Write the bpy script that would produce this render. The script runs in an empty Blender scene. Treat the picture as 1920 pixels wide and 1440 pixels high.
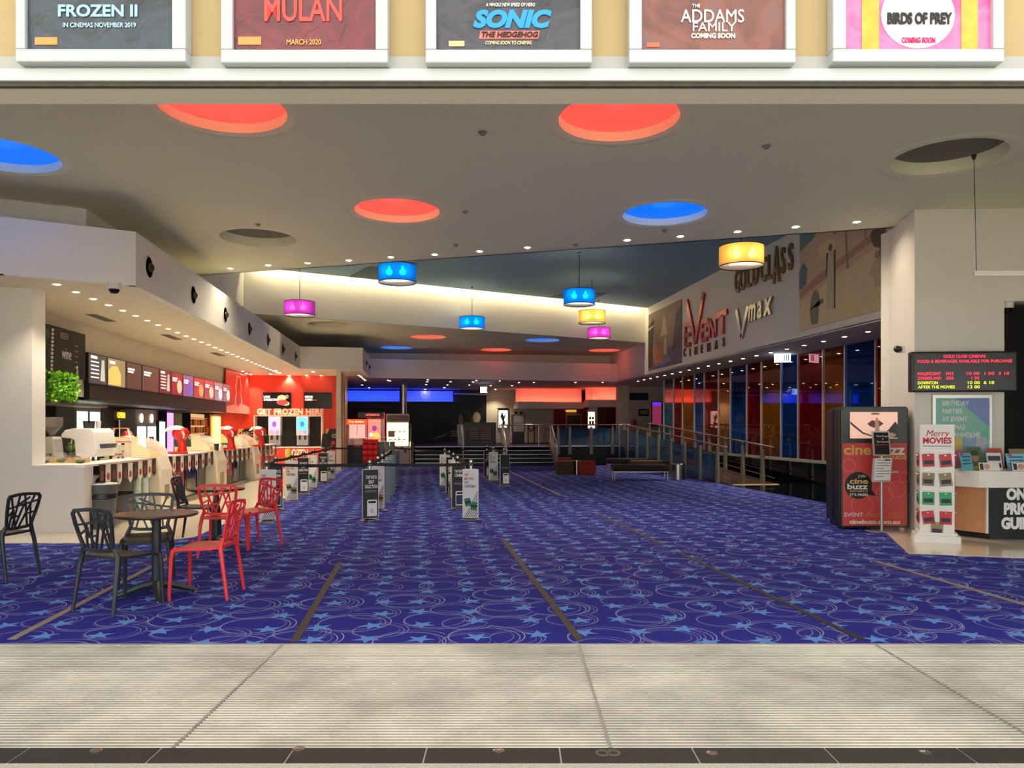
import bpy, bmesh, math, random
from mathutils import Vector, Matrix
from mathutils.geometry import tessellate_polygon
SC = bpy.context.scene
COL = SC.collection
R = math.radians
rnd = random.Random(7)
# ---------------------------------------------------------------- camera
TH = R(7.0)                       # the hall runs 7 degrees left of the view axis
CT, ST = math.cos(TH), math.sin(TH)
EYE, F, HX, HY = 1.5, 1442.0, 960.0, 803.0
cam = bpy.data.cameras.new('camera'); camo = bpy.data.objects.new('camera', cam); COL.objects.link(camo)
camo.location = (0, 0, EYE); camo.rotation_euler = (R(90), 0, -TH)
cam.sensor_width = 36; cam.lens = F/1920*36; cam.shift_y = (HY-720)/1920; cam.clip_end = 300; cam.clip_start = 0.05
SC.camera = camo
# ---------------------------------------------------------------- world (overcast daylight outside the entrance)
W = bpy.data.worlds.new('world'); SC.world = W; W.use_nodes = True
bg = W.node_tree.nodes['Background']; bg.inputs[0].default_value = (0.98, 1.0, 1.0, 1); bg.inputs[1].default_value = 0.72
# sun added behind the building: paving beyond its shadow bounces light to the ceiling
sun = bpy.data.lights.new('sun', 'SUN'); sun.energy = 8; sun.color = (1, .96, .88); sun.angle = .01
suno = bpy.data.objects.new('sun', sun); COL.objects.link(suno); suno.rotation_euler = (R(-42), 0, -TH)
SC.view_settings.view_transform = 'Standard'; SC.view_settings.look = 'None'
SC.view_settings.gamma = 1; SC.view_settings.use_curve_mapping = False
SC.view_settings.exposure = 1.85
SC.cycles.adaptive_threshold = 0.02; SC.cycles.max_bounces = 6; SC.cycles.diffuse_bounces = 4; SC.cycles.glossy_bounces = 3; SC.cycles.transmission_bounces = 5; SC.cycles.caustics_reflective = False; SC.cycles.caustics_refractive = False
P_ROW, P_COUNTER, P_RIGHT, P_BACK, P_COVE, P_FRONT = 19, 29, 26, 17, 42, 40   # watts per fitting
# ---------------------------------------------------------------- geometry from the photograph
def ray(px, py): 
    x, z = (px-HX)/F, (HY-py)/F
    return Vector((x*CT+ST, -x*ST+CT, z))
def ond(px, py, d): return Vector((0, 0, EYE))+ray(px, py)*d
def onz(px, py, z=0.0):
    r = ray(px, py); return Vector((0, 0, EYE))+r*((z-EYE)/r.z)
def onx(px, py, X):
    r = ray(px, py); return Vector((0, 0, EYE))+r*(X/r.x)
def ony(px, py, Y):
    r = ray(px, py); return Vector((0, 0, EYE))+r*(Y/r.y)
def c2w(x, d, z=0.0): return Vector((x*CT+d*ST, -x*ST+d*CT, z))
# ---------------------------------------------------------------- materials
MT = {}
def mat(name, col=(.8, .8, .8), rough=.5, metal=0., emit=None, es=1., noise=0., nscale=8., bump=0., bscale=40., trans=0., coat=0., spec=.5, alpha=1.):
    if name in MT: return MT[name]
    m = bpy.data.materials.new(name); m.use_nodes = True; nt = m.node_tree; b = nt.nodes['Principled BSDF']
    c = tuple(((v/12.92) if v <= .04045 else ((v+.055)/1.055)**2.4) for v in col)+(1,)
    b.inputs['Base Color'].default_value = c; b.inputs['Roughness'].default_value = rough; b.inputs['Metallic'].default_value = metal
    b.inputs['Transmission Weight'].default_value = trans; b.inputs['Coat Weight'].default_value = coat
    b.inputs['Specular IOR Level'].default_value = spec; b.inputs['Alpha'].default_value = alpha
    if emit is not None:
        b.inputs['Emission Color'].default_value = tuple(((v/12.92) if v <= .04045 else ((v+.055)/1.055)**2.4) for v in emit)+(1,)
        b.inputs['Emission Strength'].default_value = es*.6
    if noise or bump:
        tc = nt.nodes.new('ShaderNodeTexCoord')
    if noise:
        n = nt.nodes.new('ShaderNodeTexNoise'); n.inputs['Scale'].default_value = nscale; n.inputs['Detail'].default_value = 5
        nt.links.new(tc.outputs['Object'], n.inputs['Vector'])
        mx = nt.nodes.new('ShaderNodeMix'); mx.data_type = 'RGBA'; mx.blend_type = 'MIX'
        mx.inputs[6].default_value = tuple(v*(1-noise) for v in c[:3])+(1,); mx.inputs[7].default_value = tuple(min(1, v*(1+noise)) for v in c[:3])+(1,)
        nt.links.new(n.outputs['Fac'], mx.inputs[0]); nt.links.new(mx.outputs[2], b.inputs['Base Color'])
    if bump:
        n2 = nt.nodes.new('ShaderNodeTexNoise'); n2.inputs['Scale'].default_value = bscale
        nt.links.new(tc.outputs['Object'], n2.inputs['Vector'])
        bp = nt.nodes.new('ShaderNodeBump'); bp.inputs['Strength'].default_value = bump; bp.inputs['Distance'].default_value = .02
        nt.links.new(n2.outputs['Fac'], bp.inputs['Height']); nt.links.new(bp.outputs[0], b.inputs['Normal'])
    MT[name] = m
    return m
def glow(name, col, es):
    m = mat(name, (0, 0, 0), .6, emit=col, es=es)
    m.cycles.emission_sampling = 'NONE'
    return m
class NG:                                                # tiny node-graph writer
    def __init__(s, name):
        s.m = bpy.data.materials.new(name); s.m.use_nodes = True; s.t = s.m.node_tree; s.b = s.t.nodes['Principled BSDF']; MT[name] = s.m
    def _in(s, sock, v):
        if hasattr(v, 'node'): s.t.links.new(v, sock)
        elif v is not None: sock.default_value = v
    def n(s, typ, out=0, ins=(), **kw):
        nd = s.t.nodes.new(typ)
        for k, v in kw.items(): setattr(nd, k, v)
        for k, v in ins: s._in(nd.inputs[k], v)
        return nd if out is None else nd.outputs[out]
    def ma(s, op, a, b=None, c=None):
        return s.n('ShaderNodeMath', 0, [(0, a)]+([(1, b)] if b is not None else [])+([(2, c)] if c is not None else []), operation=op)
    def mix(s, f, a, b): 
        nd = s.n('ShaderNodeMix', None, (), data_type='RGBA'); s._in(nd.inputs[0], f); s._in(nd.inputs[6], a); s._in(nd.inputs[7], b); return nd.outputs[2]
def lin(r, g, b): return tuple(((v/255/12.92) if v/255 <= .04045 else ((v/255+.055)/1.055)**2.4) for v in (r, g, b))+(1,)
def rgb(r, g, b): return (r/255, g/255, b/255)
def carpet():
    g = NG('carpet'); tc = g.n('ShaderNodeTexCoord', 'Object')
    base = g.n('ShaderNodeTexNoise', 'Fac', [('Vector', tc), ('Scale', 1.3), ('Detail', 3.)])
    col = g.mix(base, lin(44, 44, 144), lin(56, 55, 158))
    sc, off = 2.55, 0
    vs = g.n('ShaderNodeVectorMath', 0, [(0, tc), (1, (sc, sc, 0))], operation='MULTIPLY')
    v = g.n('ShaderNodeTexVoronoi', None, [('Vector', vs), ('Scale', 1.), ('Randomness', .28)], voronoi_dimensions='2D')
    loc = g.n('ShaderNodeVectorMath', 0, [(0, vs), (1, v.outputs['Position'])], operation='SUBTRACT')
    sx = g.n('ShaderNodeSeparateXYZ', None, [(0, loc)])
    rn = g.n('ShaderNodeSeparateXYZ', None, [(0, v.outputs['Color'])])
    ang = g.ma('ARCTAN2', sx.outputs[1], sx.outputs[0]); ang = g.ma('ADD', ang, g.ma('MULTIPLY', rn.outputs[0], 1.3))
    p = 2*math.pi/5
    fa = g.ma('ABSOLUTE', g.ma('SUBTRACT', g.ma('FLOORED_MODULO', ang, p), p/2))
    fa = g.ma('SUBTRACT', p/2, fa)
    r = g.n('ShaderNodeVectorMath', 'Value', [(0, loc)], operation='LENGTH')
    Rr, q = .285, .112; a5 = math.pi/5; k1, k2, k3 = q*math.sin(a5), Rr-q*math.cos(a5), Rr*q*math.sin(a5)
    e = g.ma('ADD', g.ma('MULTIPLY', g.ma('COSINE', fa), k1), g.ma('MULTIPLY', g.ma('SINE', fa), k2))
    star = g.ma('LESS_THAN', g.ma('MULTIPLY', r, e), k3)
    n2 = g.n('ShaderNodeTexNoise', 'Fac', [('Vector', tc), ('Scale', 3.0)])
    def rings(scale, shift, rad, wid, col, amt):
        vv = g.n('ShaderNodeVectorMath', 0, [(0, tc), (1, (scale, scale, 0)), (2, shift)], operation='MULTIPLY_ADD')
        wv = g.n('ShaderNodeTexVoronoi', None, [('Vector', vv), ('Scale', 1.), ('Randomness', .55)], voronoi_dimensions='2D', feature='F1')
        lo = g.n('ShaderNodeVectorMath', 0, [(0, vv), (1, wv.outputs['Position'])], operation='SUBTRACT')
        le = g.n('ShaderNodeVectorMath', 'Value', [(0, lo)], operation='LENGTH')
        sp = g.n('ShaderNodeSeparateXYZ', None, [(0, lo)]); an = g.ma('ARCTAN2', sp.outputs[1], sp.outputs[0])
        out = None
        for dr, ph, am in ((0, .3, .035), (-.035, 1.9, .04), (.03, 4.0, .03)):
            wob = g.ma('MULTIPLY', g.ma('SINE', g.ma('ADD', an, ph)), am)
            dd = g.ma('ABSOLUTE', g.ma('SUBTRACT', g.ma('ADD', le, wob), rad+dr))
            l = g.ma('LESS_THAN', dd, wid)
            l = g.ma('MULTIPLY', l, g.ma('MULTIPLY_ADD', g.ma('SINE', g.ma('ADD', an, ph*2)), .35, .6))
            out = l if out is None else g.ma('MAXIMUM', out, l)
        return g.mix(g.ma('MULTIPLY', out, amt), col, lin(196, 198, 226))
    col = rings(1.55, (.3, .7, 0), .40, .006, col, .85)
    col = rings(1.9, (.75, .15, 0), .36, .006, col, .7)
    col = g.mix(star, col, lin(112, 162, 230))
    fib = g.n('ShaderNodeTexNoise', 'Fac', [('Vector', tc), ('Scale', 260.), ('Detail', 2.)])
    col = g.mix(g.ma('MULTIPLY', fib, .35), col, lin(18, 16, 60))
    g.t.links.new(col, g.b.inputs['Base Color']); g.b.inputs['Roughness'].default_value = .95; g.b.inputs['Specular IOR Level'].default_value = .15
    bp = g.n('ShaderNodeBump', 0, [('Height', fib), ('Strength', .35), ('Distance', .01)]); g.t.links.new(bp, g.b.inputs['Normal'])
    return g.m
def stained(name, c0, c1, sc=.9, rough=.35, metal=.6):
    g = NG(name); tc = g.n('ShaderNodeTexCoord', 'Object')
    a = g.n('ShaderNodeTexNoise', 'Fac', [('Vector', tc), ('Scale', sc), ('Detail', 6.), ('Roughness', .65)])
    f = g.n('ShaderNodeMapRange', 0, [(0, a), (1, .42), (2, .68)])
    d = g.n('ShaderNodeTexNoise', 'Fac', [('Vector', tc), ('Scale', 45.), ('Detail', 3.)])
    col = g.mix(f, c0, c1); col = g.mix(g.ma('MULTIPLY', d, .25), col, c1)
    g.t.links.new(col, g.b.inputs['Base Color']); g.b.inputs['Roughness'].default_value = rough; g.b.inputs['Metallic'].default_value = metal
    return g.m
def speckle(name, c0, c1, scale, rough):
    g = NG(name); tc = g.n('ShaderNodeTexCoord', 'Object')
    a = g.n('ShaderNodeTexNoise', 'Fac', [('Vector', tc), ('Scale', scale), ('Detail', 4.)])
    f = g.n('ShaderNodeMapRange', 0, [(0, a), (1, .4), (2, .62)])
    g.t.links.new(g.mix(f, c0, c1), g.b.inputs['Base Color']); g.b.inputs['Roughness'].default_value = rough
    return g.m
def artwork(name, cols, scale=3., crinkle=.6):
    # soft abstract colour fields under a crinkled clear sheet
    g = NG(name); tc = g.n('ShaderNodeTexCoord', 'Object')
    a = g.n('ShaderNodeTexNoise', 'Fac', [('Vector', tc), ('Scale', scale), ('Detail', 3.), ('Distortion', 1.2)])
    rp = g.n('ShaderNodeValToRGB', None, [(0, a)]); el = rp.color_ramp.elements
    for i, c in enumerate(cols):
        t = .3+.4*i/max(1, len(cols)-1)
        if i < 2: el[i].position = t; el[i].color = c
        else: e = el.new(t); e.color = c
    g.t.links.new(rp.outputs[0], g.b.inputs['Base Color']); g.b.inputs['Roughness'].default_value = .45
    if crinkle:
        wv = g.n('ShaderNodeTexNoise', 'Fac', [('Vector', tc), ('Scale', 9.), ('Detail', 2.), ('Distortion', 1.5)])
        bp = g.n('ShaderNodeBump', 0, [('Height', wv), ('Strength', crinkle), ('Distance', .05)])
        g.b.inputs['Coat Weight'].default_value = .4; g.b.inputs['Coat Roughness'].default_value = .12
        g.t.links.new(bp, g.b.inputs['Coat Normal'])
    return g.m
WHITE = mat('white paint', rgb(232, 228, 218), .6, noise=.03, nscale=2)
CEIL = mat('ceiling paint', rgb(238, 235, 198), .8, noise=.02, nscale=1.2)
CREAM = mat('cream paint', rgb(226, 214, 190), .7, noise=.03, nscale=2)
FASC = mat('fascia paint', rgb(232, 230, 220), .7, noise=.02, nscale=1.5)
TEAL = mat('coffer teal paint', rgb(150, 184, 188), .8, noise=.03, nscale=1)
YEL = mat('facade yellow render', rgb(170, 148, 106), .8, noise=.05, nscale=6, bump=.1, bscale=90)
BLACK = mat('black paint', rgb(16, 16, 17), .55)
SATIN = mat('satin black plastic', rgb(28, 29, 31), .35)
GLOSSB = mat('polished black tile', rgb(10, 11, 12), .06, spec=.6)
CHROME = mat('brushed steel', rgb(196, 192, 184), .25, 1.)
ALU = mat('aluminium', rgb(205, 205, 200), .38, .8)
TILE = mat('cream polished tile', rgb(226, 214, 192), .12, noise=.03, nscale=3)
PLAST = mat('white laminate', rgb(238, 234, 226), .3)
REDP = mat('red plastic', rgb(226, 48, 52), .38)
CHARC = mat('charcoal plastic', rgb(36, 39, 41), .42)
GLASS = mat('clear glass', rgb(235, 242, 242), .03, trans=1.)
GLASS.node_tree.nodes['Principled BSDF'].inputs['IOR'].default_value = 1.08
WTXT = mat('white print', rgb(240, 240, 236), .6)
BTXT = mat('black print', rgb(20, 20, 22), .6)
RTXT = mat('red print', rgb(206, 44, 58), .6)
# ---------------------------------------------------------------- mesh helpers
class MB:
    def __init__(s): s.v, s.f = [], []
    def add(s, vs, fs):
        o = len(s.v); s.v += [tuple(v) for v in vs]; s.f += [tuple(i+o for i in f) for f in fs]; return s
    def box(s, x0, x1, y0, y1, z0, z1, mtx=None):
        vs = [Vector((x, y, z)) for z in (z0, z1) for y in (y0, y1) for x in (x0, x1)]
        if mtx: vs = [mtx@v for v in vs]
        return s.add(vs, [(0, 2, 3, 1), (4, 5, 7, 6), (0, 1, 5, 4), (2, 6, 7, 3), (0, 4, 6, 2), (1, 3, 7, 5)])
    def bar(s, a, b, w, h, up=(0, 0, 1)):
        a, b = Vector(a), Vector(b); d = b-a; L = d.length; d.normalize(); u = Vector(up)
        if abs(d.dot(u)) > .99: u = Vector((0, 1, 0))
        sd = d.cross(u).normalized(); u = sd.cross(d).normalized()
        vs = [p+sd*(i*w/2)+u*(j*h/2) for p in (a, b) for i, j in ((-1, -1), (1, -1), (1, 1), (-1, 1))]
        return s.add(vs, [(3, 2, 1, 0), (4, 5, 6, 7), (0, 1, 5, 4), (1, 2, 6, 5), (2, 3, 7, 6), (3, 0, 4, 7)])
    def tube(s, pts, rad, n=8, caps=True):
        pts = [Vector(p) for p in pts]; rad = rad if isinstance(rad, (list, tuple)) else [rad]*len(pts)
        vs, fs = [], []; ref = None
        for i, p in enumerate(pts):
            t = ((pts[i+1]-p) if i == 0 else (p-pts[i-1]) if i == len(pts)-1 else (pts[i+1]-pts[i-1])).normalized()
            if ref is None: ref = Vector((1, 0, 0)) if abs(t.x) < .9 else Vector((0, 1, 0))
            a = t.cross(ref).normalized(); ref = a.cross(t).normalized()
            for k in range(n):
                q = 2*math.pi*k/n; vs.append(p+(ref*math.cos(q)+a*math.sin(q))*rad[i])
        for i in range(len(pts)-1):
            for k in range(n): fs.append((i*n+k, i*n+(k+1) % n, (i+1)*n+(k+1) % n, (i+1)*n+k))
        if caps: fs += [tuple(range(n))[::-1], tuple((len(pts)-1)*n+k for k in range(n))]
        return s.add(vs, fs)
    def lathe(s, prof, n=24, c=(0, 0, 0), closed=False):
        vs = [(c[0]+r*math.cos(2*math.pi*k/n), c[1]+r*math.sin(2*math.pi*k/n), c[2]+z) for r, z in prof for k in range(n)]
        m = len(prof); fs = []
        for i in range(m if closed else m-1):
            j = (i+1) % m
            for k in range(n): fs.append((i*n+k, i*n+(k+1) % n, j*n+(k+1) % n, j*n+k))
        if not closed:
            if prof[0][0] > 1e-5: fs.append(tuple(range(n))[::-1])
            if prof[-1][0] > 1e-5: fs.append(tuple((m-1)*n+k for k in range(n)))
        return s.add(vs, fs)
    def prism(s, poly, z0, z1):
        n = len(poly); vs = [(p[0], p[1], z0) for p in poly]+[(p[0], p[1], z1) for p in poly]
        return s.add(vs, [tuple(range(n))[::-1], tuple(range(n, 2*n))]+[(i, (i+1) % n, n+(i+1) % n, n+i) for i in range(n)])
    def extr(s, poly, y0, y1):                            # polygon in local XZ, pushed along Y
        n = len(poly); vs = [(p[0], y0, p[1]) for p in poly]+[(p[0], y1, p[1]) for p in poly]
        return s.add(vs, [tuple(range(n)), tuple(range(n, 2*n))[::-1]]+[(i, n+i, n+(i+1) % n, (i+1) % n) for i in range(n)])
    def extx(s, poly, x0, x1):                            # polygon in local YZ, pushed along X
        n = len(poly); vs = [(x0, p[0], p[1]) for p in poly]+[(x1, p[0], p[1]) for p in poly]
        return s.add(vs, [tuple(range(n)), tuple(range(n, 2*n))[::-1]]+[(i, n+i, n+(i+1) % n, (i+1) % n) for i in range(n)])
    def wallz(s, a, b, z0, z1, t=.1):                     # vertical slab from a to b (plan), t thick to the left of a->b
        a, b = Vector((a[0], a[1])), Vector((b[0], b[1])); d = (b-a).normalized(); nrm = Vector((-d.y, d.x))*t
        return s.prism([a, b, b+nrm, a+nrm], z0, z1)
    def mesh(s, name, m, smooth=False):
        me = bpy.data.meshes.new(name); me.from_pydata(s.v, [], s.f)
        bm = bmesh.new(); bm.from_mesh(me); bmesh.ops.recalc_face_normals(bm, faces=bm.faces); bm.to_mesh(me); bm.free()
        if m: me.materials.append(m)
        if smooth:
            me.polygons.foreach_set('use_smooth', [True]*len(me.polygons))
            me.set_sharp_from_angle(angle=R(40))
        return me
    def build(s, name, m, parent=None, smooth=False, loc=None, rz=0, bevel=0):
        o = bpy.data.objects.new(name, s.mesh(name, m, smooth)); COL.objects.link(o)
        if parent: o.parent = parent
        if loc is not None: o.location = loc
        if rz: o.rotation_euler = (0, 0, rz)
        if bevel:
            b = o.modifiers.new('bevel', 'BEVEL'); b.width = bevel; b.segments = 2; b.limit_method = 'ANGLE'
        return o
def inst(name, me, parent=None, loc=(0, 0, 0), rot=(0, 0, 0), sc=None):
    o = bpy.data.objects.new(name, me); COL.objects.link(o); o.location = loc; o.rotation_euler = rot
    if parent: o.parent = parent
    if sc: o.scale = sc
    return o
def tag(o, label, cat, group=None):
    o['label'] = label; o['category'] = cat
    if group: o['group'] = group
    return o
def thing(name, label, cat, loc=(0, 0, 0), rz=0, group=None):
    o = bpy.data.objects.new(name, None); o.empty_display_size = .1; COL.objects.link(o); o.location = loc; o.rotation_euler = (0, 0, rz)
    return tag(o, label, cat, group)
def struct(o, label=None):
    o['kind'] = 'structure'
    if label: o['label'] = label
    return o
def dup(root, loc, rz, label, group=None):
    def cp(o, par):
        c = o.copy(); COL.objects.link(c); c.parent = par
        for ch in kids.get(o.name, []): cp(ch, c)
        return c
    kids = {}
    for ch in root.children_recursive: kids.setdefault(ch.parent.name, []).append(ch)
    r = cp(root, None); r.location = loc; r.rotation_euler = (0, 0, rz); r['label'] = label
    if group: r['group'] = group
    return r
def text(body, size, m, parent, loc, rot=(R(90), 0, 0), name='lettering', bold=0., sx=1., ext=.002, align='CENTER', space=1., shear=0., line=.85, fit=None):
    cu = bpy.data.curves.new('t', 'FONT'); cu.body = body; cu.size = size; cu.align_x = align; cu.align_y = 'CENTER'
    cu.extrude = ext; cu.offset = bold; cu.space_character = space; cu.shear = shear; cu.space_line = line; cu.resolution_u = 3
    t = bpy.data.objects.new('t', cu); COL.objects.link(t)
    me = bpy.data.meshes.new_from_object(t); bpy.data.objects.remove(t); bpy.data.curves.remove(cu)
    me.name = name; me.materials.clear(); me.materials.append(m)
    if fit:
        xs = [v.co.x for v in me.vertices]
        if xs: sx = fit/max(1e-4, max(xs)-min(xs))
    o = bpy.data.objects.new(name, me); COL.objects.link(o); o.parent = parent; o.location = loc; o.rotation_euler = rot; o.scale = (sx, 1, 1)
    return o
def flat(name, pts, m, parent, y=-.004, t=.002):          # thin printed shape on a sign facing -Y
    return MB().extr(pts, y-t, y).build(name, m, parent)
def ell(cx, cz, rx, rz, n=18, a0=0, a1=2*math.pi): 
    full = abs(a1-a0-2*math.pi) < 1e-6
    return [(cx+rx*math.cos(a0+(a1-a0)*k/(n if full else n-1)), cz+rz*math.sin(a0+(a1-a0)*k/(n if full else n-1))) for k in range(n)]
def rect(x0, x1, z0, z1): return [(x0, z0), (x1, z0), (x1, z1), (x0, z1)]
def lamp(loc, w, col=(1, .82, .6), size=1.9, blend=.6, rad=.05, typ='SPOT', parent=None, rot=None):
    l = bpy.data.lights.new('lamp_light', typ); l.energy = w; l.color = col
    if typ == 'SPOT': l.spot_size = size; l.spot_blend = blend
    l.shadow_soft_size = rad
    o = bpy.data.objects.new('lamp_light', l); COL.objects.link(o); o.location = loc
    if rot: o.rotation_euler = rot
    if parent: o.parent = parent
    return o
ORD = ['first', 'second', 'third', 'fourth', 'fifth', 'sixth', 'seventh', 'eighth', 'ninth', 'tenth', 'eleventh', 'twelfth', 'thirteenth', 'fourteenth', 'fifteenth', 'sixteenth', 'seventeenth', 'eighteenth', 'nineteenth', 'twentieth']
ORD += ['twenty '+w for w in ORD[:9]]+['thirtieth']
# ================================================================ STRUCTURE
ZS, ZF, ZC, ZK = 3.5, 4.24, 4.7, 5.95
XW, XU, XF, XG = 8.45, -4.8, -3.9, 10.2               # sign wall, upper left wall, fascia, glass wall
def line_at(a, b, X): 
    t = (X-a.x)/(b.x-a.x); return Vector((X, a.y+(b.y-a.y)*t, 0))
L1a, L1b = c2w(-6.2, 16.0), c2w(6.0, 12.3)
L2a, L2b = c2w(-7.3, 21.46), c2w(5.08, 28.8)
L1L, L1R = line_at(L1a, L1b, XU), line_at(L1a, L1b, XW)
L2L, L2R = line_at(L2a, L2b, XU), line_at(L2a, L2b, XW)
def face_line(X, d=3.8):                              # point of the entrance line at world X
    x = (X-d*ST)/CT; return Vector((X, -x*ST+d*CT, 0))
FL, FR = face_line(-8.2), face_line(13.5)
# floors
fl = MB(); fp0, fp1 = face_line(-8.2, 5.35), face_line(13.5, 5.35)
fl.add([(fp0.x, fp0.y, 0), (fp1.x, fp1.y, 0), (13.5, 46, 0), (-8.2, 46, 0)], [(0, 1, 2, 3)])
floor = struct(fl.build('floor', carpet()), 'blue and purple carpet with light blue stars and swirls')
tl = MB()
a, b2, b3 = onz(0, 1019), onz(262, 1019), onz(322, 1012)
tl.prism([(-8.2, a.y-.25), (a.x, a.y), (b2.x, b2.y), (-3.05, 11.0), (-2.95, 14), (-2.95, 29.9), (-8.2, 29.9)], -.02, .006)
struct(tl.build('floor_tile_counter', TILE), 'cream polished tile floor in front of the snack counter')
q = [onz(1662, 1000), onz(1703, 1038), onz(1920, 1047)]
tl = MB().prism([(q[0].x, q[0].y), (q[1].x, q[1].y), (q[2].x, q[2].y), (11, q[2].y-.9), (13.4, 12.3), (q[0].x+.3, 12.3)], -.02, .006)
struct(tl.build('floor_tile_desk', TILE), 'cream polished tile floor around the white desk')
struct(MB().box(8.15, 13.4, 12.3, 30.8, -.02, .006).build('floor_tile_glass', GLOSSB), 'polished black floor strip under the coloured glass')
# tape strips over the carpet joins
for X, y0, y1, m, lb in ((-2.86, 5.85, 9.6, mat('tan tape', rgb(150, 132, 112), .7), 'tan tape strip on carpet passing under the front black chair'),
        (-.86, 5.55, 8.75, mat('brown tape', rgb(74, 58, 52), .7), 'brown tape strip on carpet right of the red chair'),
        (1.14, 5.35, 10.4, MT['brown tape'], 'long brown tape strip on carpet in the middle of hall'),
        (3.13, 5.1, 8.95, mat('dark tape', rgb(38, 28, 44), .7), 'dark tape strip on carpet running toward right pillar side'),
        (3.14, 9.66, 13.2, MT['brown tape'], 'brown tape strip continuing beyond the dark tape strip'),
        (3.17, 17.0, 27.0, MT['tan tape'], 'far tan tape strip leading to the stairs'),
        (5.12, 5.9, 8.1, MT['tan tape'], 'tan tape strip on carpet in front of white desk')):
    tag(MB().box(X-.03, X+.03, y0, y1, .001, .004).build('carpet_tape', m), lb, 'tape')
# ceilings
DISH = [(418, 205, 'red'), (1160, 223, 'red'), (745, 396, 'red'), (1246, 402, 'blue'), (2, 292, 'blue'), (1777, 296, 'grey'), (485, 447, 'grey'),
        (803, 632, 'red'), (743, 652, 'blue'), (930, 656, 'red'), (1017, 638, 'blue'), (1133, 657, 'red'), (617, 608, 'grey')]
DP = [(onz(a, b, ZC), c) for a, b, c in DISH]
def holed(name, outer, holes, z, m):
    loops = [[Vector((p[0], p[1], 0)) for p in outer]]
    for h in holes: loops.append([Vector((h.x+.625*math.cos(2*math.pi*k/32), h.y+.625*math.sin(2*math.pi*k/32), 0)) for k in range(32)])
    tris = tessellate_polygon(loops); vs = [(v.x, v.y, z) for l in loops for v in l]
    return MB().add(vs, tris).build(name, m)
struct(holed('ceiling', [FL, FR, (13.5, 12.4), (XW, L1R.y), (XU, L1L.y), (-8.2, L1L.y)], [p for p, c in DP[:7]], ZC, CEIL), 'front ceiling with round lit recesses')
struct(holed('ceiling_back', [L2L, L2R, (XW, 33.2), (XU, 33.2)], [p for p, c in DP[7:]], ZC, CEIL), 'back ceiling with round lit recesses')
nv = Vector((-(L2R-L2L).y, (L2R-L2L).x, 0)).normalized()*-1      # toward the viewer
G = nv*.28
struct(MB().add([(*L1L.xy, ZK), (*L1R.xy, ZK), (*(L2R+G).xy, ZK), (*(L2L+G).xy, ZK)], [(0, 1, 2, 3)]).build('ceiling_coffer', TEAL), 'raised teal ceiling over the middle of the hall')
struct(MB().wallz(L1R, L1L, ZC, ZK, .05).build('trim_1', CEIL))
struct(MB().wallz(L2R, L2L, ZC, 6.3, -.05).build('wall_cove', WHITE), 'cream upper wall washed by hidden cove lights')
struct(MB().wallz(L2R+G, L2L+G, ZK, ZK+.06, -.03).build('trim_2', CEIL))
# triangular recesses beside the cove: flat panels, their shade painted as darker teal
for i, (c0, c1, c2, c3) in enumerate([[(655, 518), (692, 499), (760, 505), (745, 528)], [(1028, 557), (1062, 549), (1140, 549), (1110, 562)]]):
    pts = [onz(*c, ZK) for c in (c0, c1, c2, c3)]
    struct(MB().prism([p.xy for p in pts], ZK-.012, ZK-.002).build('trim_%d' % (3+i), mat('teal recess shade', rgb(92, 118, 118), .8)), 'flat darker panel painted as a shaded recess in the teal ceiling')
# roof and outer shell
roof = MB(); roof.box(-8.4, 13.8, 2.0, 46.4, 6.4, 6.6); struct(roof.build('ceiling_roof', CEIL))
struct(MB().box(-8.4, -8.2, 4.0, 46, -.1, 6.4).build('wall_left', FASC))
struct(MB().box(13.5, 13.7, 2.0, 46, -.1, 6.4).build('wall_right', BLACK))
struct(MB().box(-8.4, 13.7, 46, 46.2, -.1, 6.4).build('wall_back', CREAM))
# upper left wall behind the fascia and the front return
ul = MB(); ul.wallz((XU, 33.2), (XU, 11.9), ZS+.05, 6.3, -.1); ul.wallz((XU, 11.9), (-8.2, 10.5), ZS+.05, ZC, -.1)
struct(ul.build('wall_upper_left', FASC))
struct(MB().wallz((-8.2, 33.2), (XW+.5, 33.2), ZF-.1, ZC, .1).build('wall_upper_back', FASC))
# fascia ring
FP = [(-8.2, 9.5), (-5.32, 10.69), (XF, 11.28), (XF, 26.4), (-1.85, 26.6), (-1.85, 30.7), (XW, 32.0)]
for i in range(len(FP)-1):
    if i == 0: continue
    mb = MB().wallz(FP[i], FP[i+1], ZS-.012, ZF, .12)
    struct(mb.build('wall_fascia_%s' % ['', 'front', 'counter', 'corner', 'return', 'back'][i], FASC), ['', 'front end of pale fascia above the snack counter', 'long pale fascia with round air nozzles above the snack counter', 'short pale fascia facing the entrance beyond the nozzles', 'small return of the pale fascia', 'pink tinted pale fascia across the back'][i])
struct(MB().wallz(FP[0], FP[1], ZS, ZF, .12).build('wall_fascia_left', FASC))
sl = MB(); sl.add([(p[0], p[1], ZS) for p in FP[:6]]+[(-8.2, 30.7, ZS)], [tuple(range(7))])
struct(sl.build('ceiling_counter', CREAM), 'cream soffit with a row of downlights over the snack counter')
struct(MB().add([(-8.2, 30.7, ZS), (-1.85, 30.7, ZS), (XW, 32, ZS), (13.5, 32, ZS), (13.5, 46, ZS), (-8.2, 46, ZS)], [tuple(range(6))]).build('ceiling_lounge', CREAM), 'low cream ceiling with scattered downlights over the platform')
struct(MB().box(XW, 13.5, 11.2, 32.0, ZS, ZS+.02).build('ceiling_glass', CREAM), 'soffit with downlights in front of coloured glass')
# sign wall on the right
struct(MB().box(XW, XW+.12, 11.4, 33.2, ZS-.02, 6.3).build('wall_sign', WHITE), 'long upper wall carrying metal letters and murals')
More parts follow.
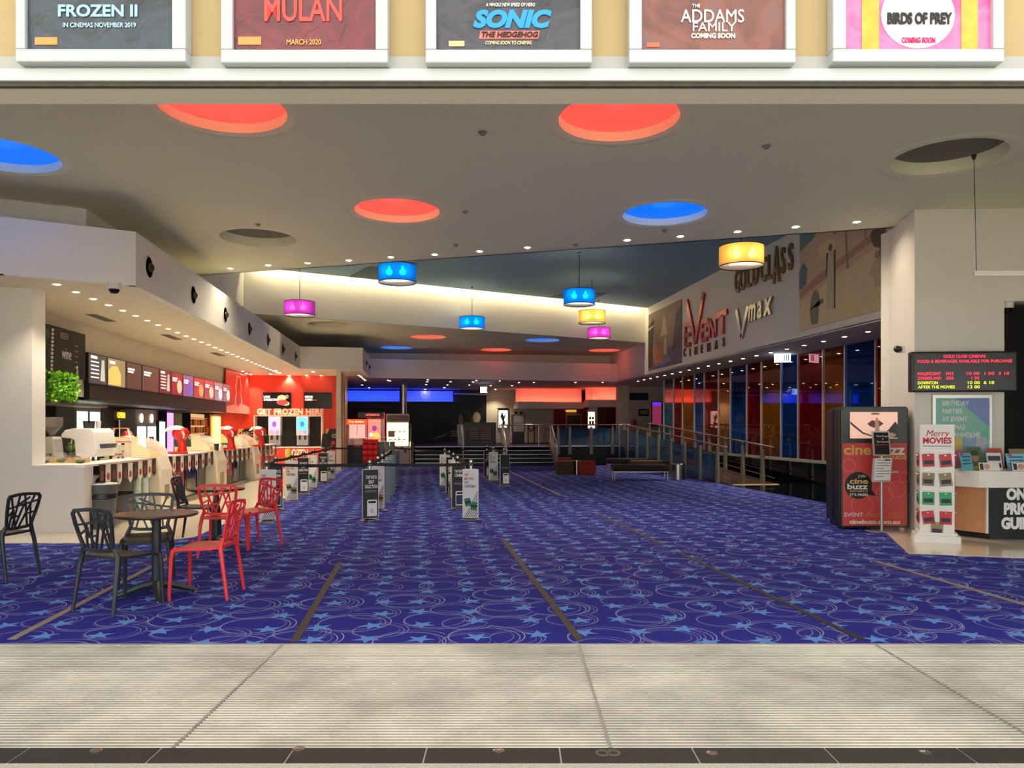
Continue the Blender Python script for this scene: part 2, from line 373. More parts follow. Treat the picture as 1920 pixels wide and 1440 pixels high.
# pillar at the right
PF = [onz(1715, 385, ZC), ]
pa = ond(1715, 500, 11.25); pb = ond(1883, 500, 11.2); pc = ond(1667, 500, 12.5)
struct(MB().prism([(pa.x, pa.y), (pb.x, pb.y), (pb.x+.1, pb.y+1.2), (pc.x, pc.y+.2), (pc.x, pc.y)], 0, ZC).build('wall_pillar', WHITE), 'broad white pillar behind the led session sign')
# upper wall to the right of the pillar over the dark opening
pr0, pr1 = ond(1880, 500, 10.8), ond(2300, 500, 10.2)
struct(MB().wallz(pb.xy, (13.5, pb.y-1.0), 3.35, ZC, .3).build('wall_bulkhead', WHITE))
struct(MB().wallz((pb.x-.1, pb.y+1.0), (13.5, pb.y+.6), 0, 3.4, .1).build('wall_curtain', BLACK), 'black wall to the right of the white pillar')
struct(MB().wallz((pc.x, pc.y+.1), (13.5, 12.6), 0, ZC, .1).build('wall_partition', WHITE))
# left column and counter back wall
ca = ond(85, 700, 11.25); cb = ond(60, 700, 11.0)
struct(MB().prism([(-8.2, cb.y-.35), (cb.x, cb.y), (ca.x, ca.y), (ca.x-.17, ca.y+.25), (-8.2, ca.y+.25)], 0, ZS).build('wall_column', WHITE), 'broad white column at the end of snack counter')
XB = -6.4
struct(MB().box(XB-.15, XB, 11.9, 30, 2.05, ZS).build('wall_menu', CREAM), 'cream wall above the menu screens')
struct(MB().box(-8.1, -7.9, 11.9, 30, 0, 2.6).build('wall_servery', mat('dark servery wall', rgb(26, 28, 26), .4)))
struct(MB().box(-8.0, XB, 11.9, 30, 2.05, 2.1).build('ceiling_servery', mat('dark servery ceiling', rgb(60, 46, 40), .5)))
# red end wall of the snack bar
REDW = mat('red wall paint', rgb(226, 66, 46), .5, noise=.06, nscale=1.2)
YR = 30.0
struct(MB().box(-7.9, -3.1, YR, YR+.15, 0, ZS).build('wall_red', REDW), 'red end wall of the snack bar reading GET FROZEN HERE')
struct(MB().box(-2.82, -2.66, YR-2.6, YR-2.45, 0, ZS).build('trim_5', CREAM), 'pale square post beside the red wall')
# platform, stairs, ramp
PZ = .75; YS = 30.2
PLAT = mat('platform carpet', rgb(64, 44, 84), .95, noise=.25, nscale=30)
RISER = mat('dark riser', rgb(20, 18, 22), .5)
pf = MB(); pf.box(-1.5, 13.4, YS+1.12, 46, 0, PZ); pf.box(5.5, 8.2, YS+.55, YS+1.12, 0, PZ); pf.box(8.2, 9.55, YS+.6, YS+1.12, 0, PZ); pf.box(9.55, 13.4, YS+.6, YS+1.12, 0, PZ)
struct(pf.build('floor_platform', PLAT), 'raised platform carpet at the back of the hall')
struct(MB().box(5.5, 8.2, YS+.50, YS+.55, 0, PZ-.01).build('trim_6', RISER), 'dark front of the raised platform')
st = bpy.data.objects.new('trim_stairs', None); COL.objects.link(st); struct(st, 'dark stairs with pale nosings up to the platform'); st.location = (0, 0, 0)
for k in range(5):
    z1 = .15*(k+1); y0 = YS+.28*k
    MB().box(-.1, 5.4, y0, YS+1.4 if k < 4 else YS+1.3, .15*k, z1).build('step', RISER, st)
    MB().box(-.1, 5.4, y0-.012, y0+.05, z1-.02, z1+.006).build('nosing', ALU, st)
for s, x in ((0, -.22), (1, 5.45)): MB().extx([(YS-.1, 0), (YS+1.3, 0), (YS+1.3, .95), (YS+1.1, .95), (YS-.1, .2)], x-.06, x+.06).build('stringer', mat('grey stringer', rgb(120, 112, 104), .5), st)
rp = MB(); rp.add([(8.2, 19.4, .004), (9.55, 19.4, .004), (9.55, YS+.6, PZ), (8.2, YS+.6, PZ), (8.2, YS+.6, 0), (9.55, YS+.6, 0)], [(0, 1, 2, 3), (0, 3, 4), (1, 5, 2), (0, 4, 5, 1), (3, 2, 5, 4)])
struct(rp.build('floor_ramp', mat('ramp brown vinyl', rgb(62, 44, 34), .2)), 'long ramp up to platform beside the coloured glass')
struct(MB().box(8.25, 9.5, 19.34, 19.46, .0, .02).build('trim_7', mat('pale nosing', rgb(226, 214, 170), .4)), 'pale ribbed strip at the foot of the ramp')
# coloured glass wall
gw = bpy.data.objects.new('window_1', None); COL.objects.link(gw); struct(gw, 'wall of tall dark coloured glass panes above a black plinth')
GC = {'t': mat('teal pane', rgb(44, 104, 134), .03, .75), 'r': mat('red pane', rgb(112, 14, 20), .03, .75), 'a': mat('amber pane', rgb(140, 80, 22), .03, .75), 'b': mat('blue pane', rgb(20, 60, 134), .03, .75)}
ed = [1245, 1263.4, 1280, 1302.4, 1320.8, 1347.4, 1370, 1400.7, 1427.8, 1465, 1497, 1543.8, 1585, 1642.6, 1705]
ys = [onx(p, 700, XG).y for p in ed]
GB, GT = .68, ZS-.01
for i in range(len(ed)-1):
    c = 'trabrabrabrabr'[i] if i else 't'
    MB().box(XG, XG+.03, ys[i+1]+.02, ys[i]-.02, GB, GT).build('pane', GC[c], gw)
for y in ys: MB().box(XG-.03, XG+.05, y-.022, y+.022, GB-.05, GT).build('mullion', ALU, gw)
MB().box(XG-.05, XG+.05, ys[-1], ys[0], GB-.08, GB).build('sill', ALU, gw)
struct(MB().box(XG, XG+.1, 12.3, ys[0], 0, GB-.08).build('baseboard_glass', GLOSSB), 'glossy black plinth below the coloured glass')
struct(MB().box(XG+.05, XG+.15, 12.3, YS+.5, 0, ZS).build('wall_glass_backing', BLACK))
# ---------------------------------------------------------------- lounge at the back
YB = 40.0
def bpx(p, Y=YB): return ony(p, 800, Y).x
struct(MB().box(-8.2, bpx(912), YB, YB+.1, 0, ZS).build('wall_mural', mat('black mural print', rgb(14, 16, 16), .5, noise=.5, nscale=.8)), 'black mural wall at the back of the lounge')
struct(MB().box(bpx(912), bpx(1038), YB, YB+.1, 0, ZS).build('wall_lounge', CREAM), 'cream wall beside the black mural')
struct(MB().box(bpx(1036, 43), bpx(1180, 43), 43, 43.1, 0, ZS).build('wall_lobby', mat('deep red wall', rgb(150, 30, 24), .6)), 'dark red wall of the far cinema lobby')
struct(MB().box(bpx(1160, 35), bpx(1180, 35), 35.0, 35.5, 0, ZS).build('wall_post', CREAM), 'cream post left of the toilets sign')
struct(MB().box(bpx(1178, 36), 13, 36, 36.1, 0, ZS).build('wall_toilets', CREAM), 'cream wall with toilets sign and red poster')
# red lit bulkhead: stepped shelf with a LED strip on top
e0, e1, e2, e3 = bpx(972, 38), bpx(1030, 38), bpx(1104, 37.4), bpx(1012, 38)
bh = MB(); bh.box(e0, bpx(1020, 38), 38, 40, 2.5, 2.83); bh.box(bpx(1020, 38), e2, 38.5, 41, 2.5, 2.83)
struct(bh.build('trim_8', FASC), 'cream dropped bulkhead under red cove light')
struct(MB().box(e0, e2, 39.1, 39.2, 2.83, ZS).build('trim_9', WHITE), 'upstand lit red by the cove')
struct(MB().box(bpx(1103, 37), bpx(1162, 37), 36.9, 38, 2.55, 2.9).build('trim_10', FASC), 'second cream bulkhead under red cove light')
struct(MB().box(bpx(1103, 37), bpx(1162, 37), 37.6, 37.7, 2.9, ZS).build('trim_11', WHITE))
struct(MB().box(bpx(1106, 38), bpx(1116, 38), 37.5, 38.2, 0, ZS).build('wall_post_2', CREAM))
struct(MB().box(bpx(1119, 40), bpx(1138, 40), 40, 40.6, 0, ZS).build('wall_post_3', mat('brown post paint', rgb(86, 66, 60), .6)), 'brown post in the far cinema lobby')
# blue lit niche above the mural: shelf with LED strip
for k, (p0, p1) in enumerate(((640, 749), (763, 850))):
    x0, x1 = bpx(p0, YB-.4), bpx(p1, YB-.4)
    struct(MB().box(x0, x1, YB-.08, YB-.02, 2.86, 3.42).build('trim_%d' % (12+2*k), WHITE), 'pale panel washed blue above the mural, %s of the steel column' % ('left' if k == 0 else 'right'))
    struct(MB().box(x0, x1, YB-.5, YB-.02, 2.8, 2.86).build('trim_%d' % (13+2*k), BLACK))
def area(loc, rot, sx, sy, w, col):
    l = bpy.data.lights.new('cove_strip', 'AREA'); l.shape = 'RECTANGLE'; l.size = sx; l.size_y = sy; l.energy = w; l.color = col
    o = bpy.data.objects.new('cove_strip', l); COL.objects.link(o); o.location = loc; o.rotation_euler = rot; return o
xa, xb = bpx(640, 39.6), bpx(749, 39.6); area(((xa+xb)/2, 39.62, 2.9), (R(150), 0, 0), xb-xa, .06, 7, (.0, .035, 1))
xa, xb = bpx(763, 39.6), bpx(850, 39.6); area(((xa+xb)/2, 39.62, 2.9), (R(150), 0, 0), xb-xa, .06, 6, (.0, .035, 1))
area(((e0+e2)/2, 38.85, 2.86), (R(150), 0, 0), e2-e0, .06, 5.5, (1, .1, .06))
xa, xb = bpx(1103, 37), bpx(1162, 37); area(((xa+xb)/2, 37.3, 2.93), (R(150), 0, 0), xb-xa, .06, 3, (1, .1, .06))
# steel column
sc_ = ony(756, 800, 35.5)
struct(MB().lathe([(.17, 0), (.17, ZS-PZ)], 24, (sc_.x, sc_.y, PZ)).build('wall_column_steel', CHROME, smooth=True), 'round steel column in the back lounge')
# ================================================================ ENTRANCE FRONT (faces the camera square on)
def fr(o): o.rotation_euler = (0, 0, -TH); return o
YD = 3.6
struct(fr(MB().box(-12, 14, YD, YD+.2, 3.236, 6.6).build('wall_front', YEL)), 'yellow rendered wall above the entrance')
struct(fr(MB().box(-12, -6.8, YD, YD+.2, 0, 3.36).build('wall_front_left', YEL))); struct(fr(MB().box(10.2, 14, YD, YD+.2, 0, 3.36).build('wall_front_right', YEL)))
struct(fr(MB().box(-6.8, 10.2, YD+.012, YD+.195, 3.1, 3.235).build('trim_20', mat('beam grey paint', rgb(206, 200, 186), .6))), 'grey underside beam of the entrance')
rl = MB(); rl.box(-6.8, 10.2, YD-.03, YD+.01, 3.115, 3.17)
struct(fr(rl.build('trim_21', mat('white rail', rgb(180, 184, 184), .35))), 'white metal rail above the entrance')
struct(fr(MB().box(-6.8, 10.2, YD-.012, YD+.01, 3.17, 3.235).build('trim_22', mat('flashing white', rgb(160, 160, 154), .5))), 'white flashing between the rail and the posters')
struct(fr(MB().box(-6.8, 10.2, YD-.015, YD+.011, 3.095, 3.115).build('trim_23', mat('gap shade', rgb(62, 62, 52), .8, noise=.5, nscale=20))), 'dark strip painted as the shaded gap under the white rail')  # solid strip; the gap's shade is put into its dark colour
# paving outside
PAVE = speckle('concrete paving', lin(190, 184, 168), lin(160, 154, 138), 120, .8)
struct(fr(MB().box(-45, 45, -60, 3.445, -.05, -.001).build('floor_paving', PAVE)), 'pale concrete paving outside the entrance')
gs = bpy.data.objects.new('floor_threshold', None); COL.objects.link(gs); struct(gs, 'dark granite threshold tiles with steel studs'); fr(gs)
GRAN = speckle('dark granite', lin(26, 25, 22), lin(58, 55, 50), 220, .6)
struct(fr(MB().box(-12, 12, 3.445, 3.615, -.05, -.003).build('floor_threshold_bed', mat('grout', rgb(170, 164, 150), .9))))
gme = MB().box(-.307, .307, 3.45, 3.61, -.03, 0).mesh('tile', GRAN)
for k in range(-7, 8): inst('tile', gme, gs, (.232+.622*k-.622/2-.01, 0, 0))
sme = MB().lathe([(.0, .004), (.02, .004), (.028, .001), (.028, 0)], 16).mesh('stud', CHROME, True)
for px, py in ((935, 1407), (1335, 1411), (560, 1404), (1735, 1410), (180, 1407)):
    d = F*EYE/(py-HY); inst('stud', sme, gs, ((px-HX)/F*d, d, 0))
ring = MB().lathe([(.022, .003), (.034, .003), (.034, 0), (.022, 0)], 20, closed=True).mesh('ring', mat('old brass ring', rgb(120, 112, 96), .5, .6))
for px, py in ((1130, 1412), (1150, 1412)):
    d = F*EYE/(py-HY); inst('ring', ring, gs, ((px-HX)/F*d, d, 0))
struct(fr(MB().box(-14, 14, 3.4, 5.6, -.3, -.06).build('floor_slab', mat('slab grey', rgb(60, 56, 50), .9))))
struct(fr(MB().box(-8, 8, 5.337, 5.353, -.06, .002).build('trim_24', ALU)), 'thin metal edge between the grating and the carpet')
struct(fr(MB().box(-14, -3.64, 3.615, 5.337, -.06, -.002).build('floor_paving_left', PAVE))); struct(fr(MB().box(4.61, 14, 3.615, 5.337, -.06, -.002).build('floor_paving_right', PAVE)))
# metal entrance grating, four panels of bars
g = NG('grating bar'); tc = g.n('ShaderNodeTexCoord', 'Object'); geo = g.n('ShaderNodeNewGeometry', 'Position')
st1 = g.n('ShaderNodeTexNoise', 'Fac', [('Vector', geo), ('Scale', 1.1), ('Detail', 5.), ('Roughness', .6)])
f1 = g.n('ShaderNodeMapRange', 0, [(0, st1), (1, .38), (2, .72)])
st2 = g.n('ShaderNodeTexNoise', 'Fac', [('Vector', geo), ('Scale', 14.), ('Detail', 4.)])
col = g.mix(f1, lin(204, 195, 177), lin(140, 131, 116)); col = g.mix(g.ma('MULTIPLY', st2, .3), col, lin(150, 138, 120))
g.t.links.new(col, g.b.inputs['Base Color']); g.b.inputs['Roughness'].default_value = .45; g.b.inputs['Metallic'].default_value = .25
TRAY = mat('grating tray', rgb(24, 20, 17), .9)
GX = [-3.64, -1.59, .465, 2.525, 4.6]; NB = 50
pitch = 1.735/NB
for k in range(4):
    t = thing('floor_grating', 'ribbed metal entrance grating panel, %s from the left' % ORD[k], 'grating', (0, 0, 0), -TH, 'ribbed metal grating panels across the entrance')
    x0, x1 = GX[k]+.006, GX[k+1]-.006
    MB().box(x0, x1, 3.615, 5.35, -.06, -.045).build('tray', TRAY, t)
    bm_ = MB().extx([(0, -.03), (.015, -.03), (.017, -.005), (.0145, 0), (.0025, 0), (0, -.005)], x0, x1).mesh('bar', g.m)
    for j in range(NB): inst('bar', bm_, t, (0, 3.618+pitch*j, 0))
    MB().box(x1-.004, x1+.010, 3.615, 5.35, -.022, .0015).build('joint', ALU, t)
# ================================================================ CEILING FITTINGS
def xf(mb, fn): mb.v = [tuple(fn(Vector(v))) for v in mb.v]; return mb
def fwd(mb): return xf(mb, lambda v: Vector((v.x, -v.z, v.y)))       # lathe axis z -> front (-y)
DC = {'red': glow('red dish glow', rgb(255, 76, 64), .66), 'blue': glow('blue dish glow', rgb(0, 100, 255), .6), 'grey': mat('unlit dish', rgb(120, 116, 100), .8)}
RIM = CEIL
DL = ['red lit round recess in the ceiling at upper left, cut by the entrance beam', 'red lit round recess in the ceiling right of centre, cut by the entrance beam', 'small looking red lit round recess in the middle of front ceiling',
      'blue lit round recess at right of the front ceiling', 'blue lit round recess at the left edge of the photo', 'unlit grey round recess in the ceiling above the white pillar', 'unlit grey round recess in ceiling above the air nozzles',
      'red lit recess in the back ceiling beneath the purple and blue lamps', 'blue lit recess in the back ceiling at the far left', 'red lit recess in the back ceiling left of the blue one', 'blue lit recess in the back ceiling right of centre', 'red lit recess at the far right of the back ceiling', 'unlit recess in the back ceiling near the counter fascia']
for (p, c), lb in zip(DP, DL):
    t = thing('ceiling_dish_light', lb, 'ceiling light', (p.x, p.y, ZC), 0, 'round recesses in the ceiling')
    MB().lathe([(.84, -.001), (.80, -.012), (.74, -.014), (.66, -.006), (.625, .02), (.615, .10)], 40).v
    m = MB(); m.lathe([(.80, .004), (.78, -.002), (.74, -.010), (.69, -.010), (.645, .0), (.622, .03), (.612, .14), (.612, .22), (.63, .22), (.64, .05), (.70, .01)], 40, closed=True); m.build('rim', RIM, t, True)
    if c == 'grey': MB().lathe([(0, .20), (.35, .19), (.62, .155)], 40).build('dish', DC[c], t, True)
    else:
        MB().lathe([(0, .16), (.35, .145), (.612, .10)], 40).build('dish', DC[c], t, True)
        lc = (1, .12, .08) if c == 'red' else (.05, .25, 1)
        lamp((0, 0, .05), 3, lc, typ='POINT', rad=.3, parent=t)
TRIM = mat('downlight trim', rgb(225, 220, 208), .4); BULB = glow('warm bulb', rgb(255, 232, 190), 20)
dtrim = MB().lathe([(.042, -.002), (.062, -.008), (.068, 0), (.042, .002)], 18, closed=True).mesh('trim', TRIM, True)
dbulb = MB().lathe([(0, -.012), (.03, -.009), (.042, -.001)], 14).mesh('bulb', BULB, True)
ltr = {}
def downlight(p, w, label, group, size=1.9, sc=1., col=(1, .86, .63)):
    t = thing('recessed_downlight', label, 'downlight', p, 0, group); t.scale = (sc,)*3
    inst('trim', dtrim, t); inst('bulb', dbulb, t)
    if w:
        k = (w, size, col)
        if k not in ltr:
            l = bpy.data.lights.new('lamp_light', 'SPOT'); l.energy = w; l.color = col; l.spot_size = size; l.spot_blend = .7; l.shadow_soft_size = .04; ltr[k] = l
        o = bpy.data.objects.new('lamp_light', ltr[k]); COL.objects.link(o); o.parent = t; o.location = (0, 0, -.03)
    return t
for kk, (px, py) in enumerate(((432, 503), (503, 497), (577, 493), (654, 488), (733, 482), (815, 477), (899, 471), (989, 464), (1176, 450), (1276, 443), (1383, 434), (1492, 425), (1606, 416))):
    downlight(onz(px, py, ZC), P_ROW if kk < 8 else P_ROW*1.5 if kk < 12 else P_ROW*.5, 'downlight %s from the left in the row along the angled ceiling edge' % ORD[kk], 'front ceiling edge downlights', sc=1.15, size=2.7)
for k in range(29):
    downlight((-4.97, 11.37+.6*k, ZS), (P_COUNTER*1.6 if k % 2 == 0 else 0)*(.5 if k < 2 else 1), 'downlight %s from the front in the long row above the snack counter' % ORD[k], 'snack counter downlights', sc=1.05, col=(1, .87, .66))
for px, py in ((507, 701), (517, 694.5), (525, 699), (542, 704), (575, 704), (587, 697), (602, 704), (455, 696), (462, 700), (470, 702), (477, 704)):
    downlight(onz(px, py, ZS), P_COUNTER*1.2 if px in (507, 542, 587, 470) else 0, 'small downlight in the soffit before the red wall', 'red wall downlights', sc=1.2)
for k in range(20):
    downlight((9.25, 14.9+.88*k, ZS), P_RIGHT*2 if k % 2 else 0, 'small downlight %s from the front in the soffit beside the coloured glass' % ORD[k], 'glass wall downlights', sc=1.1)
BK = [(728, 713), (731, 714), (673, 703.5), (676, 705.5), (679, 708), (682, 710.5), (684.5, 713), (679, 721.5), (692, 727), (802, 712), (801, 715.5), (799, 721), (833, 726.5), (845, 715.5), (839, 721.5), (797, 730), (880, 722), (887, 716), (893, 713.5), (920, 723), (937, 714), (929, 730),
      (960, 723), (973, 717), (1001, 717), (1008, 732), (1046, 735), (1079, 717), (1130, 717), (1080, 732), (965, 735), (983, 739), (1160, 727)]
for i, (px, py) in enumerate(BK):
    downlight(onz(px, py, ZS), P_BACK*2 if i % 3 == 0 and not (660 < px < 860 and py > 711) else 0, 'tiny downlight scattered in the low ceiling over the platform', 'lounge downlights', sc=1.1)
# hidden cove lights washing the cream upper wall
pm_ = (L2L+L2R)/2+nv*.15; Lc = (L2R-L2L).length
t = thing('cove_light', 'hidden strip light above the cream upper wall', 'cove light', (pm_.x, pm_.y, 6.13), math.atan2((L2R-L2L).y, (L2R-L2L).x))
MB().box(-Lc/2+.2, Lc/2-.2, -.04, .04, .01, .06).build('housing', ALU, t)
for k in range(12): MB().box(-Lc/2+.3+k*(Lc-.6)/12, -Lc/2+.3+(k+.9)*(Lc-.6)/12, -.03, .03, -.004, .01).build('tube', glow('cove tube', rgb(255, 226, 170), 3), t)
l_ = bpy.data.lights.new('lamp_light', 'AREA'); l_.shape = 'RECTANGLE'; l_.size = Lc-.5; l_.size_y = .06; l_.energy = P_COVE; l_.color = (1, .82, .52)
o = bpy.data.objects.new('lamp_light', l_); COL.objects.link(o); o.parent = t; o.location = (0, 0, -.01)
# pendant drum lamps
PEND = [(1390, 481, 14.2, 'yellow', 'large yellow drum pendant lamp in front of the gold letters'), (745, 514, 16.3, 'blue', 'large blue drum pendant lamp left of centre'), (562, 579, 20.4, 'purple', 'purple drum pendant lamp near the counter fascia'),
        (885, 606, 24.1, 'blue', 'blue drum pendant lamp hanging lowest in the centre'), (1086, 558, 19.4, 'blue', 'blue drum pendant lamp above the yellow and purple ones'), (1110, 595, 22.9, 'yellow', 'yellow drum pendant lamp between blue and purple ones'), (1123, 625, 26.7, 'purple', 'purple drum pendant lamp below the small yellow one')]
PC = {'yellow': (rgb(236, 186, 84), (1, .78, .40)), 'blue': (rgb(4, 116, 226), (.5, .85, 1)), 'purple': (rgb(172, 52, 172), (1, .65, 1))}
def shade(c):
    g = NG('shade '+c); g.b.inputs['Base Color'].default_value = lin(*[v*255 for v in PC[c][0]]); g.b.inputs['Roughness'].default_value = .8
    tr = g.n('ShaderNodeBsdfTranslucent', 0, [('Color', lin(*[v*255 for v in PC[c][0]]))])
    mx = g.n('ShaderNodeMixShader', None); g._in(mx.inputs[0], .7); g.t.links.new(g.b.outputs[0], mx.inputs[1]); g.t.links.new(tr, mx.inputs[2])
    m2 = g.n('ShaderNodeMixShader', None); g._in(m2.inputs[0], .22); tp = g.n('ShaderNodeBsdfTransparent', 0, [('Color', lin(*[v*255 for v in PC[c][0]]))]); g.t.links.new(mx.outputs[0], m2.inputs[1]); g.t.links.new(tp, m2.inputs[2])
    g.t.links.new(m2.outputs[0], g.t.nodes['Material Output'].inputs[0]); return g.m
SH = {c: shade(c) for c in PC}
DIFF = NG('lamp diffuser'); DIFF.b.inputs['Base Color'].default_value = (.9, .88, .84, 1)
tr = DIFF.n('ShaderNodeBsdfTranslucent', 0, [('Color', (.9, .86, .8, 1))]); mx = DIFF.n('ShaderNodeMixShader', None); DIFF._in(mx.inputs[0], .7)
DIFF.t.links.new(DIFF.b.outputs[0], mx.inputs[1]); DIFF.t.links.new(tr, mx.inputs[2]); DIFF.t.links.new(mx.outputs[0], DIFF.t.nodes['Material Output'].inputs[0])
DARKM = mat('dark metal', rgb(40, 38, 36), .4, .5)
for px, py, d, c, lb in PEND:
    p = ond(px, py, d); t = thing('pendant_lamp', lb, 'pendant lamp', p, 0, 'drum pendant lamps'); h = .18
    MB().lathe([(.398, -h), (.40, -h), (.40, h), (.398, h)], 40).v
    s = MB(); s.lathe([(.40, -h), (.40, h)], 40); s.f = s.f[:-2]; so = s.build('shade', SH[c], t, True)
    MB().lathe([(.396, -h-.006), (.404, -h-.006), (.404, -h+.008), (.396, -h+.008)], 40, closed=True).build('lower_ring', DARKM, t, True)
    MB().lathe([(.396, h-.006), (.404, h-.006), (.404, h+.006), (.396, h+.006)], 40, closed=True).build('upper_ring', DARKM, t, True)
    MB().lathe([(0, -h+.012), (.396, -h+.01), (.396, -h+.014), (0, -h+.016)], 40).build('diffuser', DIFF.m, t, True)
    MB().tube([(0, 0, h-.1), (0, 0, ZK-p.z-.02)], .008, 6).build('cord', DARKM, t)
    sp = MB()
    for k in range(3): q = k*2*math.pi/3; sp.tube([(0, 0, h-.02), (.398*math.cos(q), .398*math.sin(q), h-.02)], .005, 5)
    sp.build('spider', DARKM, t)
    MB().lathe([(0, 0), (.03, -.01), (.05, -.05), (.02, -.07)], 12, (0, 0, ZK-p.z)).build('ceiling_cup', ALU, t, True)
    for sx in (-.14, .14):
        MB().lathe([(0, -.07), (.055, -.045), (.075, 0), (.055, .045), (.025, .075), (.02, .13), (0, .13)], 10, (sx*CT-.2*ST, -sx*ST-.2*CT, 0)).build('bulb', glow('lamp bulb', rgb(255, 244, 226), 10), t, True)
        lamp((sx*CT-.2*ST, -sx*ST-.2*CT, .03), 17 if c == 'yellow' else 36, PC[c][1], typ='POINT', rad=.035, parent=t)
# air nozzles in the fascia
VENTB = mat('nozzle black', rgb(22, 21, 20), .5)
def nozzle(p, rz, lb):
    t = thing('air_nozzle', lb, 'air vent', p, rz, 'round air nozzles in the fascia')
    fwd(MB().lathe([(.148, -.01), (.15, .01), (.162, .01), (.168, 0), (.168, -.01)], 24, closed=True)).build('ring', mat('nozzle ring', rgb(196, 190, 180), .4), t, True)
    fwd(MB().lathe([(0, .006), (.152, .006)], 24)).build('bore', VENTB, t, True)
    m = MB().lathe([(.0, .05), (.045, .05), (.05, .04), (.065, .03), (.07, 0)], 20); fwd(m)
    xf(m, lambda v: Matrix.Rotation(R(-28), 3, 'Z')@v+Vector((.03, 0, .0))); m.build('ball', mat('nozzle ball', rgb(60, 54, 46), .4), t, True)
NZ = [(279, 501), (362, 553), (422, 590), (467, 616.5), (502, 637), (530, 654.5), (553.5, 668)]
for i, (px, py) in enumerate(NZ): p = onx(px, py, XF+.004); nozzle(p, R(90), 'black round air nozzle in the counter fascia, %s from the front' % ORD[i])
for i, (px, py) in enumerate(((686, 680.5), (692, 688))): p = onx(px, py, -1.85+.004); nozzle(p, R(90), '%s small air nozzle on the fascia return at the back' % ('nearer' if i == 0 else 'farther'))
# dome cameras, detectors, exit signs
def dome(p, lb):
    t = thing('dome_camera', lb, 'camera', p)
    MB().lathe([(.09, 0), (.09, -.07), (.075, -.085), (0, -.085)], 20).build('housing', WHITE, t, True)
    MB().lathe([(.07, -.086), (.062, -.12), (.035, -.145), (0, -.15)], 20).build('dome', mat('smoked dome', rgb(24, 20, 20), .08), t, True)
dome(onz(214, 531, ZS), 'small dome camera under the fascia by the first counter downlight')
dome((pb.x+.14, pb.y+.12, 3.35), 'small dome camera at the right edge above the black wall')
for px, py, lb in ((905, 247, 'small sprinkler between the two large red recesses'), (1437, 273, 'small sprinkler left of the unlit grey recess'), (872, 396, 'small sprinkler right of the middle red recess'), (484, 420, 'small detector above the unlit grey recess'), (1246, 431, 'small sprinkler just below the blue recess'), (855, 459, 'small sprinkler behind the middle of the light row'), (1079, 458, 'unlit downlight gap fitting in the row of ceiling lights')):
    t = thing('sprinkler', lb, 'sprinkler', onz(px, py, ZC)); MB().lathe([(.05, 0), (.05, -.008), (.02, -.012), (.015, -.03), (.03, -.034), (0, -.036)], 14).build('rosette', mat('sprinkler grey', rgb(150, 142, 126), .4), t, True)
def exit_sign(p, rz, w, h, lb):
    t = thing('exit_sign', lb, 'exit sign', p, rz)
    MB().box(-w/2, w/2, -.02, .02, -h/2, h/2).build('panel', glow('exit panel', rgb(214, 230, 255), 2.2), t)
    MB().box(-w/2, w/2, -.04, .04, h/2, h/2+.06).build('housing', WHITE, t)
    for k in range(3): MB().box(w*.1+k*.05, w*.1+k*.05+.025, -.024, -.021, -h*.35, h*.35).build('symbol', mat('exit blue', rgb(30, 60, 190), .5), t)
    MB().tube([(0, 0, h/2+.06), (0, 0, ZS-p.z)], .01, 6).build('hanger', ALU, t)
p = onx(1467, 671, 9.75); exit_sign(p, R(-30), .42, .24, 'lit blue and white exit sign hanging before the coloured glass')
p = ony(907, 731, 34); exit_sign(p, 0, .3, .26, 'small lit exit sign hanging over the lounge')
# hanging rail at the right edge
t = thing('hanging_sign_rail', 'thin white rail hung on a wire at the right edge', 'sign rail', ond(1826, 513, 9.0), -TH)
MB().box(0, 1.4, -.015, .015, -.03, .03).build('rail', WHITE, t); MB().tube([(.03, 0, .03), (-.0, 0, ZC-t.location.z)], .004, 6).build('wire', DARKM, t)
MB().lathe([(.03, 0), (.025, -.03), (.01, -.06)], 10, (0, 0, ZC-t.location.z)).build('ceiling_cup', DARKM, t)
# soffit air grilles
for px, py, w in ((190, 596, .9), (322, 632, .9), (408, 664, .9)):
    p = onz(px, py, ZS); t = thing('soffit_grille', 'thin slot grille in the soffit above the %s menu screens' % {190: 'first', 322: 'middle', 408: 'last'}[px], 'air vent', p)
    MB().box(-.09, .09, -w/2, w/2, -.008, 0).build('frame', mat('grille grey', rgb(120, 110, 90), .6), t)
    for k in range(3): MB().box(-.07+k*.05, -.05+k*.05, -w/2+.04, w/2-.04, -.012, -.008).build('slat', mat('grille dark', rgb(70, 62, 50), .6), t)
# bullet camera on the pillar side
p = onx(1690, 655, pc.x-.05); t = thing('wall_camera', 'small white wall camera on the pillar side above the kiosk', 'camera', ond(1687, 655, 11.5), R(-60))
MB().box(-.05, .05, -.02, .06, -.05, .05).build('bracket', WHITE, t); fwd(MB().lathe([(.05, .0), (.05, .09), (.035, .11), (0, .12)], 14)).build('lens', SATIN, t, True)
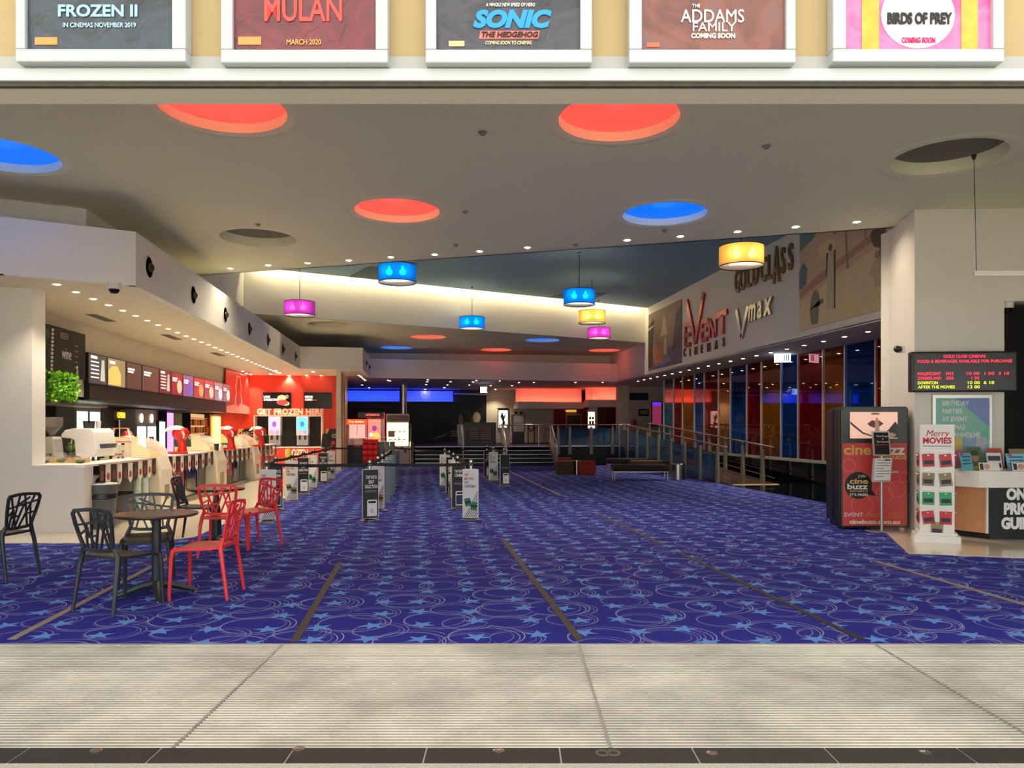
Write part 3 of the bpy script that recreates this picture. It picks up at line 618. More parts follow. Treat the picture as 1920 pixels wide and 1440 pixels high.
# ================================================================ POSTERS OVER THE ENTRANCE
FRM = mat('poster frame white', rgb(172, 178, 182), .3)
ORNG = mat('orange rating sticker', rgb(240, 140, 70), .5)
def poster_over(px0, px1, pyb, ix0, ix1, iyb, lb, art):
    d = YD-.045; X = lambda p: (p-HX)/F*d; Z = lambda p: EYE+(HY-p)/F*d
    cx = (X(px0)+X(px1))/2; w = X(px1)-X(px0); zb = Z(pyb)
    t = thing('framed_poster', lb, 'poster', c2w(cx, d, zb), -TH, 'framed film posters over the entrance')
    a0, a1, b0 = X(ix0)-cx, X(ix1)-cx, Z(iyb)-zb; H = 1.12
    for nm, bx in (('frame_rail', (-w/2, w/2, 0, b0)), ('frame_rail', (-w/2, w/2, H-.06, H)), ('frame_stile', (-w/2, a0, b0, H-.06)), ('frame_stile', (a1, w/2, b0, H-.06))):
        MB().box(bx[0], bx[1], -.03, .044, bx[2], bx[3]).build(nm, FRM, t, bevel=.006)
    sh = MB().box(a0, a1, -.008, .04, b0, H-.06).build('print', art, t)
    PX = lambda p: (p-HX)/F*d-cx; PZ_ = lambda p: Z(p)-zb
    return t, PX, PZ_
A1 = artwork('dark teal artwork', [lin(16, 20, 22), lin(44, 56, 64), lin(22, 26, 32)], 4)
A2 = artwork('dark red artwork', [lin(60, 10, 14), lin(112, 26, 30), lin(46, 22, 32)], 3)
A3 = artwork('charcoal artwork', [lin(24, 21, 25), lin(58, 54, 64), lin(20, 18, 24)], 4)
A4 = artwork('timber brown artwork', [lin(70, 32, 24), lin(122, 66, 48), lin(84, 76, 86)], 3)
A5 = artwork('hot pink artwork', [lin(236, 60, 130), lin(250, 110, 160), lin(236, 60, 130)], 4)
t, X, Z = poster_over(36, 353, 121, 54, 327, 97, 'framed film poster reading FROZEN II over the entrance', A1)
text('FROZEN II', .075, mat('ice print', rgb(150, 196, 226), .5), t, (X(186), -.012, Z(24)), fit=(X(260)-X(112)), bold=.002)
text('IN CINEMAS NOVEMBER 2019', .03, mat('pale blue print', rgb(176, 214, 236), .5), t, (X(189), -.012, Z(50)), fit=X(257)-X(121))
flat('rating_sticker', rect(X(68), X(110), Z(86), Z(72)), ORNG, t, -.009)
t, X, Z = poster_over(418, 729, 123, 440, 706, 98, 'framed red film poster reading MULAN over the entrance', A2)
text('MULAN', .16, mat('red brush print', rgb(236, 70, 60), .5), t, (X(570), -.012, Z(22)), fit=X(642)-X(497), bold=.002)
text('MARCH 2020', .034, mat('gold print', rgb(232, 176, 96), .5), t, (X(571), -.012, Z(82)), fit=X(603)-X(539))
flat('rating_sticker', rect(X(448), X(491), Z(86), Z(71)), ORNG, t, -.009)
t, X, Z = poster_over(799, 1109, 123, 819, 1087, 98, 'framed film poster reading SONIC THE HEDGEHOG over the entrance', A3)
text('A WHOLE NEW SPEED OF HERO', .022, WTXT, t, (X(957), -.012, Z(12)), fit=X(1004)-X(912), shear=.2)
text('SONIC', .105, mat('bright blue print', rgb(24, 140, 232), .5), t, (X(957), -.012, Z(40)), fit=X(1030)-X(883), bold=.006, shear=.25)
flat('title_band', [(X(898), Z(75)), (X(1009), Z(75)), (X(1012), Z(60)), (X(901), Z(60))], mat('salmon band', rgb(236, 110, 100), .5), t, -.009)
text('THE HEDGEHOG', .034, BTXT, t, (X(955), -.014, Z(68)), fit=X(1008)-X(902), bold=.001, shear=.2)
text('COMING SOON TO CINEMAS', .022, mat('pale yellow print', rgb(236, 226, 170), .5), t, (X(953), -.012, Z(83)), fit=X(996)-X(910), shear=.15)
flat('rating_sticker', rect(X(842), X(871), Z(89), Z(79)), mat('pale orange sticker', rgb(246, 190, 130), .5), t, -.009)
t, X, Z = poster_over(1178, 1488, 123, 1202, 1470, 98, 'framed brown film poster reading THE ADDAMS FAMILY over the entrance', A4)
text('THE', .022, WTXT, t, (X(1304), -.012, Z(14)), fit=X(1312)-X(1297))
text('ADDAMS', .085, WTXT, t, (X(1335), -.012, Z(34)), fit=X(1394)-X(1276)); text('FAMILY', .06, WTXT, t, (X(1337), -.012, Z(54)), fit=X(1378)-X(1298))
text('COMING SOON', .03, WTXT, t, (X(1336), -.012, Z(70)), fit=X(1377)-X(1295), bold=.001)
flat('rating_sticker', rect(X(1212), X(1236), Z(90), Z(82)), mat('red orange sticker', rgb(236, 96, 60), .5), t, -.009)
t, X, Z = poster_over(1557, 1876, 121, 1582, 1855, 97, 'framed pink film poster reading BIRDS OF PREY over the entrance', A5)
flat('disc', [q for q in ell(X(1719), Z(30), .17, .155, 30)], mat('pale disc print', rgb(232, 226, 228), .5), t, -.009)
for a, b in ((1614, 1646), (1800, 1831)): flat('gold_strap', rect(X(a), X(b), Z(97), .9), mat('gold strap print', rgb(206, 160, 60), .35, .3, noise=.4, nscale=14), t, -.009)
text('BIRDS OF PREY', .07, BTXT, t, (X(1720), -.016, Z(39)), fit=X(1780)-X(1659), bold=.003)
text('COMING SOON', .035, mat('pink print', rgb(226, 40, 110), .5), t, (X(1719), -.016, Z(79)), fit=X(1750)-X(1687), bold=.001)
# ================================================================ CAFE CHAIRS AND TABLES
def make_chair(m, label):
    t = thing('cafe_chair', label, 'chair', (0, 0, 0), 0, 'cafe chairs with lattice backs')
    s = MB(); n = 8; vs = []
    for zz in (0, -.024):
        for j in range(n+1):
            for i in range(n+1):
                u, v = i/n*2-1, j/n*2-1; hw = .215-.012*v; x = u*hw*(1-.06*v*v*abs(u)); y = v*.22*(1-.05*u*u)
                z = .455-.012*(1-u*u)*(1-v*v)+.012*max(0, v)**2-.02*max(0, -v)**4+zz
                vs.append((x, y, z))
    fs = []; N = (n+1)*(n+1)
    for j in range(n):
        for i in range(n):
            a = j*(n+1)+i; fs.append((a, a+1, a+n+2, a+n+1)); fs.append((N+a, N+a+n+1, N+a+n+2, N+a+1))
    rim = [i for i in range(n)]+[(n)+(n+1)*j for j in range(n)]+[N-1-i for i in range(n)]+[(n+1)*(n-j) for j in range(n)]
    for k in range(len(rim)): a, b = rim[k], rim[(k+1) % len(rim)]; fs.append((a, N+a, N+b, b))
    s.add(vs, fs); s.build('seat', m, t, True)
    for sx in (-1, 1):
        MB().tube([(sx*.185, -.185, .455), (sx*.20, -.212, .425), (sx*.208, -.222, .36), (sx*.222, -.235, 0)], [.017, .02, .019, .014], 8).build('leg', m, t, True)
        MB().tube([(sx*.168, .215, .53), (sx*.195, .20, .46), (sx*.208, .215, .38), (sx*.225, .27, 0)], [.018, .022, .02, .014], 8).build('leg', m, t, True)
    # backrest: curved tapered frame with a crazed lattice
    def P(u, v):                                        # u -1..1 across, v 0..1 up
        hw = .158+.062*max(0, v)**.8; x = u*hw; return Vector((x, .215+.075*v-.03*(1-u*u)*(.4+.6*v), .515+.315*v))
    fb = MB(); loop = [P(-1, .0), P(-1, .3), P(-1, .65), P(-.97, .92), P(-.86, 1.0), P(-.4, 1.03), P(0, 1.04), P(.4, 1.03), P(.86, 1.0), P(.97, .92), P(1, .65), P(1, .3), P(1, 0), P(.6, -.03), P(0, -.04), P(-.6, -.03)]
    for k in range(len(loop)):
        a, b = loop[k], loop[(k+1) % len(loop)]; e = (b-a).normalized()*.008; fb.bar(a-e, b+e, .026, .016, (0, 1, 0)) if False else fb.bar(a-e, b+e, .016, .03, (b-a).cross(Vector((0, 1, 0))).normalized())
    for sx in (-1, 1): fb.tube([(sx*.168, .215, .53), P(sx, .05), P(sx, .4)], [.018, .016, .013], 8)
    bo = fb.build('backrest', m, t)
    lt = MB()
    for a, b in (((-1, .82), (.95, .62)), ((-.7, 1), (-.1, 0)), ((-.15, 1), (-.75, 0)), ((.15, 1.), (.5, 0)), ((.75, 1), (.2, 0)), ((-1, .45), (-.35, .38)), ((-.2, .75), (.25, 0)), ((.45, .55), (1, .35)), ((.5, .68), (.8, 0)), ((-.55, .75), (-.9, .1)), ((-.45, .92), (.3, .68)), ((.1, .35), (.7, .3))):
        lt.bar(P(*a), P(*b), .012, .017, (P(*b)-P(*a)).cross(Vector((0, 1, 0))).normalized())
    lt.build('lattice', m, bo)
    return t
def cam_place(x, d, hx, hd): 
    p = c2w(x, d); h = c2w(hx, hd); return (p.x, p.y, 0), math.atan2(h.x, -h.y)   # local front -Y turned to heading
cb_ = make_chair(CHARC, ''); cr_ = make_chair(REDP, '')
CH = [(cb_, -3.28, 6.45, .375, .925, 'black lattice back chair in front of the round table, nearest the camera'),
      (cb_, -3.52, 7.42, .35, -.95, 'black lattice back chair on the far side of the front table'),
      (cb_, -4.22, 10.35, 1, .12, 'black lattice back chair left of the red chairs at the second table'),
      (cb_, -5.15, 7.72, -1, .12, 'black lattice back chair at the left edge of the photo'),
      (cr_, -2.76, 6.93, -1, -.02, 'red lattice back chair drawn up to the right of front table'),
      (cr_, -3.43, 9.15, -.12, .99, 'red lattice back chair seen from behind, near side of second table'),
      (cr_, -3.30, 9.80, -.55, -.83, 'red lattice back chair farthest right at the second table')]
seen = set()
for src, x, d, hx, hd, lb in CH:
    l, rz = cam_place(x, d, hx, hd)
    if src.name not in seen: seen.add(src.name); src.location = l; src.rotation_euler = (0, 0, rz); src['label'] = lb
    else: dup(src, l, rz, lb)
WOODT = mat('dark woodgrain top', rgb(64, 50, 40), .22, noise=.35, nscale=6)
def make_table(label):
    t = thing('cafe_table', label, 'table', (0, 0, 0), R(20), 'round cafe tables')
    MB().lathe([(0, .715), (.33, .715), (.345, .72), (.35, .73), (.345, .742), (0, .744)], 40).build('tabletop', WOODT, t, True)
    MB().lathe([(.0, .10), (.045, .10), (.04, .14), (.038, .68), (.07, .714), (0, .714)], 20).build('pole', CHARC, t, True)
    for k in range(4):
        q = k*math.pi/2; c, s = math.cos(q), math.sin(q)
        MB().tube([(.02*c, .02*s, .11), (.12*c, .12*s, .095), (.24*c, .24*s, .055), (.33*c, .33*s, .022)], [.042, .036, .026, .018], 8).build('foot', CHARC, t, True)
        MB().lathe([(0, 0), (.016, 0), (.016, .02), (0, .02)], 10, (.325*c, .325*s, 0)).build('glide', CHROME, t)
    MB().box(-.16, .16, -.02, .02, .695, .715).build('crosspiece', CHARC, t)
    return t
tb = make_table('dark round cafe table in front with black chairs around it'); tb.location = c2w(-3.18, 6.88)
dup(tb, c2w(-3.75, 9.75), R(30), 'dark round cafe table behind, between the red chairs')
# ================================================================ QUEUE POSTS WITH SIGN SLEEVES
SLV = mat('white sign board', rgb(232, 232, 226), .5); SLB = mat('black sign board', rgb(24, 25, 27), .5); SLG = mat('grey blue sign board', rgb(112, 130, 142), .45)
GREENC = mat('green gift card', rgb(20, 130, 84), .5); GOLDC = mat('gold gift card', rgb(136, 122, 66), .5)
S_ = .26; RI = S_/(2*math.sqrt(3))
def sleeve_face(t, kind):
    # local frame: face plane at y = -RI-.004, x -S/2..S/2, z .05...83
    y = -RI-.003; w = S_-.012
    if kind[0] == 'k':
        p = MB().box(-w/2, w/2, y-.004, y, .05, .83).build('black_panel', SLB, t)
        for i, ln in enumerate({'ks': ('TAP INTO', 'SEAT', 'SELECTION'), 'kc': ('TAP INTO', 'CINEMA'), 'kp': ()}[kind]): text(ln, .075, WTXT, p, (0.012, y-.005, .705-.075*i), fit={'SEAT': .095, 'SELECTION': .2}.get(ln, .175), bold=.0015)
        for i in range(3): flat('fine_print', rect(-.09, .095, .495-.014*i, .5-.014*i), mat('grey print', rgb(150, 150, 150), .6), p, y-.004)
        fr_ = ell(0, 0, 1, 1); flat('kiosk_print', [(-.055, .08), (.105, .08), (.105, .32), (.095, .345), (-.045, .345), (-.055, .32)], WTXT, p, y-.004)
        flat('screen_print', rect(-.035, .085, .29, .325), BTXT, p, y-.0062)
        if kind == 'kc': flat('photo_print', rect(-.045, .095, .1, .27), mat('navy photo print', rgb(40, 50, 84), .5), p, y-.0062)
        else: flat('receipt_print', rect(-.005, .05, .13, .2), mat('pale print', rgb(206, 206, 206), .6), p, y-.0062)
    elif kind[0] == 'w':
        p = MB().box(-w/2, w/2, y-.004, y, .05, .83).build('white_panel', SLV, t)
        for i, (ln, m, f) in enumerate((('GIVE', BTXT, .06), ('MOVIES', RTXT, .15), ('THIS', BTXT, .06), ('CHRISTMAS', BTXT, .18))): text(ln, .062, m, p, (-.10+f/2, y-.005, .74-.062*i), fit=f, bold=.0005)
        for i in range(9):
            a = -.10+.03*i; h = min(.42, (.12-a)/.52)
            if h > .03: flat('stripe', [(a, .055), (a+.01, .055), (min(.122, a+.01+h*.52), .055+h), (min(.112, a+h*.52), .055+h)], BTXT, p, y-.004)
        cm = GREENC if kind == 'wg' else GOLDC
        for cx, cz, an in ((-.045, .30, .2), (.055, .235, -.12)):
            c, s = math.cos(an), math.sin(an); q = [(cx+a*c-b*s, cz+a*s+b*c) for a, b in ((-.05, -.065), (.05, -.065), (.05, .065), (-.05, .065))]
            cd = flat('gift_card', q, cm, p, y-.0062); flat('card_band', [(cx+a*c-b*s, cz+a*s+b*c) for a, b in ((-.05, -.02), (.05, -.02), (.05, .02), (-.05, .02))], SLB, cd, y-.0082)
    else:
        MB().box(-w/2, w/2, y-.004, y, .05, .83).build('plain_panel', SLG, t)
def make_post(kinds, label):
    t = thing('queue_post', label, 'queue post', (0, 0, 0), 0, 'queue posts with triangular sign sleeves')
    MB().lathe([(0, .0), (.165, .0), (.168, .008), (.15, .018), (.05, .03), (0, .03)], 28).build('base', CHROME, t, True)
    MB().lathe([(.026, .03), (.026, .86), (.034, .865), (.034, .97), (.02, .985), (0, .985)], 16).build('post', CHROME, t, True)
    MB().box(-.04, .04, -.04, .04, .885, .945).build('belt_head', SATIN, t, bevel=.006)
    tri = [(-S_/2, -RI), (S_/2, -RI), (0, 2*RI)]
    sl_ = MB().prism(tri, .045, .835); sl_.build('sleeve', SLV, t)
    for k, kd in enumerate(kinds):
        h = bpy.data.objects.new('sign_face', None); 
        before = set(COL.objects); sleeve_face(t, kd)
        for o in set(COL.objects)-before:
            if o.parent == t: o.rotation_euler = (0, 0, k*2*math.pi/3)
    return t
protos = {}
QP = []
def place_post(kinds, px, py, lb, rz=None, X=None):
    p = onz(px, py)
    if X is not None: p.x = X
    rz = rz if rz is not None else -TH
    if kinds not in protos: o = make_post(kinds, lb); o.location = p; o.rotation_euler = (0, 0, rz); protos[kinds] = o
    else: o = dup(protos[kinds], p, rz, lb)
    QP.append(o); return o
KW = ('ks', 'wg', 'wo'); WK = ('wg', 'ks', 'kc')
left = [place_post(('wo', 'kc', 'wo'), 500, 978, 'white queue sign at the front of left row, half behind a red chair', R(28)),
        place_post(('kc', 'wo', 'wo'), 517, 956, 'black queue sign reading TAP INTO CINEMA, second in the left row', R(6)),
        place_post(('wo', 'kc', 'wo'), 548, 940.5, 'white queue sign with gold cards, third in the left row beside yellow cone', R(-4)),
        place_post(('ks', 'wg', 'wo'), 569, 927, 'black queue sign, fourth in the left row', R(0)),
        place_post(('wg', 'ks', 'kc'), 588, 917, 'white queue sign with green cards, fifth in the left row', R(-22)),
        place_post(('ks', 'wg', 'wo'), 606, 907, 'black queue sign, sixth in the left row', R(0)),
        place_post(('wo', 'kc', 'wo'), 621, 899, 'white queue sign with gold cards at the far end of left row', R(-4))]
mid = [place_post(('ks', 'wo', 'wo'), 693, 976, 'black queue sign reading TAP INTO SEAT SELECTION at the front of middle row', R(14))]
for i, (px, py) in enumerate(((713, 957), (721, 944), (728, 933), (732, 925), (735, 917.5), (738, 911), (740, 905), (743, 898))):
    mid.append(place_post(('wo', 'kc', 'wo') if i == 0 else ('pp', 'pp', 'pp'), px-4, py, ('white' if i == 0 else 'grey blue')+' queue sign, %s in the middle row from the front' % ORD[i+1], R(-8 if i == 0 else 40)))
rgt = [place_post(('wg', 'kc', 'wg'), 883, 975, 'white queue sign reading GIVE MOVIES THIS CHRISTMAS with green cards at the front', R(-8)),
       place_post(('kc', 'wo', 'wo'), 858, 955, 'black queue sign just behind the front white one, right queue row', R(10)),
       place_post(('wo', 'kc', 'wo'), 850, 936, 'white queue sign, third in the right queue row', R(40)),
       place_post(('ks', 'wg', 'wo'), 842, 924, 'black queue sign, fourth in the right queue row', R(30)),
       place_post(('wg', 'ks', 'kc'), 834, 913, 'white queue sign with green cards at the far end of right queue row', R(-4))]
far = [place_post(('kp', 'wo', 'wo'), 945, 912, 'black queue sign with small pictures nearest in the far right row', R(12)),
       place_post(('wg', 'ks', 'kc'), 925, 903, 'white queue sign with green cards in the far right row', R(-6)),
       place_post(('ks', 'wg', 'wo'), 913, 896, 'black queue sign at the back of the far right row', R(20))]
BELT = mat('black webbing', rgb(26, 24, 30), .7)
def belt(a, b, sag=.0):                                   # a part of the post it is drawn from
    o = a; inv = Matrix.Rotation(-a.rotation_euler.z, 4, 'Z')
    d = inv@(Vector(b.location)-Vector(a.location)); d.z = 0; n = 8; u = d.normalized(); s = Vector((-u.y, u.x, 0))*.002
    vs, fs = [], []
    for k in range(n+1):
        f = k/n; p = u*.04+(d-u*.08)*f; z = .915-sag*4*f*(1-f)
        for ss in (s, -s):
            for dz in (-.025, .025): vs.append((p.x+ss.x, p.y+ss.y, z+dz))
    for k in range(n):
        a0, b0 = 4*k, 4*k+4
        for i, j in ((0, 1), (1, 3), (3, 2), (2, 0)): fs.append((a0+i, a0+j, b0+j, b0+i))
    m = MB().add(vs, fs); me = m.build('belt', BELT, a); return me
for i in range(6): belt(left[i], left[i+1], .02)
belt(left[0], mid[0], .02); belt(mid[0], rgt[0], .02); belt(left[6], mid[8], .02); belt(mid[8], rgt[4], .01); belt(rgt[4], far[2], .01)
for i in range(8): belt(mid[i], mid[i+1], .01)
for i in range(4): belt(rgt[i], rgt[i+1], .01)
for i in range(2): belt(far[i], far[i+1], .01)
# yellow caution cone
t = thing('caution_cone', 'tall narrow yellow caution cone among the left queue signs', 'cone', onz(541, 934)); YC = mat('yellow plastic', rgb(240, 196, 60), .45)
MB().lathe([(.17, 0), (.17, .02), (.12, .03), (.10, .05), (.055, 1.0), (.04, 1.06), (0, 1.07)], 20).build('cone', YC, t, True)
MB().lathe([(.06, .86), (.068, .87), (.068, .90), (.058, .91)], 20).build('collar', YC, t, True)
t = thing('pedestal_screen', 'black tilted screen on a thin post behind left queue row', 'screen', onz(611, 905), R(-15))
MB().lathe([(.15, 0), (.15, .02), (.02, .03), (.02, 1.0)], 16).build('stand', SATIN, t, True); xf(MB().box(-.13, .13, -.02, .02, 0, .38), lambda v: Matrix.Rotation(R(-14), 3, 'X')@v+Vector((0, 0, .98))).build('display', SATIN, t)
# ================================================================ RIGHT SIDE: KIOSK, STANDS, PILLAR, DESK
# red rewards kiosk with screen
kp = onz(1639, 993); KW_, KH = 1.02, 1.82
t = thing('rewards_kiosk', 'tall black kiosk with red cinebuzz rewards poster and screen', 'kiosk', kp, -TH-R(1))
KG = mat('kiosk charcoal', rgb(48, 52, 52), .35); KB = mat('kiosk black', rgb(20, 20, 20), .35)
def rrect(x0, x1, z0, z1, r, n=5):
    out = []
    for cx, cz, a in ((x1-r, z0+r, -90), (x1-r, z1-r, 0), (x0+r, z1-r, 90), (x0+r, z0+r, 180)):
        for k in range(n): q = R(a+90*k/(n-1)); out.append((cx+r*math.cos(q), cz+r*math.sin(q)))
    return out
MB().extr(rrect(-KW_/2, KW_/2, .03, KH, .05), 0.02, .36).build('body', KB, t)
MB().extr(rrect(-KW_/2+.02, KW_/2-.02, .05, KH-.02, .04), -.01, .02).build('front_panel', KG, t)
MB().extr(rrect(-KW_/2-.015, KW_/2-.22, .10, KH-.04, .05), .22, .46).build('rear_housing', KB, t)
for sx in (-.4, .4): MB().lathe([(.03, 0), (.03, .035), (0, .035)], 10, (sx, .15, 0)).build('caster', SATIN, t)
RP = mat('coral red print', rgb(214, 74, 66), .45, noise=.04, nscale=3)
w = .98
p = MB().box(-.47, .47, -.02, -.01, .06, 1.28).build('poster', RP, t)
sc_o = MB().box(-.36, .335, -.02, -.01, 1.35, 1.74).build('screen', mat('screen skin tone', rgb(222, 178, 156), .4, emit=rgb(222, 176, 152), es=.35, noise=.08, nscale=3), t)
LIP = mat('lip print', rgb(150, 62, 66), .4); SKD = mat('skin shade print', rgb(190, 134, 112), .4); SKN = mat('finger print', rgb(232, 190, 166), .4)
flat('mouth', [(-.11, 1.565), (-.04, 1.62), (.0, 1.61), (.05, 1.625), (.13, 1.57), (.06, 1.52), (-.02, 1.51), (-.07, 1.53)], LIP, sc_o, -.021)
flat('lip_gap', [(-.08, 1.567), (0, 1.58), (.09, 1.57), (0, 1.56)], mat('dark lip print', rgb(86, 30, 34), .4), sc_o, -.0232)
flat('finger', [(-.0, 1.365), (.075, 1.365), (.055, 1.60), (.04, 1.66), (.015, 1.66), (.0, 1.60)], SKN, sc_o, -.0255)
flat('nostril', ell(.01, 1.715, .07, .018, 12), SKD, sc_o, -.021)
flat('chin_line', [(-.36, 1.60), (-.30, 1.55), (-.17, 1.44), (-.03, 1.39), (-.03, 1.375), (-.18, 1.42), (-.32, 1.53), (-.36, 1.57)], mat('shade print', rgb(74, 62, 58), .4), sc_o, -.021)
flat('sleeve', [(.12, 1.42), (.20, 1.48), (.30, 1.60), (.335, 1.55), (.335, 1.36), (.24, 1.36)], mat('dark sleeve print', rgb(60, 62, 64), .4), sc_o, -.021)
flat('knuckles', ell(.19, 1.40, .12, .038, 14), SKN, sc_o, -.0232)
GOLDT = mat('gold letter print', rgb(232, 186, 104), .5)
text('cine', .21, GOLDT, p, (-.255, -.021, 1.175), fit=.40, bold=.005); text('buzz', .21, WTXT, p, (.205, -.021, 1.175), fit=.46, bold=.005); text('REWARDS', .075, GOLDT, p, (.26, -.021, 1.065), fit=.40, bold=.002)
bb = flat('speech_bubble', ell(-.24, .655, .20, .20, 28), SLB, p, -.0205); flat('bubble_tail', [(-.12, .52), (-.05, .60), (.02, .50)], SLB, p, -.0205)
text('JOIN', .055, WTXT, bb, (-.19, -.024, .79), fit=.11); text('cine', .11, GOLDT, bb, (-.235, -.024, .715), fit=.27, bold=.003); text('buzz', .11, WTXT, bb, (-.26, -.024, .635), fit=.30, bold=.003)
text('REWARDS', .045, GOLDT, bb, (-.235, -.024, .57), fit=.26); text("IT'S FREE!", .05, WTXT, bb, (-.235, -.024, .515), fit=.26, bold=.001)
def ringp(cx, cz, r): 
    m = MB(); m.lathe([(r, 0), (r+.006, 0), (r+.006, .001), (r, .001)], 28, closed=True); fwd(m); xf(m, lambda v: v+Vector((cx, -.0205, cz))); m.build('outline_bubble', mat('pale outline print', rgb(236, 140, 128), .5), p)
for c in ((-.19, .36, .15), (.33, .60, .12), (-.38, .95, .09), (.14, .52, .12), (.44, .78, .07)): ringp(*c)
text('buzz', .06, WTXT, p, (.27, -.021, .86), fit=.16, bold=.001)
text('EVENT', .085, WTXT, p, (-.31, -.021, .22), fit=.27); text('cinebuzz.com.au', .085, mat('cream print', rgb(246, 226, 196), .5), p, (0, -.021, .115), fit=.74, bold=.003)
for x_, z_, f_, b_ in ((-.03, .225, .19, 'GREATER'), (-.03, .195, .19, 'UNION'), (.31, .24, .20, 'BIRCH'), (.31, .21, .20, 'CARROLL'), (.31, .18, .20, '& COYLE')): text(b_, .028, mat('faint gold print', rgb(224, 140, 96), .5), p, (x_, -.021, z_), fit=f_)
# program stand in front of the kiosk
t = thing('program_stand', 'slim steel floor stand holding a session program before the kiosk', 'stand', onz(1653, 997), -TH)
MB().box(-.20, .20, -.10, .12, 0, .012).build('base', ALU, t, bevel=.003); MB().tube([(0, 0, .01), (0, .0, 1.12)], .02, 10).build('pole', ALU, t, True)
hd = xf(MB().box(-.125, .125, -.012, .012, 0, .36), lambda v: Matrix.Rotation(R(-8), 3, 'X')@v+Vector((0, -.01, 1.10))).build('frame', ALU, t)
def onhead(mb): return xf(mb, lambda v: Matrix.Rotation(R(-8), 3, 'X')@v+Vector((0, -.01, 1.10)))
sg = onhead(MB().box(-.105, .105, -.016, -.011, .02, .34)).build('sign', SLB, hd)
for i, (ln, f_) in enumerate((('Patron Program', .18), ('&', .02), ('Film Synopsis', .17))):
    o = text(ln, .035, WTXT, t, (0, -.035, 1.385-.04*i), fit=f_, rot=(R(82), 0, 0))
onhead(MB().box(-.09, .09, -.018, -.016, .155, .165)).build('red_line', RTXT, sg)
hp = xf(MB().box(-.13, .13, -.02, .02, 0, .34), lambda v: Matrix.Rotation(R(10), 3, 'X')@v+Vector((-.04, -.06, .73))).build('leaflet_holder', mat('clear grey acrylic', rgb(190, 192, 190), .2), t)
pg = xf(MB().box(-.115, .115, -.026, -.021, .03, .35), lambda v: Matrix.Rotation(R(10), 3, 'X')@v+Vector((-.04, -.06, .73))).build('page', WTXT, hp)
for i in range(7):
    xf(MB().box(-.10, .10 if i % 3 else .02, -.028, -.026, .33-.04*i-.012, .33-.04*i), lambda v: Matrix.Rotation(R(10), 3, 'X')@v+Vector((-.04, -.06, .73))).build('print_line', mat('grey print', rgb(150, 150, 150), .6), pg)
xf(MB().box(.02, .10, -.028, -.026, .315, .335), lambda v: Matrix.Rotation(R(10), 3, 'X')@v+Vector((-.04, -.06, .73))).build('print_block', BTXT, pg)
# gift card tower
t = thing('gift_card_tower', 'white four sided tower reading Merry MOVIES hung with gift cards', 'display stand', onz(1754, 1014), -TH-R(24))
MB().box(-.27, .27, -.27, .27, 0, .10).build('base', PLAST, t, bevel=.004); MB().box(-.23, .23, -.23, .23, .10, .135).build('plinth', PLAST, t)
tw = MB().box(-.2, .2, -.2, .2, .135, 1.52).build('tower', PLAST, t)
hdr = MB().box(-.2, .2, -.206, -.196, .135, 1.55).build('front_panel', PLAST, tw)
text('Merry', .12, RTXT, t, (-.0, -.208, 1.43), fit=.27, shear=.25); text('MOVIES', .105, RTXT, t, (0, -.208, 1.335), fit=.33, bold=.004); text('THIS MAKES THIS CHRISTMAS', .022, BTXT, t, (0, -.208, 1.265), fit=.33)
def card(par, x, z, col, rot, side=0):
    c = MB().box(-.07, .07, -.012, -.004, -.085, .085).build('gift_card', col, par); 
    b = MB().box(-.055, .055, -.014, -.012, -.055, .0).build('card_band', mat('card print', rgb(40, 40, 60), .5), c)
    MB().box(-.01, .01, -.03, 0, .06, .07).build('peg', CHROME, c)
    if side == 0: c.location = (x, -.206, z); c.rotation_euler = (0, rot, 0)
    elif side == 1: c.location = (.2, x, z); c.rotation_euler = (0, 0, R(90))
    else: c.location = (-.2, x, z); c.rotation_euler = (0, 0, R(-90))
    return c
CR, CBK, CG, CGO = mat('red gift card', rgb(206, 52, 56), .45), SLB, mat('bright green gift card', rgb(40, 168, 100), .45), mat('gold black gift card', rgb(150, 130, 84), .45)
for r_, (z, c) in enumerate(((1.08, CR), (.83, CGO), (.58, CG), (.33, CR))):
    for x in (-.1, .1): card(t, x, z, c, R(rnd.uniform(-9, 9)))
    for y in (-.1, .1): card(t, y, z, c, 0, 1); card(t, y, z, c, 0, 2)
    for s in (0,): MB().box(-.2, .2, -.208, -.206, z+.12, z+.124).build('groove', ALU, tw)
card(t, 0, .13+.0, CGO, R(3)).location.z = .255-.07
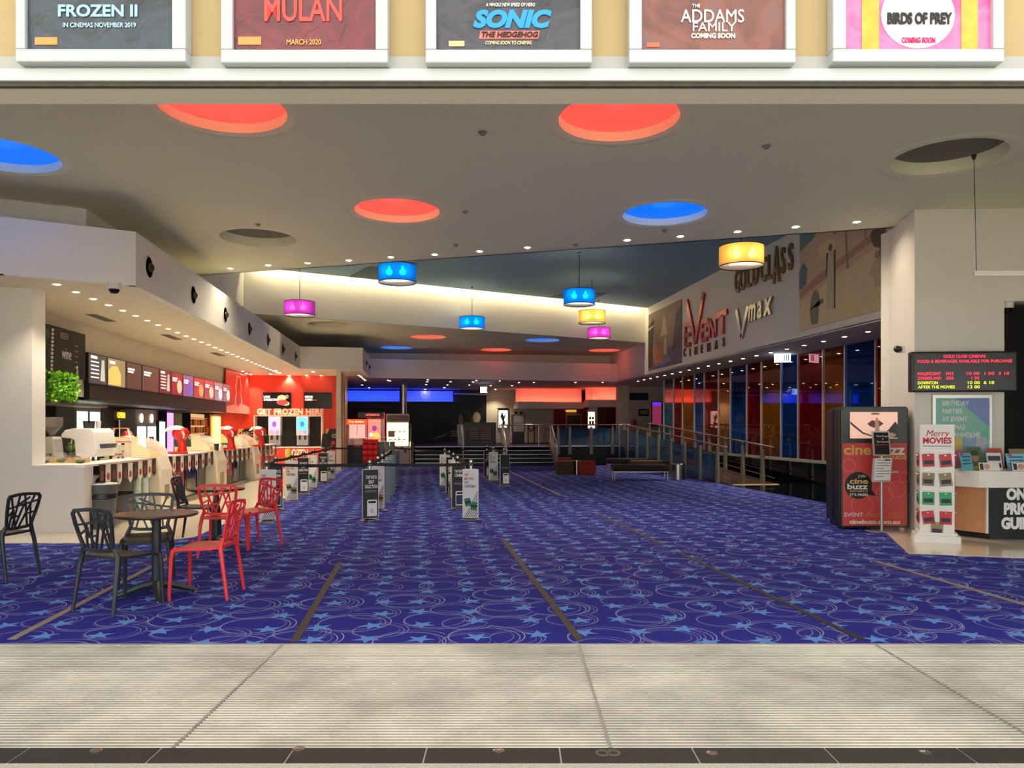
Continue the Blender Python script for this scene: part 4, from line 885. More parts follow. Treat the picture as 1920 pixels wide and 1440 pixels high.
# LED session sign on the pillar
ld = 10.95
def P2(px, py): return ((px-HX)/F*ld, EYE+(HY-py)/F*ld)
c0 = P2(1806, 697); w_, h_ = (1902-1711)/F*ld, (736-660)/F*ld
RZS = -TH-R(-9)
t = thing('led_sign', 'black led board with red and yellow session times on the pillar', 'sign', c2w(c0[0], ld, c0[1]), -TH-R(5))
MB().box(-w_/2, w_/2, -.03, .09, -h_/2, h_/2).build('case', SATIN, t, bevel=.02)
MB().box(-w_/2+.04, w_/2-.04, -.036, -.03, -h_/2+.035, h_/2-.035).build('face', mat('led face', rgb(52, 50, 54), .3), t)
LR, LY = glow('red led', rgb(255, 40, 70), 1.3), glow('yellow led', rgb(206, 214, 40), 1.2)
for b_, m_, x_, z_, f_ in (('GOLD CLASS CINEMAS', LR, 0, .215, .57), ('FOOD & BEVERAGES AVAILABLE FOR PURCHASE', LR, .0, .145, 1.28), ('MALEFICENT', LR, -.48, -.03, .32), ('M15', LR, -.20, -.03, .1), ('10 00', LR, .11, -.03, .17), ('1 00', LR, .33, -.03, .13), ('3 10', LR, .53, -.03, .14),
                          ('ZOMBIELAND', LR, -.48, -.095, .32), ('G50', LR, -.20, -.095, .1), ('1 50', LR, .14, -.095, .10), ('DOWNTON', LY, -.50, -.16, .27), ('10 00', LY, .12, -.16, .16), ('6 10', LY, .33, -.16, .14), ('AFTER THE MOVIES', LY, -.38, -.22, .5), ('12 00', LY, .12, -.22, .16)):
    text(b_, .058, m_, t, (x_, -.037, z_), fit=f_, bold=.0, name='led_text')
# birthday poster below the sign
ld = 11.18; c0 = P2(1804, 807)
t = thing('birthday_poster', 'framed poster reading BIRTHDAY PARTIES AT EVENT CINEMAS on the white pillar', 'poster', c2w(c0[0], ld, c0[1]), -TH-R(5))
wv, hv = .83, 1.04
MB().box(-wv/2, wv/2, -.012, .012, -hv/2, hv/2).build('frame', ALU, t, bevel=.004)
ins = MB().box(-.37, .37, -.016, -.012, -.47, .47).build('print', mat('mint print', rgb(126, 190, 172), .4), t)
BP = mat('periwinkle print', rgb(120, 140, 200), .4); YP = mat('yellow print', rgb(232, 220, 110), .4); PKP = mat('pink poster print', rgb(214, 120, 160), .4); GP = mat('green print', rgb(96, 190, 150), .4)
flat('blue_field', [(.37, .47), (-.1, .47), (.37, .05)], BP, ins, -.0162); flat('yellow_field', [(.37, .06), (.37, -.14), (.21, -.14)], YP, ins, -.0162); flat('pink_field', [(-.37, -.29), (.05, -.29), (-.02, -.47), (-.37, -.47)], PKP, ins, -.0162); flat('green_field', [(.37, -.14), (.12, -.14), (.37, .06)], GP, ins, -.0182)
for i, ln in enumerate(('BIRTHDAY', 'PARTIES', 'AT EVENT', 'CINEMAS', 'LOGANHOLME')): text(ln, .095, WTXT, ins, (-.29 if i < 4 else -.29, -.021, .39-.115*i), align='LEFT', bold=.002, sx=.82)
for i, cc in enumerate((rgb(206, 110, 70), rgb(214, 180, 90), rgb(130, 170, 206), rgb(180, 180, 206))): flat('picture', rect(-.33+.17*i, -.18+.17*i, -.29, -.10), mat('picture print %d' % i, cc, .4, noise=.3, nscale=9), ins, -.0205)
# white desk with brochures
dk = onz(1852, 1013); t = thing('reception_desk', 'white desk with black front reading ONE PRICE GUIDE at the right edge', 'desk', dk, -TH)
top = MB().prism([(-.17, -.10), (2.2, -.10), (2.2, .62), (-.17, .62), (-.42, .40)], .71, .93).build('desk_top', PLAST, t, bevel=.004)
WD = mat('light maple laminate', rgb(206, 150, 104), .4, noise=.1, nscale=5)
MB().prism([(-.0, .02), (2.1, .02), (2.1, .58), (-.12, .58), (-.28, .5)], .09, .71).build('body', WD, t)
bf = MB().box(-.005, 2.1, -.005, .02, .09, .71).build('front_panel', mat('black front panel', rgb(22, 22, 24), .4, noise=.3, nscale=12), t)
MB().prism([(.06, .06), (2.0, .06), (2.0, .55), (-.1, .55), (-.2, .5)], 0, .09).build('kickboard', SATIN, t)
MB().box(-.014, .004, -.008, .03, .09, .71).build('edge_strip', WHITE, t)
for i, ln in enumerate(('ONE', 'PRICE', 'GUIDE')): text(ln, .20, WTXT, bf, (.42, -.007, .61-.195*i), bold=.012, sx=.82)
BRO = [(-.20, .10, .21, .24, rgb(110, 186, 206), 20, 'pale blue folded birthday party leaflet at left end of the desk'), (.02, .28, .19, .32, rgb(90, 110, 70), 0, 'green brochure with a person in a cap on the desk'), (.22, .18, .20, .24, rgb(224, 224, 220), 0, 'white leaflet with four small photos on the desk'), (.35, .36, .2, .30, rgb(190, 84, 56), 0, 'orange red brochure standing at the back of the desk'), (.52, .18, .27, .23, rgb(136, 196, 214), 0, 'pale blue birthday leaflet in the middle of the desk'), (.68, .38, .22, .29, rgb(150, 130, 90), 0, 'brown and cream brochure at the right end of the desk'),
       (.04, .02, .27, .11, rgb(232, 228, 220), 0, 'low white flyer with a hand photo, front left of the desk'), (.50, .02, .30, .11, rgb(234, 230, 224), 0, 'low white flyer with a hand photo, front centre of the desk')]
for i, (x, y, w_, h_, cc, an, lb) in enumerate(BRO):
    o = thing('brochure', lb, 'brochure', dk+c2w(x, y, .93), -TH+R(an), 'brochures on the white desk')
    r_ = lambda v: Matrix.Rotation(R(-14), 3, 'X')@v
    h0 = xf(MB().box(-w_/2, w_/2, -.003, .003, 0, h_), r_).build('cover', mat('cover print %d' % i, cc, .4, noise=.12, nscale=14), o)
    xf(MB().box(-w_/2, w_/2, .0, .08, 0, .006), lambda v: v).build('foot', GLASS, o)
    if i in (0, 4):
        for k in range(3): xf(MB().box(-w_*.35, w_*.35, -.005, -.003, h_*(.35+.2*k), h_*(.42+.2*k)), r_).build('print_line', mat('teal print', rgb(40, 90, 120), .5), h0)
        xf(MB().box(-w_*.42, -w_*.2, -.005, -.003, h_*.86, h_*.96), r_).build('red_dot', RTXT, h0)
    elif i == 2:
        for k in range(2): xf(MB().box(-w_*.42, w_*.42, -.005, -.003, h_*(.12+.42*k), h_*(.4+.42*k)), r_).build('photo', mat('grey photo print', rgb(70, 72, 74), .4, noise=.5, nscale=30), h0)
    elif i == 1:
        xf(MB().extr(ell(.0, h_*.55, w_*.25, h_*.2, 14), -.005, -.003), r_).build('face', mat('face print', rgb(170, 120, 90), .4), h0); xf(MB().extr(ell(.0, h_*.72, w_*.3, h_*.12, 14), -.007, -.005), r_).build('cap', mat('cap print', rgb(50, 80, 40), .4), h0); xf(MB().box(-w_/2, w_/2, -.005, -.003, 0, h_*.16), r_).build('band', mat('yellow band print', rgb(206, 190, 70), .4), h0)
    elif i in (6, 7):
        xf(MB().extr(ell(-w_*.12, h_*.5, w_*.15, h_*.36, 12), -.005, -.003), r_).build('photo', mat('hand photo print', rgb(206, 160, 134), .4), h0); xf(MB().box(-w_*.46, -w_*.3, -.005, -.003, h_*.1, h_*.9), r_).build('photo', mat('dark photo print', rgb(60, 50, 46), .4), h0)
    else:
        xf(MB().extr(ell(.0, h_*.5, w_*.2, h_*.3, 12), -.005, -.003), r_).build('photo', mat('brown photo print', rgb(96, 60, 48), .4), h0)
# ================================================================ SIGN WALL: LETTERS AND MURALS (local -Y faces the hall)
def wall_thing(name, label, cat, px, py, group=None):
    p = onx(px, py, XW-.003); return thing(name, label, cat, p, R(-90), group), p
def wl(p, px, py):                                     # pixel on the sign wall -> local x,z of a thing anchored at p
    q = onx(px, py, XW-.003); return (p.y-q.y, q.z-p.z)
LRED = mat('copper red letter', rgb(176, 70, 66), .3, .6); LGOLD = mat('gold letter metal', rgb(150, 122, 84), .3, .7); LSIL = mat('silver letter metal', rgb(168, 164, 158), .25, .9); LBRN = mat('brown small letter', rgb(120, 74, 62), .4, .4)
def wletters(body, px0, px1, py0, py1, m, label, bold=.01, seps=None, name='wall_letters'):
    t, p = wall_thing(name, label, 'letters', (px0+px1)/2, (py0+py1)/2)
    a = onx(px0, 800, XW).y-onx(px1, 800, XW).y
    o = text(body, .6, m, t, (0, -.02, 0), ext=.02, bold=bold, fit=a, name='letters')
    zs = [v.co.y for v in o.data.vertices]; hz = max(zs)-min(zs); mid_ = (max(zs)+min(zs))/2
    qa, qb = onx((px0+px1)/2, py0, XW), onx((px0+px1)/2, py1, XW); k = (qa.z-qb.z)/hz; o.scale = (o.scale[0], k, 1); o.location.z = -mid_*k
    return t
# EVENT with its tall V, built from strokes
def strokes(label, cat, px, py, m, segs, name='wall_letters', w=.15):
    t, p = wall_thing(name, label, cat, px, py); 
    for nm, pts, ww in segs:
        lp = [wl(p, *q) for q in pts]; mb = MB()
        for a, b in zip(lp[:-1], lp[1:]):
            mb.bar((a[0], -.03, a[1]), (b[0], -.03, b[1]), .06, ww, (Vector((b[0]-a[0], 0, b[1]-a[1]))).cross(Vector((0, 1, 0))).normalized())
        mb.build(nm, m, t)
    return t
strokes('copper red metal letters EVENT with a tall V on the sign wall', 'letters', 1325, 610, LRED, [
    ('letter_e', [(1299, 606), (1287, 610), (1287, 648), (1297, 646)], .14), ('letter_e_bar', [(1287, 629), (1296, 627)], .12),
    ('letter_v', [(1290, 564), (1306, 643), (1322, 549)], .17),
    ('letter_e', [(1330, 601), (1318, 604), (1318, 638), (1329, 635)], .14), ('letter_e_bar', [(1318, 620), (1328, 617)], .12),
    ('letter_n', [(1333, 634), (1333, 600), (1344, 630), (1344, 593)], .13),
    ('letter_t', [(1345, 594), (1366, 584)], .15), ('letter_t_stem', [(1357, 590), (1357, 627)], .16)])
for i, (ch, px) in enumerate(zip('CINEMAS', (1285, 1295, 1307, 1318, 1331, 1344, 1358))):
    pass
t, p = wall_thing('wall_letters', 'small brown spaced letters CINEMAS under EVENT', 'letters', 1322, 655)
for ch, px, py in zip('CINEMAS', (1285, 1295, 1306, 1317, 1330, 1344, 1358), (662, 661, 658, 655, 652, 647, 642)):
    a = wl(p, px, py); text(ch, .34, LBRN, t, (a[0], -.02, a[1]), ext=.02, bold=.01, sx=.8, name='letter')
wletters('GOLD CLASS', 1379, 1494, 466, 466, LGOLD, 'gold metal letters GOLD CLASS on the sign wall') if False else None
t, p = wall_thing('wall_letters', 'gold metal letters GOLD CLASS behind the large yellow lamp', 'letters', 1436, 508)
for ch, px, py, hh in zip('GOLDCLASS', (1385, 1395.5, 1406.5, 1419, 1434.5, 1446, 1458.5, 1470.5, 1485), (530, 525, 519, 514, 508, 503, 500, 491, 484), (1,)*6+(1.45, 1, 1)):
    a = wl(p, px, py); o = text(ch, .86, LGOLD, t, (a[0], -.03, a[1]), ext=.03, bold=.006, sx=.56, name='letter'); o.scale[1] = hh
t, p = wall_thing('wall_letters', 'silver metal letters V max on the sign wall', 'letters', 1415, 590)
V = [wl(p, *q) for q in ((1384, 581), (1393, 633), (1406, 574))]; mb = MB()
for a, b in zip(V[:-1], V[1:]): mb.bar((a[0], -.03, a[1]), (b[0], -.03, b[1]), .06, .13, (Vector((b[0]-a[0], 0, b[1]-a[1]))).cross(Vector((0, 1, 0))).normalized())
mb.build('letter_v', LSIL, t)
for ch, px, py, s_ in (('m', 1413, 582, .80), ('a', 1427, 576, .80), ('x', 1442, 570, .95)):
    a = wl(p, px, py); text(ch, .85, LSIL, t, (a[0], -.03, a[1]), ext=.03, bold=.02, sx=s_*.85, shear=.2, name='letter')
# large beach mural
def mural(label, px0, px1, pz, base, shapes, frame=None):
    a, b = onx(px0, 800, XW).y, onx(px1, 800, XW).y; yc = (a+b)/2; W_ = a-b
    t = thing('wall_mural', label, 'mural', (XW-.004, yc, (pz[0]+pz[1])/2), R(-90)); H_ = pz[1]-pz[0]
    pr = MB().box(-W_/2, W_/2, -.025, 0, -H_/2, H_/2).build('print', base, t)
    for k, (nm, pts, m) in enumerate(shapes): flat(nm, [(u*W_/2, v*H_/2) for u, v in pts], m, pr, -.026-.0005*k, .001)
    return t
m_ = lambda n, c: mat('mural '+n, rgb(*c), .6, noise=.12, nscale=5)
SKY, SAND, TERR, PALM, FIGD, FIGL, SHRB = m_('peach sky', (214, 184, 152)), m_('sand', (224, 208, 160)), m_('terracotta', (184, 144, 120)), m_('palm', (140, 136, 108)), m_('dark figure', (104, 88, 76)), m_('pale figure', (200, 186, 152)), m_('blue shrub', (70, 110, 120))
z0 = onx(1502, 620, XW).z; z1 = onx(1502, 440, XW).z
sun = ell(-.28, .42, .22, .17, 20)
mural('large sepia beach film scene mural at the right of the sign wall', 1502, 1664, (z0, z1+.05), SKY, [
    ('sand', [(-1, -1), (1, -1), (1, .15), (.2, -.1), (-1, -.42)], SAND), ('path', [(-1, -.35), (-.3, -.12), (.4, .1), (1, .3), (1, .42), (.3, .22), (-.4, .02), (-1, -.22)], TERR),
    ('sun', sun, m_('sun', (222, 204, 150))), ('sky_patch', [(-1, 1), (-.4, 1), (-.62, .75), (-1, .6)], m_('teal sky', (104, 146, 140))), ('trunk', [(.12, 1), (.16, 1), (.24, -.1), (.19, -.1)], PALM), ('trunk', [(.56, 1), (.6, 1), (.62, .2), (.58, .2)], TERR),
    ('fronds', [(-.15, .75), (.0, .88), (.14, 1), (.28, .9), (.34, .7), (.2, .85), (.13, .9), (.02, .8), (-.08, .62)], PALM), ('fronds', [(.42, .8), (.55, .95), (.7, .92), (.74, .74), (.6, .85), (.5, .68)], PALM),
    ('woman_dress', [(-.28, -.75), (-.08, -.75), (-.1, .0), (-.14, .35), (-.24, .35), (-.28, -.05)], FIGL), ('woman_head', ell(-.19, .42, .05, .07, 12), FIGD), ('woman_arm', [(-.30, -.1), (-.27, -.1), (-.24, .34), (-.29, .34)], FIGD), ('woman_arm', [(-.10, -.75), (-.07, -.75), (-.06, .34), (-.11, .34)], FIGD),
    ('crew_member', [(-.68, -.95), (-.5, -.95), (-.46, -.5), (-.36, -.5), (-.36, -.58), (-.44, -.6), (-.5, -.35), (-.58, -.28), (-.68, -.4), (-.72, -.65)], PALM), ('crew_member', [(.8, -.6), (.95, -.6), (.98, -.3), (.9, -.1), (.78, -.12), (.68, -.35), (.76, -.4)], FIGL), ('crew_head', ell(.85, -.05, .06, .07, 12), TERR),
    ('shrub', [(.9, 1), (1, 1), (1, -.6), (.92, -.5), (.88, .1), (.92, .5)], SHRB), ('crew_member', [(.78, .1), (1, .0), (1, .45), (.86, .48), (.7, .35), (.72, .22)], FIGD), ('boat', [(-1, -.2), (-.82, -.1), (-.78, .2), (-.9, .35), (-1, .2)], m_('blue boat', (92, 116, 140)))])
z0 = onx(1218, 695, XW).z; z1 = onx(1280, 560, XW).z
mural('smaller mural of a star lit stage scene at the far end of sign wall', 1217, 1279, (z0, z1), m_('brown interior', (150, 126, 106)), [
    ('floor', [(-1, -1), (1, -1), (1, -.35), (-1, -.45)], m_('mauve floor', (108, 96, 116))), ('rug', ell(-.1, -.78, .5, .16, 18), m_('blue rug', (124, 132, 172))), ('carpet', [(-.6, -.8), (.0, -.8), (.1, -.25), (-.7, -.25)], m_('orange carpet', (176, 116, 84))),
    ('cone_lamp', [(-.2, .05), (.25, .05), (.05, .7), (.0, .7)], m_('cone lamp', (196, 182, 140))), ('figure', [(-.0, -.6), (.2, -.6), (.16, -.1), (.12, .02), (.02, -.05)], FIGL), ('screen', [(-1, -.9), (-.72, -.9), (-.6, .75), (-1, .6)], m_('shadow', (74, 62, 60))), ('curtain', [(.5, -.6), (1, -.4), (1, .8), (.7, .6)], m_('dusk', (84, 74, 84))), ('light_bar', [(-1, .42), (-.6, .5), (-.6, .56), (-1, .5)], FIGL)])
# ================================================================ SNACK COUNTER
XC = -4.72
def cy(px, X=XC): return onx(px, 800, X).y
ZT = .97
cw = mat('counter cream laminate', rgb(232, 220, 198), .3)
t = thing('counter_end', 'white block end of the snack counter beside the grey bin', 'counter', (0, 0, 0))
Y0 = 11.75; y1 = cy(291)
MB().box(-5.85, -4.78, Y0, Y0+.32, 0, ZT-.03).build('end_panel', PLAST, t, bevel=.006)
ys_ = Y0+.32; ye = cy(183)
arch = [(ys_, ZT-.03), (ye, ZT-.03), (ye, .74)]+[(ys_+.12+(ye-ys_-.12)*k/6*0, .74) for k in range(0)]
MB().extx([(ys_, ZT-.03), (ye, ZT-.03), (ye, .80), (ys_+.30, .79), (ys_+.14, .74), (ys_+.05, .66), (ys_, .5)], -4.84, -4.78).build('arched_apron', PLAST, t)
MB().prism([(-5.85, Y0-.0), (-4.9, Y0), (-4.78, Y0+.04), (-4.74, Y0+.3), (-4.72, y1), (-5.5, y1), (-5.85, Y0+.9)], ZT-.03, ZT).build('worktop', PLAST, t)
MB().box(-5.9, -5.55, Y0+.32, y1, 0, ZT-.03).build('back_panel', BLACK, t)
MB().box(-5.55, -4.95, ye+.3, y1-.05, .35, .37).build('shelf', mat('dark timber shelf', rgb(70, 56, 44), .5), t)
# counter fronts between popcorn warmers
secs = [(cy(313), cy(399)), (cy(417), cy(471)), (cy(482), cy(517)+.4)]
COKE = mat('cola red panel', rgb(170, 32, 36), .25)
for i, (a, b) in enumerate(secs):
    t = thing('counter_unit', 'counter bay with drinks fridges, %s from the front' % ORD[i], 'counter', (0, 0, 0), 0, 'snack counter bays')
    MB().box(-5.5, XC, a, b, ZT-.03, ZT).build('worktop', PLAST, t)
    MB().box(-5.5, -4.9, a, b, .0, ZT-.03).build('carcass', BLACK, t)
    w = b-a
    for k, (f0, f1, m) in enumerate(((.02, .48, COKE), (.50, .74, GLOSSB), (.76, .98, GLOSSB))):
        dr = MB().box(-4.9, -4.86, a+w*f0, a+w*f1, .05, .80).build('fridge_door', m, t)
        if k == 0:
            o = text('Coca-Cola', .2, WTXT, t, (-4.857, a+w*.25, .52), rot=(R(90), 0, R(90)), shear=.25, fit=min(w*.40, .8))
            MB().box(-4.862, -4.856, a+w*.03, a+w*.47, .06, .30).build('door_foot', mat('dark tan panel', rgb(104, 84, 66), .4), dr)
        else: MB().tube([(-4.84, a+w*f0+.04, .2), (-4.84, a+w*f0+.04, .7)], .012, 6).build('handle', CHROME, dr)
    MB().box(-4.92, -4.8, a, b, 0, .05).build('kick', ALU, t)
# popcorn warmers with curved glass
POP = mat('popcorn', rgb(206, 172, 84), .8, noise=.25, nscale=30)
wg = NG('warmer glass'); wg.b.inputs['Base Color'].default_value = (.95, .93, .85, 1); wg.b.inputs['Roughness'].default_value = .05; wg.b.inputs['Alpha'].default_value = .3
for i, (p0, p1) in enumerate(((268, 311), (379, 416), (455, 481))):
    a, b = cy(p0), cy(p1); a = max(a, y1+.01) if i == 0 else max(a, secs[i-1][1]+.01)
    if i < 3: b = secs[i][0]-.01
    t = thing('popcorn_warmer', 'cream counter popcorn warmer with curved glass hood, %s from the front' % ORD[i], 'popcorn warmer', (0, 0, 0), 0, 'popcorn warmers along the counter')
    MB().extx([(-0, 0)]*3, 0, 0) if False else None
    pr = [(-5.55, 0), (-4.62, 0), (-4.62, .74), (-4.70, .98), (-5.55, .98)]
    n_ = len(pr); mb = MB(); mb.add([(x, y, z) for y in (a, b) for x, z in pr], [tuple(range(n_))[::-1], tuple(range(n_, 2*n_))]+[(k, (k+1) % n_, n_+(k+1) % n_, n_+k) for k in range(n_)]); mb.build('cabinet', cw, t)
    MB().box(-4.63, -4.612, a+(b-a)*.3, b-(b-a)*.3, .18, .46).build('chute', mat('grey vent', rgb(150, 136, 112), .5), t)
    hb = .55; prof = [(-4.72-hb+hb*math.sin(q), .98+.36*math.cos(q)) for q in [k*math.pi/2/8 for k in range(9)]]
    gl = MB(); gl.add([(x, y, z) for y in (a-.25, b+.1) for x, z in prof], [(k, k+1, 9+k+1, 9+k) for k in range(8)]); gl.build('curved_glass', wg.m, t, True)
    MB().box(-5.5, -5.27, a-.25, b+.1, .98, 1.34).build('rear_wall', mat('warmer lamp panel', rgb(200, 180, 120), .5, emit=rgb(255, 216, 110), es=.15), t)
    hp = MB(); N1 = 14; vs, fs = [], []
    for j in range(N1+1):
        for k in range(N1+1):
            u, v = j/N1, k/N1; x = -5.26+.46*u; y = a-.22+(b+.3-a)*v
            vs.append((x, y, .982+.26*max(0, 1-u)**.7*(math.sin(math.pi*v)**.4 if 0 < v < 1 else 0)*(.85+.3*rnd.random())))
    for j in range(N1):
        for k in range(N1): q_ = j*(N1+1)+k; fs.append((q_, q_+1, q_+N1+2, q_+N1+1))
    h_ = hp.add(vs, fs).build('popcorn_heap', POP, t); h_['kind'] = 'stuff'
    for y in (a-.25, b+.1):
        MB().add([(x, y+dy, z) for dy in (-.008, .008) for x, z in prof+[(-5.27, .98)]], [tuple(range(10)), tuple(range(10, 20))[::-1]]+[(k, (k+1) % 10, 10+(k+1) % 10, 10+k) for k in range(10)]).build('end_glass', wg.m, t)
# pennant bunting along the counter edges
def bunting(a, b, n, label, x=XC+.015):
    t = thing('bunting', label, 'bunting', (x, a, ZT-.01), R(90), 'pennant buntings on the counter')
    L = b-a; pw = L/n; h = .33
    MB().tube([(L*k/12, 0, -.03*math.sin(math.pi*k/12)) for k in range(13)], .004, 5).build('string', RTXT, t)
    for k in range(n):
        c = (k+.5)*pw; dz = -.03*math.sin(math.pi*(k+.5)/n); hw = min(.095, pw*.46)
        dark = k % 2 == 0
        p = flat('pennant', [(c-hw, dz), (c-hw, dz-h*.78), (c, dz-h*(1.0 if not dark else .95)), (c+hw, dz-h*.78), (c+hw, dz)], mat('pennant dark', rgb(48, 30, 28), .6) if dark else mat('pennant white', rgb(224, 216, 206), .6), t, -.002)
        if not dark: flat('pennant_picture', ell(c, dz-h*.55, hw*.6, h*.18, 10), mat('pennant red', rgb(170, 46, 46), .6), p, -.004)
        else: flat('pennant_print', rect(c-hw*.6, c+hw*.6, dz-h*.7, dz-h*.3), mat('pennant print', rgb(120, 60, 50), .6), p, -.004)
bunting(cy(183), y1, 11, 'pennant bunting hanging over the grey bin, nearest bay')
bunting(secs[0][0], secs[0][1], 13, 'pennant bunting on the middle of counter above cola panel')
bunting(secs[1][0], secs[1][1], 12, 'pennant bunting on the third stretch of the counter')
bunting(secs[2][0], secs[2][1], 10, 'pennant bunting on the counter nearest the red wall')
# bin under the first bay
p = onz(192, 990); t = thing('waste_bin', 'round dark grey waste bin with white rim under the counter', 'bin', p)
GRY = mat('grey bin plastic', rgb(84, 88, 90), .5)
MB().lathe([(0, 0), (.17, 0), (.19, .45), (.20, .52)], 28).build('body', GRY, t, True)
MB().lathe([(.20, .52), (.212, .53), (.215, .62), (.21, .66)], 28).build('lid', GRY, t, True)
MB().lathe([(.21, .66), (.205, .675), (0, .678)], 28).build('rim', PLAST, t, True)
MB().lathe([(.195, .44), (.207, .45), (.20, .52), (.195, .52)], 28, closed=True).build('bag_edge', SATIN, t, True)
MB().extr([(-.21, .53), (-.25, .55), (-.21, .47)], -.02, .03).build('bag_tie', mat('pale bag', rgb(170, 180, 184), .4), t)
# pale paper cup tubes hanging in the first bay
for i, px in enumerate((258, 272, 284)):
    p = onx(px, 800, -4.85); t = thing('cup_tube', 'tall pale stack of paper cups under the bunting, %s from the bin' % ORD[i], 'cups', (-4.86, p.y, 0), 0, 'stacks of paper cups')
    MB().lathe([(.06, .0), (.072, .70), (.066, .705), (.0, .705)], 16).build('cups', mat('pale cup %d' % i, (rgb(196, 212, 196), rgb(220, 232, 222), rgb(240, 244, 238))[i], .4), t, True)
    for k in range(6): MB().lathe([(.064+.0015*k, .12+.1*k), (.068+.0015*k, .124+.1*k), (.064+.0015*k, .128+.1*k)], 16).build('cup_rim', WHITE, t, True)
# coffee grinder
p = onz(97, 867, ZT); t = thing('coffee_grinder', 'silver coffee grinder with bean hopper beside the white column', 'grinder', p, R(-10))
MB().extr([(-.13, 0), (.13, 0), (.09, .36), (.07, .40), (-.07, .40), (-.09, .36)], -.1, .12).build('body', ALU, t, bevel=.01)
MB().extr([(-.06, .1), (.06, .1), (.06, .14), (-.06, .14)], -.105, -.1).build('badge', SATIN, t)
MB().lathe([(.04, .40), (.05, .44), (.15, .58), (.155, .70), (.15, .70), (.145, .585), (.045, .45)], 4*5).build('hopper', mat('hopper acrylic', rgb(150, 140, 128), .1, alpha=.5), t, True)
MB().lathe([(.03, .44), (.12, .545), (0, .57)], 16).build('beans', mat('coffee beans', rgb(60, 38, 26), .5, noise=.4, nscale=50), t, True)
# espresso machine
ya, yb = cy(178, -5.2), cy(216, -5.2)
t = thing('espresso_machine', 'large white espresso machine on the end of the counter', 'coffee machine', (0, 0, 0))
prof = [(-5.2, 1.03), (-5.17, 1.15), (-5.22, 1.44), (-5.27, 1.50), (-5.52, 1.50), (-5.66, 1.47), (-5.72, 1.40), (-5.72, 1.35), (-5.56, 1.33), (-5.52, 1.30), (-5.5, 1.06), (-5.42, 1.03)]
EM = mat('espresso white', rgb(226, 222, 218), .3); n_ = len(prof)
mb = MB(); mb.add([(x, y, z) for y in (ya, yb) for x, z in prof], [tuple(range(n_)), tuple(range(n_, 2*n_))[::-1]]+[(k, n_+k, n_+(k+1) % n_, (k+1) % n_) for k in range(n_)]); mb.build('body', EM, t, bevel=.015)
MB().box(-5.185, -5.165, ya+.15, yb-.05, 1.17, 1.24).build('rear_slot', mat('slot navy', rgb(40, 40, 70), .3), t)
for x, y in ((-5.25, ya+.06), (-5.45, ya+.06), (-5.25, yb-.06), (-5.45, yb-.06)): MB().lathe([(.025, 0), (.025, .07)], 10, (x, y, ZT)).build('foot', SATIN, t)
for k in range(2): MB().tube([(-5.66, ya+.25+.3*k, 1.36), (-5.66, ya+.25+.3*k, 1.26), (-5.72, ya+.25+.3*k, 1.25)], .022, 8).build('group_head', CHROME, t, True)
MB().box(-5.72, -5.5, ya+.05, yb-.05, 1.03, 1.06).build('drip_tray', CHROME, t)
for k in range(3):
    p_ = (-5.42+.02*k, ya+.2+.2*k, 1.50); c = thing('cup_stack', 'cups stacked on top of the espresso machine, %s from front' % ORD[k], 'cups', p_, 0, 'cups on the espresso machine')
    MB().lathe([(0, 0), (.035, 0), (.045, .12), (.04, .12), (.032, .01)], 14).build('cups', PLAST if k == 2 else CHARC, c, True)
# clear box with slanted red edged top, jar, small case
t = thing('snack_case', 'clear counter snack case with sloping top and red edges', 'display case', onz(240, 859, ZT)+Vector((-.15, .1, 0)), R(12))
CL = mat('clear acrylic', rgb(225, 225, 215), .04, alpha=.14)
MB().box(-.18, .18, -.16, .16, 0, .30).build('glass_box', CL, t); MB().box(-.19, .19, -.17, .17, 0, .012).build('floor_plate', PLAST, t)
for a_, b_ in (((-.18, -.16), (-.11, -.06)), ((.18, -.16), (.11, -.06)), ((-.18, .16), (-.11, .06)), ((.18, .16), (.11, .06))): MB().bar((*a_, .30), (*b_, .52), .018, .018).build('edge_bar', PLAST, t)
MB().box(-.13, .13, -.08, .08, .52, .54).build('red_cap', mat('pale red cap', rgb(226, 120, 110), .4), t); MB().box(-.18, .18, -.165, -.16, .285, .30).build('red_trim', RTXT, t)
for k in range(5): MB().lathe([(0, 0), (.04, .01), (.05, .04), (.03, .07), (0, .075)], 10, (-.12+.06*k, -.05+.03*(k % 2), .013)).build('cookie', mat('cookie brown', rgb(140, 92, 50), .7), t, True)
t = thing('sweet_jar', 'clear glass jar of sweets with square lid on counter', 'jar', onz(224, 862, ZT), 0)
MB().lathe([(.09, 0), (.10, .03), (.10, .18), (.075, .22), (.075, .25)], 18).build('glass', CL, t, True); MB().lathe([(.08, .25), (.08, .28), (0, .285)], 18).build('lid', CHROME, t, True)
for k in range(9): q = k*2.4; MB().lathe([(0, 0), (.025, .02), (0, .045)], 8, (.05*math.cos(q), .05*math.sin(q), .02+.05*(k//4))).build('sweet', RTXT if k % 2 else mat('dark sweet', rgb(70, 40, 36), .5), t)
